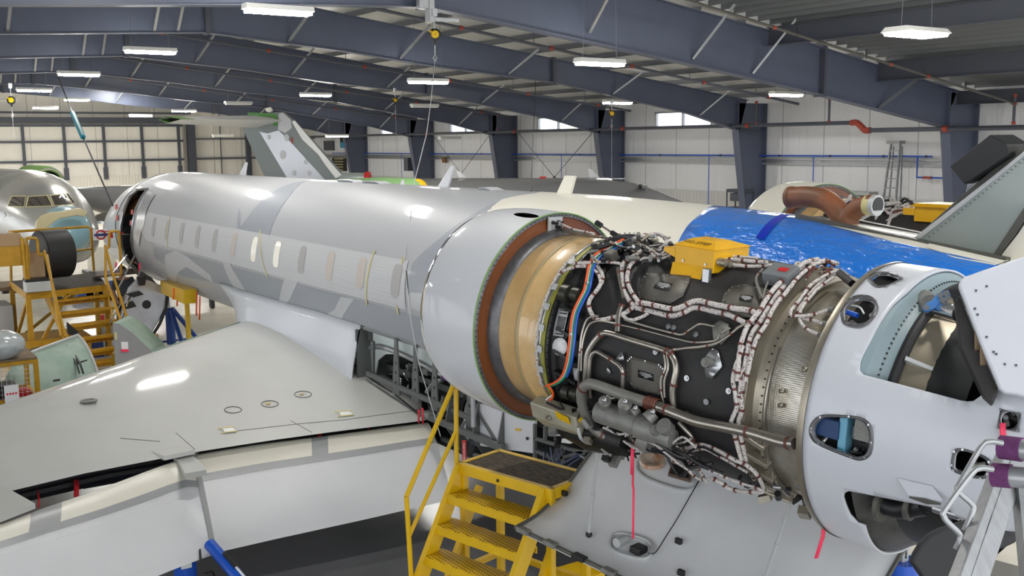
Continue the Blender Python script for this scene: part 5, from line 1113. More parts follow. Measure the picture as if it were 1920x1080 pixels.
# inside of ports: dark blue frames
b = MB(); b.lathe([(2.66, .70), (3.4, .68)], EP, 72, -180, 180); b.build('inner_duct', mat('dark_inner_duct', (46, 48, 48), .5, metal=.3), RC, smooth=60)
b = MB(); c = ecp(1582, 818, .74); b.box(c-ES*.02, (.045, .08, .22), (EN, ES, EU)); b.build('blue_bracket', mat('light_blue_part', (110, 170, 196), .5), RC, smooth=0, bevel=.006)
b = MB(); c = ecp(1550, 800, .75); b.box(c, (.16, .05, .1), (EN, ES, EU)); b.build('blue_duct', mat('deep_blue_part', (34, 62, 104), .5), RC, smooth=0, bevel=.006); b = MB(); c = ecp(1622, 805, .77); b.box(c, (.1, .03, .12), (EN, ES, EU)); b.build('grey_lug', CAST, RC, smooth=0)
b = MB(); b.tube(rnp([(1587, 585), (1608, 592)], .775), .014, 10); b.build('blue_plug', BLUE, RC); b = MB(); b.tube(spline(rnp([(1595, 572), (1612, 576), (1620, 588)], .77), 4), .005, 6); b.build('white_lead', PWHITE, RC)
for k in range(24):
    x, y = [(rnd.uniform(1530, 1560), rnd.uniform(800, 835)), (rnd.uniform(1598, 1628), rnd.uniform(800, 850)), (rnd.uniform(1640, 1675), rnd.uniform(515, 532)), (rnd.uniform(1795, 1845), rnd.uniform(852, 888)), (rnd.uniform(1880, 1902), rnd.uniform(778, 798))][k % 5]
    c = ecp(x, y, .74); ax = unit(A(rnd.uniform(-1, 1), rnd.uniform(-1, 1), rnd.uniform(-1, 1))); b = MB(); b.cyl(c-ax*.03, c+ax*.03, .012, n=8); b.build('port_fitting', [ALU, BLACKD, CAST][k % 3], RC)
# drain scoop
s0, t0 = ec(1690, 895, .81); b = MB(); b.prism([EP(*ec(x, y, .81), .81+h) for x, y, h in ((1680, 893, .0), (1748, 909, .0), (1776, 932, .035), (1710, 922, .035))], tuple(EU*-.015)); b.build('drain_scoop', WHITE2, RC, smooth=0, bevel=.01)
b = MB(); b.prism([EP(*ec(x, y, .81), .849) for x, y in ((1712, 924), (1742, 928), (1772, 937), (1745, 935))], tuple(EU*-.01)); b.build('scoop_slot', DGREY, RC, smooth=0)
# inside of the bottom opening and shaft
b = MB(); pp = rnp([(1640, 935), (1662, 948), (1690, 955), (1712, 952), (1735, 948)], .74); b.tube(spline(pp, 4), .05, 14); b.tube(rnp([(1735, 946), (1770, 956), (1830, 972)], .76), .024, 12)
for x_, y_, r_ in ((1655, 946, .09), (1708, 950, .07)): q_0 = ecp(x_, y_, .74); b2 = MB(); b2.tube([q_0-EN*.012, q_0+EN*.012], r_, 20); b2.build('shaft_clamp', DGREY, RC)
b.tube([pp[-1], pp[-1]+(pp[-1]-pp[-2])*.3], .04, 10); b.build('reverser_shaft', BLACKD, RC)
b = MB(); b.tube(rnp([(1752, 951), (1800, 966)], .76), .027, 12); b.build('shaft_sleeve', ALU, RC)
# raised reverser door, upper right
n_ = unit(-(RT*.35)-FW*.85+UP*.28); C0 = onD(1870, 610, 4.75)
fpl = lambda l: [onP(x, y, C0, n_) for x, y in l]
RDp = fpl([(1797, 536), (1799, 526), (1808, 518), (1930, 476), (2080, 430), (2080, 790), (1925, 745), (1905, 739), (1882, 736), (1873, 728), (1840, 650)])
b = MB(); b.prism(RDp, tuple(-n_*.05)); RD = b.build('reverser_door', WHITE2, JET, smooth=0, bevel=.012, label='raised white reverser door')
for x, y in ((1828, 579), (1833, 590), (1850, 632), (1863, 660), (1830, 545), (1850, 537), (1884, 683), (1868, 664), (1905, 685)): b = MB(); c = onP(x, y, C0, n_); b.cyl(c, c+n_*.003, .006, n=8); b.build('door_rivet', SEAL, RD)
b = MB(); b.prism([p-n_*.06 for p in fpl([(1790, 560), (1800, 545), (1873, 728), (1862, 752), (1845, 735), (1800, 640)])], tuple(-n_*.12)); b.build('door_inner_frame', mat('sooty_structure', (52, 50, 48), .6, var=.4, vscale=10), RD, smooth=0, bevel=.01)
for (x, y, w) in ((1833, 640, .05), (1843, 668, .045)):
    b = MB(); c = onP(x, y, C0-n_*.05, n_); b.box(c, (.03, .05, .09), (RT, n_, UP)); b.build('sooty_pad', PLY, RD, smooth=0, bevel=.006)
arm = [(1731, 582), (1730, 575), (1736, 569), (1748, 562), (1757, 550), (1778, 543), (1783, 559), (1765, 566), (1754, 577), (1740, 584)]
b = MB(); C1 = onD(1755, 565, 5.2); b.prism([onP(x, y, C1, n_) for x, y in arm], tuple(-n_*.03)); AR = b.build('blue_hinge_arm', mat('arm_blue', (74, 132, 200), .4), JET, smooth=0, bevel=.005)
b = MB()
for x, y in ((1763, 554), (1774, 551), (1767, 563), (1777, 560), (1737, 577)): c = onP(x, y, C1, n_); b.cyl(c, c+n_*.008, .014, n=12)
b.build('arm_bolts', ALU, AR)
b = MB(); b.tube([onD(1752, 576, 5.3), onD(1800, 590, 5.0)], .04, 14); b.build('actuator_tube', CHROME, JET)
b = MB(); b.tube([onD(1700, 553, 5.75), onD(1740, 563, 5.45)], .035, 12); b.tube([onD(1733, 560, 5.5), onD(1745, 570, 5.35)], .05, 12); b.build('pivot_fitting', CAST, JET)
b = MB(); b.prism([onD(x, y, 5.15) for x, y in ((1778, 543), (1802, 537), (1812, 580), (1796, 590), (1786, 560))], (-.1, -.05, 0)); b.build('door_bracket', BLACKD, JET, smooth=0)
# drooping dark lower reverser lips
b = MB(); G = [[EP(s, th, r) for s, r in ((3.9, .80), (4.3, .86), (4.8, .80))] for th in (112, 122, 134)]; b.grid(G); b.build('lower_reverser_lip', RUBBER, JET, smooth=60, solid=.02)
b = MB(); pl = [(1709, 1056), (1716, 1040), (1728, 1020), (1745, 1003), (1765, 993), (1790, 985), (1815, 978), (1832, 970), (1815, 1000), (1795, 1045), (1780, 1092), (1735, 1092)]; b.prism([onD(x, y, 4.7) for x, y in pl], tuple(FW*.05)); b.build('lower_reverser_lip', RUBBER, JET, smooth=0, bevel=.015)
b = MB(); pl = [(1830, 985), (1870, 1000), (1890, 1002), (1912, 1000), (1906, 1018), (1880, 1030), (1850, 1030), (1825, 1020)]; b.prism([onD(x, y, 4.3) for x, y in pl], tuple(FW*.05)); b.build('lower_reverser_lip', RUBBER, JET, smooth=0, bevel=.01)
# ---- hanging lower cowl door, concave side up
arc = [(-.74, -.36), (-.70, -.6), (-.58, -.82), (-.42, -.98), (-.24, -1.12), (-.1, -1.24), (.04, -1.34), (.2, -1.42), (.34, -1.465), (.50, -1.49)]
arc = [tuple(p[:2]) for p in spline([(a, b_, 0) for a, b_ in arc], 3)]
SE = 2.72

G = [[EUV(s, u, v) for s in np.linspace(.2, SE, 14)] for u, v in arc]
b = MB(); b.grid(G); LD = b.build('lower_cowl_door', mat('door_inner_white', (226, 227, 229), .5, var=.08, vscale=2), JET, smooth=60, solid=.03, label='hanging lower cowl door with its hollow white inside up')
def ldp(x, y, off=.012):    # pixel -> door inside
    d = ray(x, y); best = None
    for (u0, v0), (u1, v1) in zip(arc[:-1], arc[1:]):
        a, c = EUV(0, u0, v0), EUV(0, u1, v1); n = unit(np.cross(c-a, EN)); n = n if n@(CC-a) > 0 else -n
        P = onP(x, y, a, n); t = (P-a)-EN*((P-a)@EN); k = t@(c-a)/((c-a)@(c-a))
        if -.02 <= k <= 1.02: best = P+n*off
    return best if best is not None else P+n*off
b = MB(); b.tube([EUV(.2, u, v) for u, v in arc], .014, 8); b.tube([EUV(SE, u, v) for u, v in arc], .014, 8); b.tube([EUV(s, *arc[-1]) for s in (.2, SE)], .016, 8); b.build('door_edge_seal', DGREY, LD)
for s in np.arange(.3, 2.7, .28):
    b = MB(); c = EUV(s, arc[-1][0]+.01, arc[-1][1]+.01); b.box(c, (.11, .06, .035), (EN, ES, EU)); b.build('door_latch', CAST if int(s*10) % 2 else BLACKD, LD, smooth=0, bevel=.006)
def ring_px(cx, cy, rx, ry, ang, n=24):
    ca, sa = math.cos(ang), math.sin(ang); return [(cx+rx*math.copysign(abs(math.cos(t))**.7, math.cos(t))*ca-ry*math.copysign(abs(math.sin(t))**.7, math.sin(t))*sa, cy+rx*math.copysign(abs(math.cos(t))**.7, math.cos(t))*sa+ry*math.copysign(abs(math.sin(t))**.7, math.sin(t))*ca) for t in np.linspace(0, 2*PI, n, endpoint=False)]
b = MB(); b.tube([ldp(x, y) for x, y in ring_px(1252, 888, 58, 24, .33)], .012, 6, closed=True); b.build('vent_surround', PLATE, LD)
b = MB(); c = ldp(1226, 870, .03); nn = unit(CC-c)*.4+A(0, 0, 1)*.8; nn = unit(nn); b.axial(c, nn, [(0, .1), (.03, .095), (.032, .075), (.0, .01)]); b.build('brown_funnel', mat('stained_funnel', (226, 216, 200), .4, var=.5, vscale=7, rgb2=(168, 112, 70)), LD)
gp = [(1262, 872), (1300, 884), (1297, 905), (1255, 893)]; b = MB(); b.prism([ldp(x, y, .03) for x, y in gp], tuple(A(0, 0, -.02))); GV = b.build('vent_grille', mat('brown_frame', (88, 70, 58), .5), LD, smooth=0)
b = MB(); b.prism([ldp(x, y, .034) for x, y in shr(gp, .8)], tuple(A(0, 0, -.004))); b.build('vent_mesh', BLACKD, GV, smooth=0)
b = MB(); b.tube([ldp(x, y) for x, y in ring_px(1184, 1026, 40, 20, .25)], .012, 6, closed=True); SP = b.build('latch_recess', PLATE, LD)
b = MB(); c = ldp(1166, 1021, .03); b.cyl(c-ES*.05, c+ES*.05, .035, n=16); b.build('spool', PLATE, LD); b = MB(); c = ldp(1199, 1036, .03); b.box(c, (.09, .1, .05), (EN, ES, EU)); b.build('black_latch_unit', BLACKD, LD, smooth=0, bevel=.01)
b = MB(); b.tube(spline([ldp(x, y, .02) for x, y in ((1216, 1042), (1230, 1040), (1250, 1010), (1272, 975), (1295, 935), (1312, 905))], 5), .004, 5); b.build('door_cable', BLACKD, LD)
for x, y in ((1274, 1018), (1278, 1078), (1060, 928)): c = ldp(x, y, .02); b = MB(); b.box(c, (.05, .03, .04), (EN, ES, EU)); b.build('small_catch', BLACKD, LD, smooth=0, bevel=.005)
for k, (a, c_) in enumerate((((1120, 845), (1105, 1006)), ((1483, 938), (1434, 1095)))):
    p1 = ldp(*c_, .02); p0 = ecp(a[0], a[1], .72) if k == 0 else EP(2.2, 150, .70)
    if k: p0 = onP(*a, EP(2.3, 150, .70), ES)
    b = MB(); b.cyl(p0, p0+(p1-p0)*.55, .010, n=10); b.cyl(p0+(p1-p0)*.5, p1, .014, n=10); ST = b.build('hold_open_rod', PLATE, LD); b = MB(); b.ball(p1, .025, 6); b.build('rod_end', BLACKD, ST)
from mathutils.bvhtree import BVHTree
def bvh(o):
    me = o.data; loc = ROOT.get(o.name, A(0, 0, 0)); return BVHTree.FromPolygons([tuple(A(*v.co)+loc) for v in me.vertices], [tuple(p.vertices) for p in me.polygons])
def pdec(tree, pl, m_, name, par, off=.01, g=6, fb=30, **k):     # outline read in the photograph, laid onto a body's own surface
    def fm(x, y):
        d = ray(x, y); L = np.linalg.norm(d); h = tree.ray_cast(Vector(tuple(CC)), Vector(tuple(d/L)))
        P = A(*h[0]) if h[0] is not None else CC+d*fb; return P-d/L*off
    return surf(pl, [], g, g, fm).build(name, m_, par, smooth=50, **k)
# ================= yellow work stairs under the engine
P0 = onZ(863, 868, 2.0); d1 = A(-.973, -.23, 0); e1 = A(-.23, .973, 0); e1 = unit(e1-d1*(e1@d1)*0); L1, D1 = .98, .47
ST = thing('work_stairs', 'bright yellow steel steps with black-topped platform beneath the open engine', 'step platform', (P0[0], P0[1], 0))
def SP_(a, b_, z): return A(P0[0], P0[1], 0)+d1*a+e1*b_+A(0, 0, z)
fr_ = (d1, e1, A(0, 0, 1))
b = MB(); b.box(SP_(L1/2, -D1/2, 1.985), (L1-.06, D1-.05, .03), fr_); b.build('platform_deck', GRIP, ST, smooth=0)
b = MB()
for (a, c, w, h) in ((L1/2, 0, L1+.05, .05), (L1/2, -D1, L1+.05, .05)): b.box(SP_(a, c, 1.96), (w, .05, .09), fr_)
for a in (0, L1): b.box(SP_(a, -D1/2, 1.96), (.05, D1, .09), fr_)
b.build('platform_rim', YEL, ST, smooth=0, bevel=.004)
for a in (0.02, L1-.02):
    for c in (-.02, -D1+.02):
        b = MB(); b.box(SP_(a, c, .97), (.055, .055, 1.94), fr_); b.build('post', YEL, ST, smooth=0, bevel=.004)
b = MB()
for z in (.45, 1.1): 
    for a in (0.02, L1-.02): b.beam(SP_(a, 0, z), SP_(a, -D1, z), .045, .045)
    b.beam(SP_(0, -D1, z), SP_(L1, -D1, z), .045, .045)
b.beam(SP_(0.02, -D1, .45), SP_(L1-.02, -D1, 1.1), .04, .04); b.build('cross_bars', YEL, ST, smooth=0)
RISE, RUN = .222, .13; NT = 8
for k in range(1, NT+1):
    z = 2-RISE*k; c = RUN*k; b = MB(); b.box(SP_(L1/2-.03, c-.06, z), (L1-.06, .2, .012), fr_); b.build('tread', TREAD, ST, smooth=0)
    b = MB(); b.box(SP_(L1/2-.03, c+.04, z-.035), (L1-.06, .01, .07), fr_); b.box(SP_(L1/2-.03, c-.16, z-.03), (L1-.06, .01, .05), fr_); b.build('riser_lip', YEL, ST, smooth=0)
for a in (0, L1-.06):
    b = MB(); b.beam(SP_(a, -.02, 1.97), SP_(a, RUN*9-.02, 1.97-RISE*9+.04), .05, .13, upv=tuple(e1)); b.build('stringer', YEL, ST, smooth=0, bevel=.004)
    b = MB(); b.beam(SP_(a, -.02-.2, 1.75), SP_(a, RUN*7-.2, .1), .045, .05, upv=tuple(e1)); b.build('rear_brace', YEL, ST, smooth=0)
n_ = d1; fp_ = lambda x, y: onP(x, y, P0-d1*.03, n_)
r0, r1, r2, r3 = fp_(856, 872), fp_(855, 712), fp_(762, 931), fp_(772, 1100)
b = MB(); b.tube([r0, r1], .02, 10); b.tube([fp_(856, 708), r2], .02, 10); b.tube([r2, r3], .02, 10); b.tube([fp_(856, 806), fp_(766, 1008)], .017, 10); b.build('handrail', YEL, ST)
b = MB(); c = SP_(.45, .027, 1.955); b.cyl(c, c+e1*.006, .014, n=6); b.build('latch_hole', BLACKD, ST)
# second low yellow stand right behind the steps
Ps = onZ(1085, 1075, .55); S2 = thing('axle_stand', 'low yellow steel stand behind the lowest steps, right side', 'stand', (Ps[0], Ps[1], 0))
b = MB(); b.box((Ps[0], Ps[1], .55), (.35, .35, .06)); b.build('top_plate', YEL, S2, smooth=0)
for dx, dy in ((-.15, -.15), (.15, -.15), (.15, .15), (-.15, .15)):
    b = MB(); b.box((Ps[0]+dx, Ps[1]+dy, .26), (.05, .05, .52)); b.build('leg', YEL, S2, smooth=0)
# ================= banner
b = MB(); po = [onY(x, y, -4.9) for x, y in ((866, 826), (873, 825), (877, 915), (868, 916))]; b.prism(po, (0, -.004, 0))
BN = tag(b.build('warning_banner', RED, None, smooth=0), 'narrow red banner with white letters hanging behind the yellow handrail', 'banner')
yd = unit(po[0]-po[3]); xd_ = unit(po[1]-po[0]); L = np.linalg.norm(po[0]-po[3]); text('REMOVE BEFORE TEST', L/11.5, PWHITE, (po[0]+po[2])/2+A(0, .006, 0), -yd, xd_, BN, thick=.001)
# ================= streamers (each hangs on its own)
def streamer(label, pts, w, m_=PINK, name='streamer'):
    b = MB(); G = []
    for i, p in enumerate(pts): G.append([p-RT*w/2, p+RT*w/2])
    b.grid(G); return tag(b.build(name, m_, None, smooth=60, solid=.002), label, 'streamer', 'warning streamers')
c = ecp(1187, 838, .8); streamer('long thin pink streamer hanging from the engine belly before the open door', [c, c+A(0, 0, -.25), onP(1188, 920, c, FW), onP(1187, 1010, c, FW)], .014)
streamer('short broad pink streamer at the engine belly', [ecp(1186, 838, .82), onP(1185, 890, c, FW)], .022)
c = EP(2.72, 152, .82); streamer('pink streamer below the front edge of the rear cowl', [onP(1545, 975, c, FW), onP(1543, 1005, c, FW), onP(1530, 1047, c, FW)], .022)
c = ecp(1880, 793, .83); streamer('pink streamer hanging out of the square port at right', [c, onP(1880, 812, c, FW), onP(1883, 832, c, FW)], .026)
c = onD(1858, 975, 3.2); streamer('pink streamer behind the aluminium ladder rail', [onD(1866, 960, 3.9), onD(1858, 985, 3.9), onD(1852, 1012, 3.9), onD(1850, 1050, 3.9)], .025)
for x, y0, y1, w, lb in ((70, 918, 952, .02, 'red streamer in the wing gap at far left'), (141, 888, 932, .055, 'double red streamer in the wing gap'), (272, 852, 884, .03, 'red streamer in the wing gap beside the track fairing'), (433, 830, 842, .05, 'red streamer in the gap right of the track fairing'), (597, 808, 822, .05, 'red streamer in the wing gap under the middle seam'), (688, 795, 808, .025, 'thin red streamer in the gap near the wing root')):
    streamer(lb, [onZ(x, y0, 1.1), onZ(x+3, (y0+y1)/2, 1.05), onZ(x+2, y1, .98)], w, REDS)
for x, y0, y1, X, lb in ((369, 547, 592, 20.5, 'orange streamer under the fuselage belly, left one'), (326, 540, 562, 21.5, 'orange streamer beside the blue tripod jack'), (333, 542, 574, 21.5, 'second orange streamer right of the tripod jack'), (353, 548, 580, 21, 'thin orange streamer below the yellow beam'), (375, 556, 600, 20.3, 'orange streamer under the belly fairing')):
    streamer(lb, [onX(x, y0, X), onX(x-1, y1, X)], .03, ORANGE)
for x, y0, y1, lb in ((262, 493, 512, 'pink streamer at the entry door sill'), (218, 492, 508, 'pink streamer by the platform gate')): streamer(lb, [onX(x, y0, 23.6), onX(x-1, y1, 23.6)], .04, PINK)
streamer('thin red streamer in front of the wheel bay, left', [onY(785, 768, -5.7), onY(785, 793, -5.7)], .02, REDS); streamer('thin red streamer in front of the wheel bay, right', [onY(792, 765, -5.7), onY(793, 796, -5.7)], .02, REDS)
# ================= main landing gear wheel seen under the bay
W = onY(893, 790, -6.35); t = thing('main_wheel', 'landing gear wheel with black tyre in the open wheel bay', 'wheel', tuple(W-A(0, 0, .4)))
b = MB(); b.axial(W, (.35, 1, .1), [(-.12, .26), (-.12, .36), (-.08, .41), (0, .42), (.08, .41), (.12, .36), (.12, .26)], 36); b.build('tyre', TYRE, t); b = MB(); b.axial(W, (.35, 1, .1), [(.10, .26), (.06, .2), (.08, .1), (.12, .06), (.12, 0)], 28); b.axial(W, (-.35, -1, -.1), [(.10, .26), (.06, .2), (.08, 0)], 28); b.build('hub', GALV, t)
b = MB(); b.cyl(W+A(0, -.1, 0), (W[0]+.2, W[1]-.5, 1.9), .07, n=14); b.build('gear_leg', GALV, JET)
b = MB(); b.tube([onY(886, 700, -5.9), onY(888, 800, -5.9)], .03, 12); b.build('steel_prop', GALV, JET)
# ================= blue jacks
def tripod(label, top, foot_r, h, hcyl=.12, rot=.4, m_=BLUE):
    t = thing('tripod_jack', label, 'jack', (top[0], top[1], 0)); c = A(top[0], top[1], 0)
    b = MB(); b.cyl(c+A(0, 0, .15), c+A(0, 0, h), hcyl, n=20); b.build('cylinder', m_, t); b = MB(); b.cyl(c+A(0, 0, h), A(*top), hcyl*.45, n=16); b.ball(A(*top), hcyl*.5, 6); b.build('ram', CHROME, t)
    F_ = []
    for k in range(3):
        a = rot+k*2*PI/3; f = c+A(math.cos(a)*foot_r, math.sin(a)*foot_r, .04); F_.append(f); b = MB(); b.cyl(f, c+A(math.cos(a)*hcyl, math.sin(a)*hcyl, h*.95), .05, n=12); b.cyl(f-A(0, 0, .04), f+A(0, 0, .03), .09, n=14); b.build('leg', m_, t)
        b = MB(); b.cyl(f+A(0, 0, .1), c+A(0, 0, .22), .025, n=8); b.build('stay', m_, t)
    return t
T_ = onX(316, 548, 23.6); tripod('blue tripod jack under the forward fuselage', T_, .95, T_[2]-.35, .1, 1.1, BLUED)
C_ = onZ(360, 1066, .35)+A(.5, -.07, 0); t = thing('tripod_jack', 'bright blue wing jack under the lowered outboard flap', 'jack', (C_[0], C_[1], 0)); c = A(C_[0], C_[1], 0)
b = MB(); b.cyl(c+A(0, 0, .05), c+A(0, 0, .42), .12, n=24); b.cyl(c+A(0, 0, .42), c+A(0, 0, .55), .05, n=14); b.build('cylinder', BLUE, t)
a0, a1 = onZ(393, 1020, .6), onZ(540, 1190, .06); b = MB(); b.cyl(a0, a1, .062, n=18); b.build('leg', BLUE, t); b = MB(); b.cyl(a0+(a1-a0)*.28+A(0, 0, .08), a0+(a1-a0)*.7+A(0, 0, .08), .012, n=8); b.build('pump_handle', PWHITE, t); b = MB(); b.cyl(a0+(a1-a0)*.2+A(0, 0, .08), a0+(a1-a0)*.36+A(0, 0, .08), .02, n=8); b.build('handle_grip', BLACKD, t)
for q in ((C_[0]+1.1, C_[1]+.3), (C_[0]-.1, C_[1]+1.0)): b = MB(); b.cyl(A(*q, .06), c+A(0, 0, .4), .05, n=14); b.build('leg', BLUE, t)
b = MB(); b.box(c+A(-.125, .02, .36), (.012, .11, .3)); b.build('instruction_label', PWHITE, t, smooth=0)
b = MB(); b.tube(spline([c+A(-.2, -.1, .6), onZ(380, 1068, .45), onZ(398, 1072, .3), onZ(405, 1095, .1)], 6), .012, 8); b.build('hose', RUBBER, t)
J = onY(1690, 1050, -5.4); t = thing('perforated_stand', 'galvanised perforated post on a blue jack, standing under the rear cowl', 'stand', (J[0], J[1], 0)); tp = onY(1692, 960, -5.4)
b = MB(); b.box((J[0], J[1], (J[2]+tp[2])/2), (.06, .06, tp[2]-J[2])); PS = b.build('post', PLATE, t, smooth=0)
b = MB()
for k in range(14): z = J[2]+.03+(tp[2]-J[2])*k/14; b.box((J[0]-.031, J[1]+.0, z), (.003, .018, .018)); b.box((J[0], J[1]+.031, z), (.018, .003, .018))
b.build('post_holes', BLACKD, PS, smooth=0, kind='stuff')
b = MB(); b.cyl((J[0], J[1], J[2]-.12), (J[0], J[1], J[2]), .11, n=20); b.cyl((J[0], J[1], .1), (J[0], J[1], J[2]-.1), .06, n=14); b.build('jack_head', BLUE, t)
for k in range(3):
    a = .6+k*2.1; b = MB(); b.cyl((J[0]+.7*math.cos(a), J[1]+.7*math.sin(a), .04), (J[0]+.08*math.cos(a), J[1]+.08*math.sin(a), J[2]-.08), .035, n=10); b.build('leg', BLUE, t)
# ================= aluminium platform ladder at lower right, close to the camera
K = 2.3; q_ = lambda x, y, d=0: onD(x, y, K+d)
t = thing('platform_ladder', 'aluminium access ladder with bent rails wrapped in purple cloth, lower right corner', 'ladder', tuple(q_(1850, 1080)-A(0, 0, .5)))
b = MB(); b.beam(q_(1900, 850, .3), q_(1800, 1130, -.2), .078, .03, upv=tuple(FW)); b.build('stile', ALUR, t, smooth=0, bevel=.003)
b = MB(); b.beam(q_(1889, 845, .3), q_(1787, 1130, -.2), .006, .05, upv=tuple(FW)); b.build('stile_flange', ALUR, t, smooth=0)
for (y0, y1, x0, lb) in ((838, 862, 1876, 0), (890, 908, 1862, 1)):
    a, c = q_(x0, y0, .05), q_(2060, y1, -.1); b = MB(); b.cyl(a, c, .024, n=20); TB = b.build('round_rail', GALV, t); u = unit(c-a)
    for s in ((0.0, .048),) if not lb else ((0, .04), (.09, .14)): b = MB(); b.cyl(a+u*s[0], a+u*s[1], .027, n=24); b.build('purple_wrap', PURP, TB)
b = MB(); b.tube(spline([q_(x, y) for x, y in ((1880, 831), (1855, 828), (1838, 840), (1800, 905), (1795, 915), (1800, 925), (1822, 945), (1824, 958), (1808, 995))], 5), .0065, 10)
b.tube(spline([q_(x, y, -.05) for x, y in ((1862, 880), (1838, 878), (1820, 890), (1772, 955), (1770, 968), (1776, 978), (1798, 1000), (1800, 1012), (1792, 1030))], 5), .0065, 10); b.build('bent_guard_rod', GALV, t)
b = MB(); b.prism([q_(x, y, .3) for x, y in ((1812, 1050), (1830, 1040), (1960, 1075), (1960, 1130), (1800, 1130))], tuple(FW*.01-UP*.02)); DK = b.build('ribbed_deck', PANELG, t, smooth=0)
b = MB(); b.prism([q_(x, y, .29) for x, y in ((1850, 1060), (1860, 1063), (1850, 1100), (1840, 1098))], tuple(FW*.005)); b.build('white_stripe', PWHITE, DK, smooth=0)
b = MB(); b.beam(q_(1912, 900, .2), q_(1935, 1130, 0), .03, .03, upv=tuple(FW)); b.build('rear_stile', ALUR, t, smooth=0)
# ================= fall arresters, ropes
def hoist(label, P, s, cable, m2=YEL, cw=.006):
    t = thing('fall_arrester', label, 'fall arrester', tuple(P)); P = A(*P); v = unit(-FW+A(0, 0, 0)); side = unit(np.cross(v, A(0, 0, 1)))
    b = MB(); b.axial(P-v*s*.35, v, [(0, .01), (0, s*.8), (s*.1, s), (s*.5, s), (s*.6, s*.8), (s*.6, .01)], 24); b.build('housing', BLACKD, t)
    b = MB(); b.axial(P+v*s*.26+side*-s*.1, v, [(0, s*.62), (s*.06, s*.6), (s*.07, .01)], 20); b.axial(P+v*s*.26+side*s*.62+A(0, 0, s*.45), v, [(0, s*.2), (s*.05, s*.18), (s*.06, .01)], 12); b.build('yellow_cover', m2, t)
    b = MB(); b.cyl(P-A(0, 0, s*.8), P-A(0, 0, s*1.6), s*.3, s*.1, n=12); b.build('nozzle', BLACKD, t)
    b = MB(); b.tube([P+A(0, 0, s*.9), P+A(0, 0, s*3.2)], s*.12, 8); b.box(P+A(0, 0, s*3.4), (s*.5, s*.8, s*1.2)); b.tube([P-A(0, 0, s*1.6), P-A(0, 0, s*3)], .008, 6)
    c = P-A(0, 0, s*3.6); b.tube([c+A(0, 0, s*.6), c+side*s*.3, c-A(0, 0, s*.6), c-side*s*.3], .012, 6, closed=True); b.build('hook', GALV, t)
    b = MB(); b.tube(cable, cw, 6); b.build('line', PLATE, t); return t
P = onX(815, 65, 18.2); crown = fus(onY(781, 344, FY)[0], 88, .01)
hoist('black and yellow fall arrester with long white line, top centre', P, .125, [P-A(0, 0, .45), onX(808, 190, 16.5), onX(800, 250, 14.5), crown, fus(*fusp(772, 400), .015), fus(*fusp(762, 470), .015), fus(*fusp(760, 490), .015)]+[onY(x, y, -5.85) for x, y in ((770, 600), (785, 680), (826, 818))])
P = onX(741, 188, 34.5); hoist('small yellow fall arrester farther back, left of the first one', P, .11, [P-A(0, 0, .4), P-A(0, 0, 2.)])
P = onX(1147, 213, 26.3); hoist('small yellow and grey fall arrester near the third column', P, .11, [P-A(0, 0, .4), onX(1147, 330, 25), onX(1146, 352, 24.5)])
P = onX(21, 188, 44); hoist('tiny yellow fall arrester at the far left', P, .16, [P-A(0, 0, .4), P-A(0, 0, 1.2)])
b = MB(); b.tube([onX(1004, 150, 27.6), onX(999, 280, 26), fus(onY(996, 357, FY)[0], 90, .01)], .009, 6); tag(b.build('rope', BLACKD), 'thin dark rope dropping from the second frame to the fuselage top', 'rope')
a, c, d = onX(105, 135, 40), onX(136, 212, 33), onX(211, 385, 26.3); t = thing('bungee_cable', 'black cable with a teal sleeve slanting down to the aircraft nose', 'cable', tuple(a))
b = MB(); b.tube([a, c, d], .022, 8); b.build('cable', BLACKD, t); b = MB(); b.tube([c, c+(d-c)*.30], .075, 10); b.build('teal_sleeve', TEAL, t)
# trolley where the nearest frame bends
P = onX(806, 18, 18.6); b = MB(); b.box(P, (.2, .12, .5)); b.box(P-A(0, .35, .18), (.1, .6, .08)); b.box(P+A(0, .12, .1), (.15, .3, .2)); tag(b.build('beam_clamp', GALV, smooth=0, bevel=.01), 'galvanised beam clamp where the nearest frame bends', 'clamp')
# ================= yellow access platform at the entry door
ZT = 1.6; c1, c2, c3, c4 = onZ(52, 549, ZT), onZ(197, 533, ZT), onZ(178, 511, ZT), onZ(21, 527, ZT)
t = thing('access_platform', 'old yellow access platform with stairs and rails at the entry door', 'platform', (c1[0], c1[1], 0))
b = MB(); b.prism([c1, c2, c3, c4], (0, 0, -.03)); b.build('deck', mat('dark_deck', (66, 58, 50), .8, var=.3, vscale=5), t, smooth=0)
b = MB(); 
for a, c in ((c1, c2), (c2, c3), (c3, c4), (c4, c1)): b.beam(a-A(0, 0, .08), c-A(0, 0, .08), .06, .14)
b.build('deck_frame', YELD, t, smooth=0)
for c in (c1, c2, c3, c4):
    b = MB(); b.box((c[0], c[1], .78), (.1, .1, 1.56)); b.build('leg', YELD, t, smooth=0)
b = MB(); b.beam((c1[0], c1[1], 1.5), (c4[0], c4[1], .2), .06, .06); b.beam((c1[0], c1[1], .2), ((c1[0]+c2[0])/2, (c1[1]+c2[1])/2, 1.5), .06, .06); b.beam((c4[0], c4[1], .2), (c3[0], c3[1], 1.5), .06, .06); b.beam((c1[0], c1[1], .4), (c4[0], c4[1], .4), .05, .05); b.build('bracing', YELD, t, smooth=0)
rail = lambda l, X, r=.028: [onX(x, y, X) for x, y in l]
Xn, Xf = c1[0], c4[0]
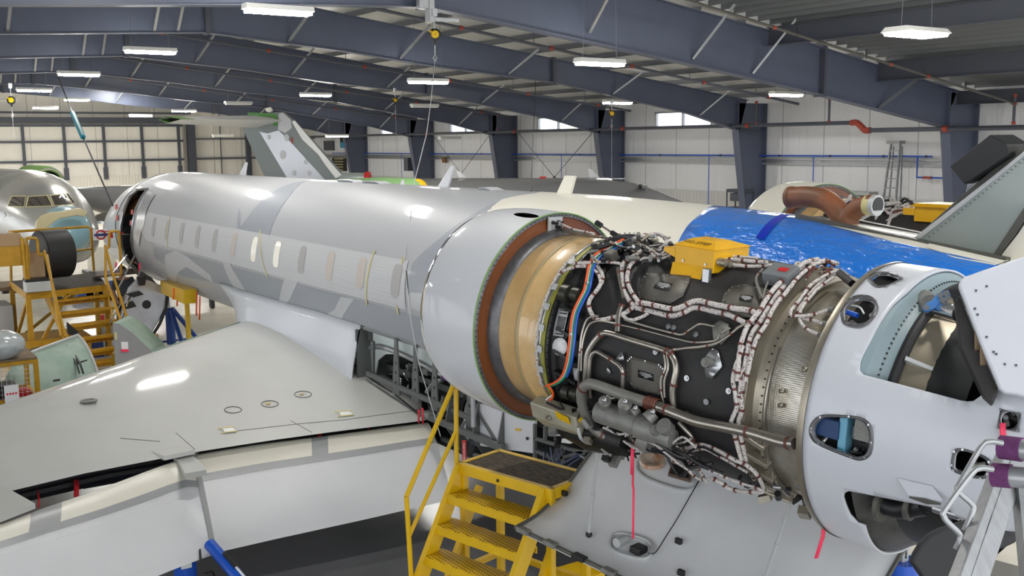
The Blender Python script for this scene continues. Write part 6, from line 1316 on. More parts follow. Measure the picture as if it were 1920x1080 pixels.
b = MB(); b.tube([c1, onX(41, 447, Xn)], .035, 8); b.tube([onX(41, 447, Xn), onX(17, 434, Xf)], .03, 8); b.tube([onX(19, 435, Xf), onX(165, 425, Xf-.4), onX(170, 428, Xf-.4), onX(176, 508, Xf-.4)], .03, 8); b.tube([onX(52, 478, Xn+.5), onX(172, 467, Xf-.4)], .022, 8); b.tube([c4, onX(19, 436, Xf)], .03, 8); b.build('guard_rail', YELD, t)
b = MB(); b.tube(spline([onX(x, y, Xn) for x, y in ((84, 530), (58, 530), (54, 522), (49, 455), (53, 447), (66, 447), (70, 452), (72, 474), (78, 478), (84, 478))], 4), .03, 8); b.build('gate_loop', YELD, t)
Xr = c2[0]; b = MB(); b.tube(spline([onX(x, y, Xr) for x, y in ((198, 466), (204, 462), (205, 438), (210, 434), (221, 434), (223, 440), (227, 508), (222, 514), (205, 515))], 4), .03, 8); b.build('gate_loop', YELD, t)
TR_ = [((100, 565), (205, 553), 1.36), ((112, 588), (212, 577), 1.12), ((128, 612), (218, 600), .88), ((150, 636), (213, 628), .64), ((160, 660), (216, 652), .42), ((166, 680), (216, 674), .2)]
for (xa, ya), (xb, yb), z in TR_:
    p, q = onZ(xa, ya, z), onZ(xb, yb, z); b = MB(); b.beam(p, q, .2, .05, upv=(0, 0, 1)); b.beam(p-A(.0, 0, .06), q-A(0, 0, .06), .03, .1); tr = b.build('tread', YELD, t, smooth=0)
    if z in (1.36, .64): m_ = (p+q)/2+A(-.02, 0, -.06); text('WATCH YOUR STEP', .085, mat('red_brown_print', (120, 40, 20), .6), m_-unit(A(1, 0, 0))*.02, unit(q-p), (0, 0, 1), tr, thick=.002)
for xa, ya, xb, yb, z0, z1 in ((84, 548, 150, 690, 1.55, .1), (197, 533, 232, 690, 1.55, .1)):
    b = MB(); b.beam(onZ(xa, ya, z0), onZ(xb, yb, z1), .05, .16); b.build('stringer', YELD, t, smooth=0)
for l, z in (([(83, 470), (122, 632)], 0), ([(88, 478), (115, 630)], 0), ([(197, 460), (207, 500), (238, 596)], 0), ([(198, 464), (198, 520), (226, 600)], 0)):
    b = MB(); b.tube([onX(x, y, c2[0]-.4-(y-460)*.012) for x, y in l], .028, 8); b.build('stair_rail', YELD, t)
# things on the platform
cc = (c1+c2+c3*1.5+c4*1.0)/4.5; Pd = onX(99, 476, (c1[0]+c4[0])/2-.4); b = MB(); ax = unit(c2-c1); b.axial(Pd-ax*.3, ax, [(0, .05), (0, .50), (.02, .525), (.58, .525), (.6, .50), (.6, .05)], 40); t2 = tag(b.build('rubber_roll', RUBBER), 'big black drum-shaped roll standing on the yellow platform', 'roll')
b = MB(); p = onZ(70, 536, 1.72); b.box(p, (.35, .5, .22)); t2 = thing('tool_case', 'small grey and white tool case on the platform, left of the black roll', 'case', tuple(p-A(0, 0, .11))); b.build('body', PLATE, t2, smooth=0, bevel=.02); b = MB(); b.box(p+A(0, 0, .14), (.36, .5, .05)); b.build('dark_lid', BLACKD, t2, smooth=0)
b = MB(); p = onX(22, 478, c1[0]+.3); b.box(p, (.5, .62, .42)); t2 = tag(b.build('yellow_bin', YELD, smooth=0, bevel=.01), 'yellow steel bin hooked on the platform rail at left edge', 'bin')
b = MB(); b.box(p+A(-.1, .05, .33), (.35, .42, .24)); t2 = tag(b.build('cardboard_box', CARD, smooth=0), 'brown cardboard box on top of the yellow bin', 'box')
b = MB(); p = onX(63, 500, c1[0]+.6); b.box(p, (.4, .38, .62)); tag(b.build('brown_carton', CARD, smooth=0), 'brown carton on the platform behind the black roll', 'box')
b = MB(); p = onZ(12, 532, 1.5); b.box(p-A(0, -.2, .05), (1.2, .9, .08)); t2 = tag(b.build('timber_board', PLY, smooth=0), 'worn timber board at the platform left side', 'board')
b = MB(); p0, p1 = onX(176, 516, 25.), onX(262, 507, 24.8); b.beam(p0, p1, .9, .04); tag(b.build('gangplank', mat('dark_plank', (60, 44, 38), .6), smooth=0), 'dark plank bridging platform and entry door', 'plank')
# small round sign on the red rope
c = onX(189, 440, 24.6); t2 = thing('roundel_sign', 'small white sign with red ring and blue bar beside the platform gate', 'sign', tuple(c-A(0, 0, .15)))
b = MB(); b.box(c, (.02, .33, .24)); b.build('board', PWHITE, t2, smooth=0); b = MB(); b.tube([c+A(-.02, .095*math.cos(a), .095*math.sin(a)) for a in np.linspace(0, 2*PI, 28, endpoint=False)], .018, 6, closed=True); b.build('red_ring', RED, t2)
b = MB(); b.box(c+A(-.03, 0, 0), (.02, .3, .05)); b.build('blue_bar', mat('navy', (30, 50, 120), .5), t2, smooth=0)
b = MB(); b.tube(spline([onX(170, 431, 25), onX(190, 434, 24.6), onX(215, 433, 24.2), onX(232, 438, 24.2)], 5), .012, 6); b.tube([onX(208, 434, 24.3), onX(210, 446, 24.3)], .03, 6); tag(b.build('barrier_rope', RED), 'dark red barrier rope across the platform gate', 'rope')
# entry airstair door hanging open
Xd = 23.0; dpl = [(236, 560), (243, 540), (262, 520), (285, 528), (308, 538), (312, 556), (308, 580), (297, 604), (286, 622), (262, 632), (232, 640), (222, 612)]
b = MB(); b.prism([onX(x, y, Xd) for x, y in dpl], (.14, 0, 0)); AD = b.build('airstair_door', mat('door_silver', (190, 192, 198), .3, metal=.6, var=.2, vscale=3), JET, smooth=0, bevel=.02)
b = MB(); c = onX(275, 571, Xd-.01); b.cyl(c, c+A(.03, 0, 0), .095, n=24); b.build('round_hole', BLACKD, AD)
b = MB(); b.tube([onX(x, y, Xd-.02) for x, y in ((309, 537), (314, 556), (311, 580), (300, 606), (288, 626))], .035, 8); b.build('door_seal', RUBBER, AD)
for pl in (((236, 552), (262, 546), (270, 552), (250, 558)), ((232, 572), (250, 565), (256, 575), (236, 580)), ((258, 520), (275, 518), (272, 535), (262, 536))):
    b = MB(); b.prism([onX(x, y, Xd-.12) for x, y in pl], (.11, 0, 0)); b.build('folded_step', BLACKD, AD, smooth=0)
b = MB()
for x0, y0, x1, y1 in ((237, 574, 266, 500), (220, 545, 252, 480), (205, 520, 238, 478), (228, 602, 246, 540), (205, 608, 236, 552)): b.tube([onX(x0, y0, Xd-.2), onX(x1, y1, Xd+.6)], .018, 8)
b.build('door_handrail', CHROME, AD)
b = MB(); b.prism([onX(x, y, 24.2) for x, y in ((236, 478), (258, 505), (284, 520), (300, 540), (270, 530), (250, 505), (238, 490))], (.1, 0, 0)); b.build('door_sill', DGREY, JET, smooth=0)
# ================= person behind the airstair
def person():
    f = onZ(238, 634, 0); S = 1.74
    J_ = {'pel': (0, 0, .95), 'ch': (.02, 0, 1.3), 'nk': (.04, 0, 1.48), 'hb': (.05, 0, 1.56), 'ht': (.06, 0, 1.66), 'hl': (0, .1, .9), 'kl': (.03, .13, .5), 'al': (0, .14, .09), 'tl': (-.14, .15, .04), 'hr': (0, -.1, .9), 'kr': (.05, -.14, .5), 'ar': (.02, -.15, .09), 'tr': (-.13, -.17, .04),
          'sl': (.03, .19, 1.42), 'el': (-.05, .26, 1.16), 'wl': (-.22, .22, .98), 'sr': (.03, -.19, 1.42), 'er': (-.06, -.27, 1.16), 'wr': (-.26, -.25, 1.02)}
    R_ = {'pel': .15, 'ch': .165, 'nk': .062, 'hb': .085, 'ht': .095, 'hl': .1, 'kl': .065, 'al': .048, 'tl': .04, 'hr': .1, 'kr': .065, 'ar': .048, 'tr': .04, 'sl': .07, 'el': .048, 'wl': .033, 'sr': .07, 'er': .048, 'wr': .033}
    E_ = [('pel', 'ch'), ('ch', 'nk'), ('nk', 'hb'), ('hb', 'ht'), ('pel', 'hl'), ('hl', 'kl'), ('kl', 'al'), ('al', 'tl'), ('pel', 'hr'), ('hr', 'kr'), ('kr', 'ar'), ('ar', 'tr'), ('ch', 'sl'), ('sl', 'el'), ('el', 'wl'), ('ch', 'sr'), ('sr', 'er'), ('er', 'wr')]
    ov = bpy.data.objects.new('person', None); COL.objects.link(ov); ov.location = tuple(f)
    tag(ov, 'person in orange vest and dark trousers standing behind the open airstair', 'person')
    import bmesh
    def mkskin(jn, ed, rad, root, name, m_):
        ks = list(jn); me = bpy.data.meshes.new(name); bm = bmesh.new(); ly = bm.verts.layers.skin.verify(); vs = [bm.verts.new(jn[k]) for k in ks]
        for a, b_ in ed: bm.edges.new((vs[ks.index(a)], vs[ks.index(b_)]))
        for k, v in zip(ks, vs): v[ly].radius = (rad[k], rad[k]); v[ly].use_root = (k == root)
        bm.to_mesh(me); bm.free(); me.materials.append(m_); o = bpy.data.objects.new(name, me); COL.objects.link(o); o.modifiers.new('skin', 'SKIN').use_smooth_shade = True
        sb = o.modifiers.new('sub', 'SUBSURF'); sb.levels = sb.render_levels = 2; o.parent = ov; return o
    mkskin(J_, E_, R_, 'pel', 'body', SKINM)
    tj = {k: J_[k] for k in ('pel', 'hl', 'kl', 'al', 'hr', 'kr', 'ar')}; tr = {k: R_[k]+.015 for k in tj}
    mkskin(tj, [e for e in E_ if e[0] in tj and e[1] in tj], tr, 'pel', 'trousers', PBLACK)
    sj = {k: J_[k] for k in ('pel', 'ch', 'sl', 'el', 'sr', 'er')}; sr_ = {k: R_[k]+.012 for k in sj}; mkskin(sj, [e for e in E_ if e[0] in sj and e[1] in sj], sr_, 'pel', 'shirt', STEELD)
    vj = {'a': (0, 0, .98), 'b': (.02, 0, 1.3), 'c': (.03, .1, 1.42), 'd': (.03, -.1, 1.42)}; mkskin(vj, [('a', 'b'), ('b', 'c'), ('b', 'd')], {'a': .175, 'b': .19, 'c': .09, 'd': .09}, 'a', 'vest', ORANGE)
    b = MB(); b.ball((.065, 0, 1.68), .108, 8, (1, .9, .8)); b.build('hair', BLACKD, ov, local=True)
    for s in (.035, -.035): b = MB(); b.ball((-.03, s, 1.64), .012, 5); b.build('eye', PBLACK, ov, local=True)
    b = MB(); b.ball((-.045, 0, 1.615), .016, 5, (1, .7, 1.2)); b.build('nose', SKINM, ov, local=True)
    for s in (1, -1):
        for k in range(5): b = MB(); w = A(*J_['wl' if s > 0 else 'wr']); dr = A(-.07-.012*(k in (1, 2)), .018*(k-2)*1.0, -.05-.01*(k == 2)) if k < 4 else A(-.02, -.05*s, -.03); b.tube(spline([w+A(-.01, .008*(k-2), 0), w+dr*.6, w+dr*1.0+A(.0, 0, -.02)], 3), .009, 7); b.build('finger', SKINM, ov, local=True)
    return ov
person()
# ================= items around the far floor
def sbox(name, lb, cat, P, size, m_, bev=.01): b = MB(); b.box(P, size); return tag(b.build(name, m_, smooth=0, bevel=bev), lb, cat)
p = onZ(23, 640, 0); t = thing('fire_extinguisher', 'red and white fire extinguisher standing behind the platform legs', 'fire extinguisher', tuple(p)); b = MB(); b.axial(p, (0, 0, 1), [(0, .01), (0, .1), (.55, .1), (.62, .05), (.66, .03)], 18); b.build('bottle', RED, t); b = MB(); b.cyl(p+A(0, 0, .25), p+A(0, 0, .36), .102, n=18); b.build('white_label', PWHITE, t); b = MB(); b.box(p+A(0, 0, .7), (.12, .05, .08)); b.build('valve', BLACKD, t)
p = onZ(-12, 660, 0); sbox('white_cabinet', 'pale grey cabinet cut by the left edge, before the platform', 'cabinet', (p[0], p[1]+.1, .55), (1, 1.0, 1.1), PLATE)
p = onZ(176, 512, 0); p = onZ(172, 516, .2); t = thing('blue_step_block', 'blue block step on the far floor behind the platform', 'step', (p[0]+4, p[1]-.6, 0))
for k, (w, h) in enumerate(((.9, .3), (.65, .6))): b = MB(); c = onX(172+k*6, 500-k*3, 33); b.box((33, c[1], h/2+.4*0), (.9, w*1.2, h)); b.build('tier', BLUED, t, smooth=0)
t.location = t.location
p = onX(190, 473, 40); t = thing('cable_reel', 'cream cable reel on a dark pallet, far floor', 'reel', (p[0], p[1], 0)); b = MB(); b.cyl((p[0], p[1], .12), (p[0], p[1], 1.0), .5, n=20); b.build('drum', CREAM, t); b = MB(); b.box((p[0], p[1], .06), (1.2, 1.2, .12)); b.build('pallet', BLACKD, t, smooth=0)
p = onX(335, 548, 21.3); t = thing('yellow_beam_stand', 'yellow beam standing under the forward belly', 'support', (21.3, p[1], 0)); b = MB(); b.beam(onX(312, 537, 23), onX(357, 556, 20.6), .25, .28); b.build('beam', YEL, t, smooth=0); b = MB(); c = onX(350, 560, 21); b.box((c[0], c[1], c[2]/2), (.08, .08, c[2])); b.build('post', YEL, t, smooth=0)
for k, (x, y, m_, w, lb) in enumerate(((133, 618, PLATE, .35, 'white machine seen between the stair treads'), (128, 652, ALU, .4, 'grey pump unit under the stairs'), (112, 655, BLUED, .35, 'blue tray under the stairs'), (130, 603, RED, .2, 'small red part between the stair treads'))):
    p = onZ(x+64-(60 if 0 else 0), y, .15); sbox('shop_item', lb, 'equipment', (p[0], p[1], .17), (w, w, .34), m_)
p = onZ(398, 578, 0); sbox('black_caster', 'black castor wheel on the floor behind the fairing', 'castor', (p[0], p[1], .15), (.25, .12, .3), BLACKD, .05)
# green primed panels in front of the platform
rows = [((34, 670), (146, 629), 1.15), ((28, 676), (155, 638), 1.13), ((18, 692), (164, 652), 1.05), ((8, 715), (174, 674), .92), ((2, 745), (183, 700), .7), ((0, 790), (190, 745), .3)]
t = thing('primed_fairing', 'large curved pale green primed fairing in front of the yellow platform', 'aircraft panel', tuple(onZ(100, 700, 0)))
b = MB(); G = [[onZ(a[0]+(c[0]-a[0])*q, a[1]+(c[1]-a[1])*q, z) for q in np.linspace(0, 1, 12)] for a, c, z in rows]; b.grid(G); PG = b.build('skin', GREENP, t, smooth=60, solid=.02)
b = MB(); b.tube([g[-1] for g in G], .03, 8); b.tube(G[0], .035, 8); b.build('edge_trim', PLATE, PG)
b = MB(); pl = [onZ(x, y, z+.02) for x, y, z in ((124, 648, 1.1), (130, 655, 1.05), (142, 668, .97), (150, 682, .92), (156, 700, .8))]; b.tube(spline(pl, 4), .018, 6); b.tube(spline([p+A(.05, .05, 0) for p in pl], 4), .014, 6); b.tube([onZ(142, 682, .92), onZ(163, 676, .92)], .02, 6); b.tube([onZ(100, 714, .85), onZ(112, 712, .85)], .02, 6); b.tube([onZ(50, 660, 1.17), onZ(74, 652, 1.17)], .025, 6); b.build('seam_wiring', BLACKD, PG)
b = MB(); b.prism([onX(x, y, 20.9) for x, y in ((125, 603), (147, 622), (147, 632), (127, 626))], (.04, 0, 0)); b.build('dark_end_plate', BLACKD, t, smooth=0)
c = onZ(90, 700, 0); b = MB(); b.box((c[0]+1.2, c[1]-.2, .3), (1.2, 1.6, .6)); b.build('cradle', YELD, t, smooth=0)
fpoly = [(211, 605), (223, 607), (247, 623), (282, 656), (290, 668), (217, 700)]
Xa = 19.6; fa = [onX(x, y, Xa) for x, y in fpoly]; vec = onX(250, 594, 21.2)-onX(223, 607, Xa)
t = thing('primed_fairing', 'smaller green primed fairing with a grey end plate, right of the large one', 'aircraft panel', (Xa, fa[0][1], 0))
b = MB(); b.prism(fa, tuple(vec)); PB = b.build('green_skin', GREENP, t, smooth=0, bevel=.01)
b = MB(); b.prism([p-A(.02, 0, 0) for p in fa], (.015, 0, 0)); EPL = b.build('grey_end_plate', mat('matt_grey_plate', (146, 146, 148), .6), t, smooth=0)
b = MB(); b.prism([onX(x, y, Xa-.03) for x, y in ((227, 641), (240, 641), (241, 660), (228, 660))], (.005, 0, 0)); b.build('paper_tag', PWHITE, EPL, smooth=0); b = MB(); b.prism([onX(x, y, Xa-.04) for x, y in ((227, 655), (241, 655), (241, 660), (228, 660))], (.005, 0, 0)); b.build('pink_stripe', PINK, EPL, smooth=0); b = MB(); b.prism([onX(x, y, Xa-.03) for x, y in ((215, 623), (219, 623), (220, 637), (216, 637))], (.005, 0, 0)); b.build('tape', TAPEY, EPL, smooth=0)
b = MB(); b.prism([A(p[0]+.3, p[1], .02+(p[2]-.02)*0) if 0 else A(p[0]+.25, p[1], 0) for p in (fa[0], fa[3], fa[3]+vec, fa[0]+vec)], (0, 0, .8)); b.build('cradle', YELD, t, smooth=0)
# caged trolley, bag and sign at the left edge
q0 = onZ(66, 673, 1.4); t = thing('mesh_trolley', 'yellow framed mesh trolley with timber top at the left edge', 'trolley', (q0[0], q0[1], 0))
XL, YL, YR_ = q0[0], q0[1], q0[1]+1.5
for (x, y) in ((XL, YL), (XL, YR_), (XL+.9, YL), (XL+.9, YR_)): b = MB(); b.box((x, y, .7), (.07, .07, 1.4)); b.build('post', YELD, t, smooth=0)
b = MB()
for z in (1.37, .8, .12):
    for a, c in (((XL, YL), (XL, YR_)), ((XL, YL), (XL+.9, YL)), ((XL+.9, YL), (XL+.9, YR_))): b.beam((*a, z), (*c, z), .06, .06)
b.build('frame_rails', YELD, t, smooth=0)
b = MB(); b.box((XL+.45, (YL+YR_)/2, 1.42), (.95, 1.55, .03)); b.build('timber_top', PLY, t, smooth=0); b = MB(); b.box((XL+.45, (YL+YR_)/2, .78), (.9, 1.5, .03)); b.build('shelf', PLY, t, smooth=0)
b = MB()
for k in range(22): b.tube([(XL-.01, YL+.07*k, .82), (XL-.01, YL+.07*k, 1.35)], .003, 4, caps=False)
for k in range(8): b.tube([(XL-.012, YL, .84+.07*k), (XL-.012, YR_, .84+.07*k)], .003, 4, caps=False)
b.build('wire_mesh', ALU, t)
for k in range(5): b = MB(); b.box((XL+.4, YL+.35+.22*k, .9+.015*k), (.5, .2, .2+.03*k)); tag(b.build('dark_component', BLACKD, smooth=0, bevel=.02), 'dark aircraft component on the mesh trolley shelf', 'component', 'parts on the trolley shelf')
b = MB(); b.box((XL+.3, YL+.25, .85), (.3, .35, .1)); tag(b.build('red_tray', RED, smooth=0), 'red tray low in the mesh trolley', 'tray')
p = onZ(20, 672, 1.45); b = MB(); b.ball(p+A(.1, .1, .2), .27, 12, (1, 1.25, .85)); o = b.build('plastic_bag', mat('crumpled_plastic', (186, 192, 192), .2, coat=.6, bump=1, bscale=5, var=.25, vscale=5)); tag(o, 'crumpled clear plastic bag on the timber top at the left edge', 'bag')
c = onX(22, 738, XL-.12); t = thing('notice_card', 'white notice card with a red printed line on the mesh trolley', 'sign', tuple(c)); b = MB(); b.box(c, (.01, .2, .26)); b.build('card', PWHITE, t, smooth=0); [(lambda bb: (bb.box(c-A(.007, .06-.04*k, 0), (.004, .026, .03)), bb.build('red_square', REDS, t, smooth=0)))(MB()) for k in range(4)]
# ================= silver jet at the far left, nose towards us
n0 = onX(150, 441, 30.); n0[2] = 2.08; ang = math.radians(7); ad = A(math.cos(ang), math.sin(ang), 0); pd = A(-math.sin(ang), math.cos(ang), 0)
LJ = thing('silver_jet', 'bare silver jet with open radome at the far left, nose towards the camera', 'aircraft', (n0[0], n0[1], 0))
SIL = mat('bare_silver', (190, 190, 186), .26, metal=.6, coat=.3, var=.1, vscale=1)
pr = [(0, .35, -.05), (.15, .52, -.02), (.4, .66, .02), (.8, .8, .1), (1.3, .96, .2), (1.9, 1.1, .34), (2.6, 1.22, .44), (3.4, 1.31, .5), (4.4, 1.345, .52), (10, 1.345, .52), (17, 1.3, .55), (23, .4, .95)]
def lj(d, th, off=0):
    r = np.interp(d, [p[0] for p in pr], [p[1] for p in pr])+off; z = np.interp(d, [p[0] for p in pr], [p[2] for p in pr]); t = math.radians(th); return n0+ad*d+pd*r*math.cos(t)+A(0, 0, z+r*math.sin(t))
b = MB(); b.grid([[lj(d, th) for th in range(0, 360, 8)] for d in list(np.linspace(0, 4.6, 26))+[8, 14, 17, 20, 23]], wrap=True); b.add([lj(0, th) for th in range(0, 360, 8)], [tuple(range(45))]); LF = b.build('fuselage', SIL, LJ, smooth=60)
tr_ = bvh(LF)
for pl in ([(15, 386), (22, 369), (47, 368), (44, 387)], [(50, 387), (54, 369), (88, 367), (97, 385)], [(95, 367), (121, 364), (135, 382), (103, 385)], [(124, 363), (128, 364), (140, 380), (137, 381)]):
    cx_ = sum(p[0] for p in pl)/4; cy_ = sum(p[1] for p in pl)/4
    pdec(tr_, [(cx_+(x-cx_)*1.1, cy_+(y-cy_)*1.16) for x, y in pl], TAPEY, 'window_frame', LF, .01); pdec(tr_, pl, GLASSD, 'cockpit_window', LF, .02)
text('5105', .16, PBLACK, A(*lj(3.2, 222, 0))*0+onX(19, 402, 32.2), -pd*1., (0, 0, 1), LF)
b = MB(); c = onX(128, 435, 29.6); b.axial(c+A(.1, 0, 0), (-1, .1, -.05), [(-.5, .66), (0, .62), (.25, .5), (.4, .3), (.47, .01)], 28); b.build('radome_bulkhead', mat('pale_blue_radome', (138, 176, 186), .3, coat=.4), LJ, smooth=60)
shp = [(66, 432), (68, 415), (78, 404), (95, 398), (120, 396), (135, 392), (150, 390), (165, 397), (158, 407), (144, 404), (130, 407), (112, 410), (97, 420), (84, 432)]
b = MB(); b.prism([onX(x, y, 29.0) for x, y in shp], (.12, 0, 0)); b.build('raised_radome', mat('tan_radome', (196, 184, 146), .3, coat=.4), LJ, smooth=0, bevel=.03)
c = onX(92, 345, 46); b = MB(); b.axial(c, (1, .1, 0), [(0, .52), (-.06, .58), (0, .66), (.3, .74), (2.5, .76)], 32); b.build('engine_nacelle', GREENZ, LJ, smooth=60); b = MB(); b.axial(c, (1, .1, 0), [(-.05, .585), (-.07, .62), (-.02, .665)], 32); b.build('intake_lip', CHROME, LJ); b = MB(); b.axial(c+ad*.1, (1, .1, 0), [(0, .56), (.5, .5), (.5, .01)], 28); b.build('intake', BLACKD, LJ)
b = MB(); b.cyl(onX(29, 338, 38), onX(29, 334, 38), .05, n=10); b.build('beacon', RED, LJ); b = MB(); b.prism([onX(x, y, 38) for x, y in ((51, 337), (47, 322), (48, 322), (54, 337))], (.03, 0, 0)); b.build('blade_antenna', WHITE, LJ, smooth=0)
b = MB(); b.beam((n0[0]+4, n0[1]+1.5, 0.45), (n0[0]+4, n0[1]-.3, .45), .3, .3); b.cyl((n0[0]+2.2, n0[1]+.2, .3), (n0[0]+2.2, n0[1]+.45, .3), .28, n=20); b.cyl((n0[0]+2.2, n0[1]+.3, .3), (n0[0]+2.2, n0[1]+.3, 1.4), .07, n=10); b.build('nose_gear', BLACKD, LJ)
# grey wing half and open door right of the silver nose
b = MB(); b.prism([onX(x, y, 33) for x, y in ((155, 418), (200, 413), (205, 417), (160, 424))], (1.2, 0, 0)); WB = b.build('silver_spar', CHROME, LJ, smooth=0)
b = MB(); b.prism([onX(x, y, 32.5) for x, y in ((176, 410), (182, 403), (192, 399), (206, 397), (200, 412), (196, 416))], (.1, 0, 0)); b.build('open_gear_door', PANELG, LJ, smooth=0)
# ================= dark grey jet behind, with T-tail
za = 3.5; A0 = onZ(1140, 333, za); B0 = onZ(690, 335, za); bd = unit(B0-A0); bn = A(-bd[1], bd[0], 0); RB = 1.25
GJ = thing('grey_jet', 'dark grey jet parked behind with a tall silver T-tail', 'aircraft', (A0[0], A0[1], 0))
GJM = mat('dark_grey_jet_paint', (112, 113, 115), .22, coat=.5)
prf = [(-3.9, .05, -.75), (-3.7, .3, -.68), (-3.2, .55, -.55), (-2.5, .8, -.38), (-1.6, 1.02, -.2), (-.8, 1.17, -.08), (0, RB, 0), (9, RB, 0), (12, 1.1, .1), (15, .8, .3), (18, .3, .7)]
def gj(d, th, off=0):
    r = np.interp(d, [p[0] for p in prf], [p[1] for p in prf])+off; z = np.interp(d, [p[0] for p in prf], [p[2] for p in prf]); t = math.radians(th); c = A(A0[0], A0[1], za-RB)+bd*d; return c+bn*r*math.cos(t)+A(0, 0, z+r*math.sin(t))
b = MB(); b.grid([[gj(d, th) for th in range(0, 360, 8)] for d in list(np.linspace(-3.9, 0, 22))+[3, 6, 9, 12, 15, 18]], wrap=True); GF = b.build('fuselage', GJM, GJ, smooth=60)
tg_ = bvh(GF)
pdec(tg_, [(1198, 345), (1214, 346), (1214, 356), (1199, 354)], mat('lighter_grey', (150, 151, 153), .3), 'primer_patch', GF)
pf = lambda x, y: onP(x, y, A0, bn)
def gpl(name, l, m_, th, par, off=0): b = MB(); b.prism([pf(x, y)+bn*(off-th/2) for x, y in l], tuple(bn*th)); return b.build(name, m_, par, smooth=0, bevel=.01)
GFN = gpl('fin', [(505, 345), (453, 230), (469, 215), (531, 210), (549, 224), (648, 332), (655, 345)], mat('fin_grey_primer', (128, 136, 136), .45), .26, GJ)
sgn = 1 if (CC-A0)@bn > 0 else -1
SILV = mat('fin_silver', (196, 198, 204), .3, metal=.5)
gpl('silver_skin', [(489, 246), (505, 250), (526, 244), (545, 262), (616, 340), (545, 340)], SILV, .02, GFN, sgn*.145)
gpl('silver_top_panel', [(526, 214), (534, 211), (548, 224), (551, 240), (538, 250), (524, 243)], PALE, .02, GFN, sgn*.15)
gpl('masked_leading_edge', [(550, 228), (556, 226), (645, 330), (632, 334), (612, 308), (600, 290), (570, 262)], PWHITE, .02, GFN, sgn*.15)
for (x, y, w, h) in ((508, 257, 5, 6), (534, 290, 9, 11), (541, 258, 8, 9), (577, 303, 6, 6), (583, 324, 6, 6), (555, 324, 6, 7)): gpl('oval_access_panel', [(x+w*.62*math.cos(t), y+h*.75*math.sin(t)) for t in np.linspace(0, 2*PI, 14, endpoint=False)], PALE, .02, GFN, sgn*.165)
gpl('red_tape', [(550, 257), (552, 257), (553, 268), (551, 270)], RED, .02, GFN, sgn*.17)
gpl('green_tail_gear', [(468, 211), (518, 213), (524, 222), (524, 236), (515, 236), (515, 219), (468, 218)], mat('green_part', (86, 140, 70), .5), .3, GFN)
gpl('tail_fitting', [(500, 209), (498, 203), (508, 201), (511, 208), (506, 211)], CREAM, .12, GFN)
c = pf(500, 226); tpn = bn*sgn; tl = onP(322, 224, c, bd)
b = MB(); G = []
for q in np.linspace(0, 1, 10):
    P_ = c+(tl-c)*q; ch = 1.5*(1-.55*q); G.append([P_+bd*ch*.6+A(0, 0, .0), P_+bd*ch*.2+A(0, 0, .14*(1-q*.7)+.03), P_-bd*ch*.4, P_+bd*ch*.2-A(0, 0, .2*(1-q*.7)+.04)])
b.grid(G, wrap=True); TPn = b.build('tailplane', PWHITE, GJ, smooth=40); b = MB(); G2 = [[p+(p-c)*0+A(0, 0, .01) for p in g] for g in G[-2:]]; b.grid(G2, wrap=True); b.build('green_tip', GREENZ, TPn, smooth=40)
gpl('tail_bullet', [(430, 222), (465, 218), (516, 222), (517, 232), (480, 238), (470, 234)], PALE, .3, GJ)
b = MB(); b.cyl(pf(640, 335), pf(687, 334), .2, .17, n=16); DI = b.build('dorsal_intake', GREENG, GJ); b = MB(); b.cyl(pf(686, 334), pf(693, 334), .21, n=16); b.build('red_plug', RED, DI)
c = A0+bn*sgn*2.0; gq = lambda x, y: onP(x, y, c, bn)
b = MB(); b.axial(gq(792, 371), bd, [(0, .5), (.2, .58), (1.2, .62), (3, .55)], 28); NC = b.build('engine_nacelle', mat('green_nacelle', (120, 160, 104), .5), GJ, smooth=60); b = MB(); b.ball(gq(782, 350)-A(0, 0, .1), .34, 10); b.build('yellow_intake_cover', YEL, NC)
b = MB(); b.tube([gj(-.3, 90, .02), gj(-.3, 90, .03)], .25, 16); b.build('low_antenna', PALE, GJ)
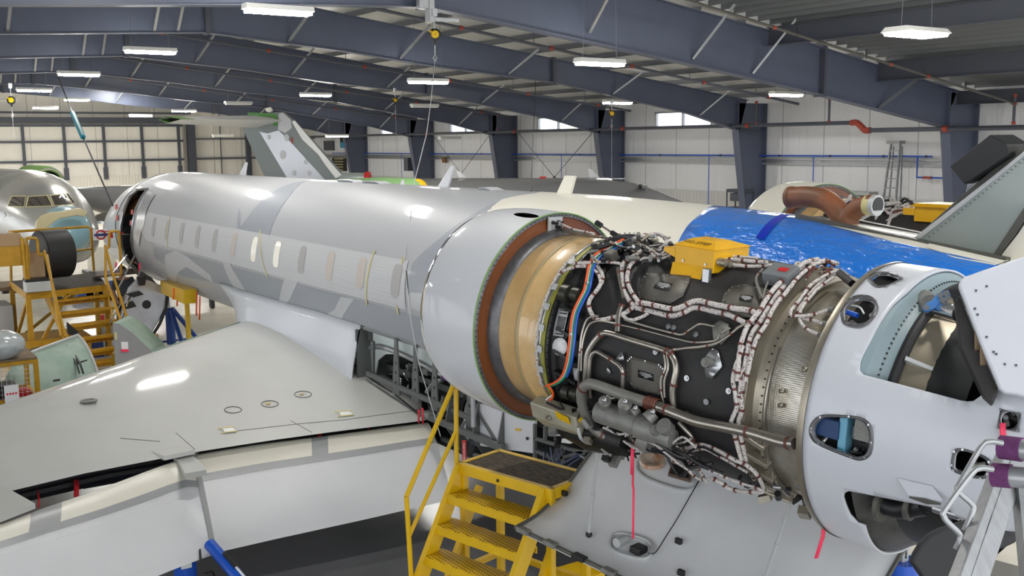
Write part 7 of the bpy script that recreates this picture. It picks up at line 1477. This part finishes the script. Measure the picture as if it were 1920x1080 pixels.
for x0, l in ((1113, [(1106, 333), (1102, 317), (1107, 317), (1125, 333)]), (870, [(860, 333), (855, 320), (862, 321), (874, 333)])):
    gpl('blade_antenna', l, WHITE, .03, GJ)
b = MB(); b.cyl(pf(1018, 334), pf(1018, 331), .1, n=12); b.build('beacon', RED, GJ)
b = MB(); c = gj(2, 270, 0); b.cyl(c, (c[0], c[1], .3), .08, n=12); b.cyl((c[0], c[1]-.2, .35), (c[0], c[1]+.2, .35), .35, n=20); b.build('nose_gear', BLACKD, GJ); c = gj(12, 270, 0); b = MB(); b.cyl(c, (c[0], c[1], .3), .1, n=12); b.cyl((c[0], c[1]-.25, .4), (c[0], c[1]+.25, .4), .4, n=20); b.build('main_gear', BLACKD, GJ)
# supports of the main aircraft
c = (8.6, FY+.2); b = MB(); b.cyl((c[0], c[1], 1.35), (c[0], c[1], .05), .12, n=14); b.build('gear_post', STEELD, JET)
b = MB(); b.cyl((20, FY, 1.4), (20, FY, .3), .09, n=14); b.cyl((20, FY-.2, .3), (20, FY+.2, .3), .3, n=20); b.build('nose_gear', BLACKD, JET)
cam = bpy.data.cameras.new('camera'); co = bpy.data.objects.new('camera', cam); COL.objects.link(co)
cam.sensor_width = 36; cam.lens = F/1920*36; cam.clip_end = 300; cam.clip_start = .05
co.matrix_world = Matrix(((RT[0], UP[0], -FW[0], CC[0]), (RT[1], UP[1], -FW[1], CC[1]), (RT[2], UP[2], -FW[2], CC[2]), (0, 0, 0, 1)))
sc = bpy.context.scene; sc.camera = co
w = bpy.data.worlds.new('daylight'); sc.world = w; w.use_nodes = True; bg = w.node_tree.nodes['Background']
bg.inputs[0].default_value = (.94, .97, 1, 1); bg.inputs[1].default_value = 1.7
sc.view_settings.view_transform = 'Standard'; sc.view_settings.look = 'None'; sc.view_settings.gamma = 1; sc.view_settings.exposure = .42
sc.view_settings.use_curve_mapping = False
sc.cycles.max_bounces = 6; sc.cycles.diffuse_bounces = 4; sc.cycles.glossy_bounces = 3; sc.cycles.sample_clamp_indirect = 6; sc.cycles.use_denoising = True
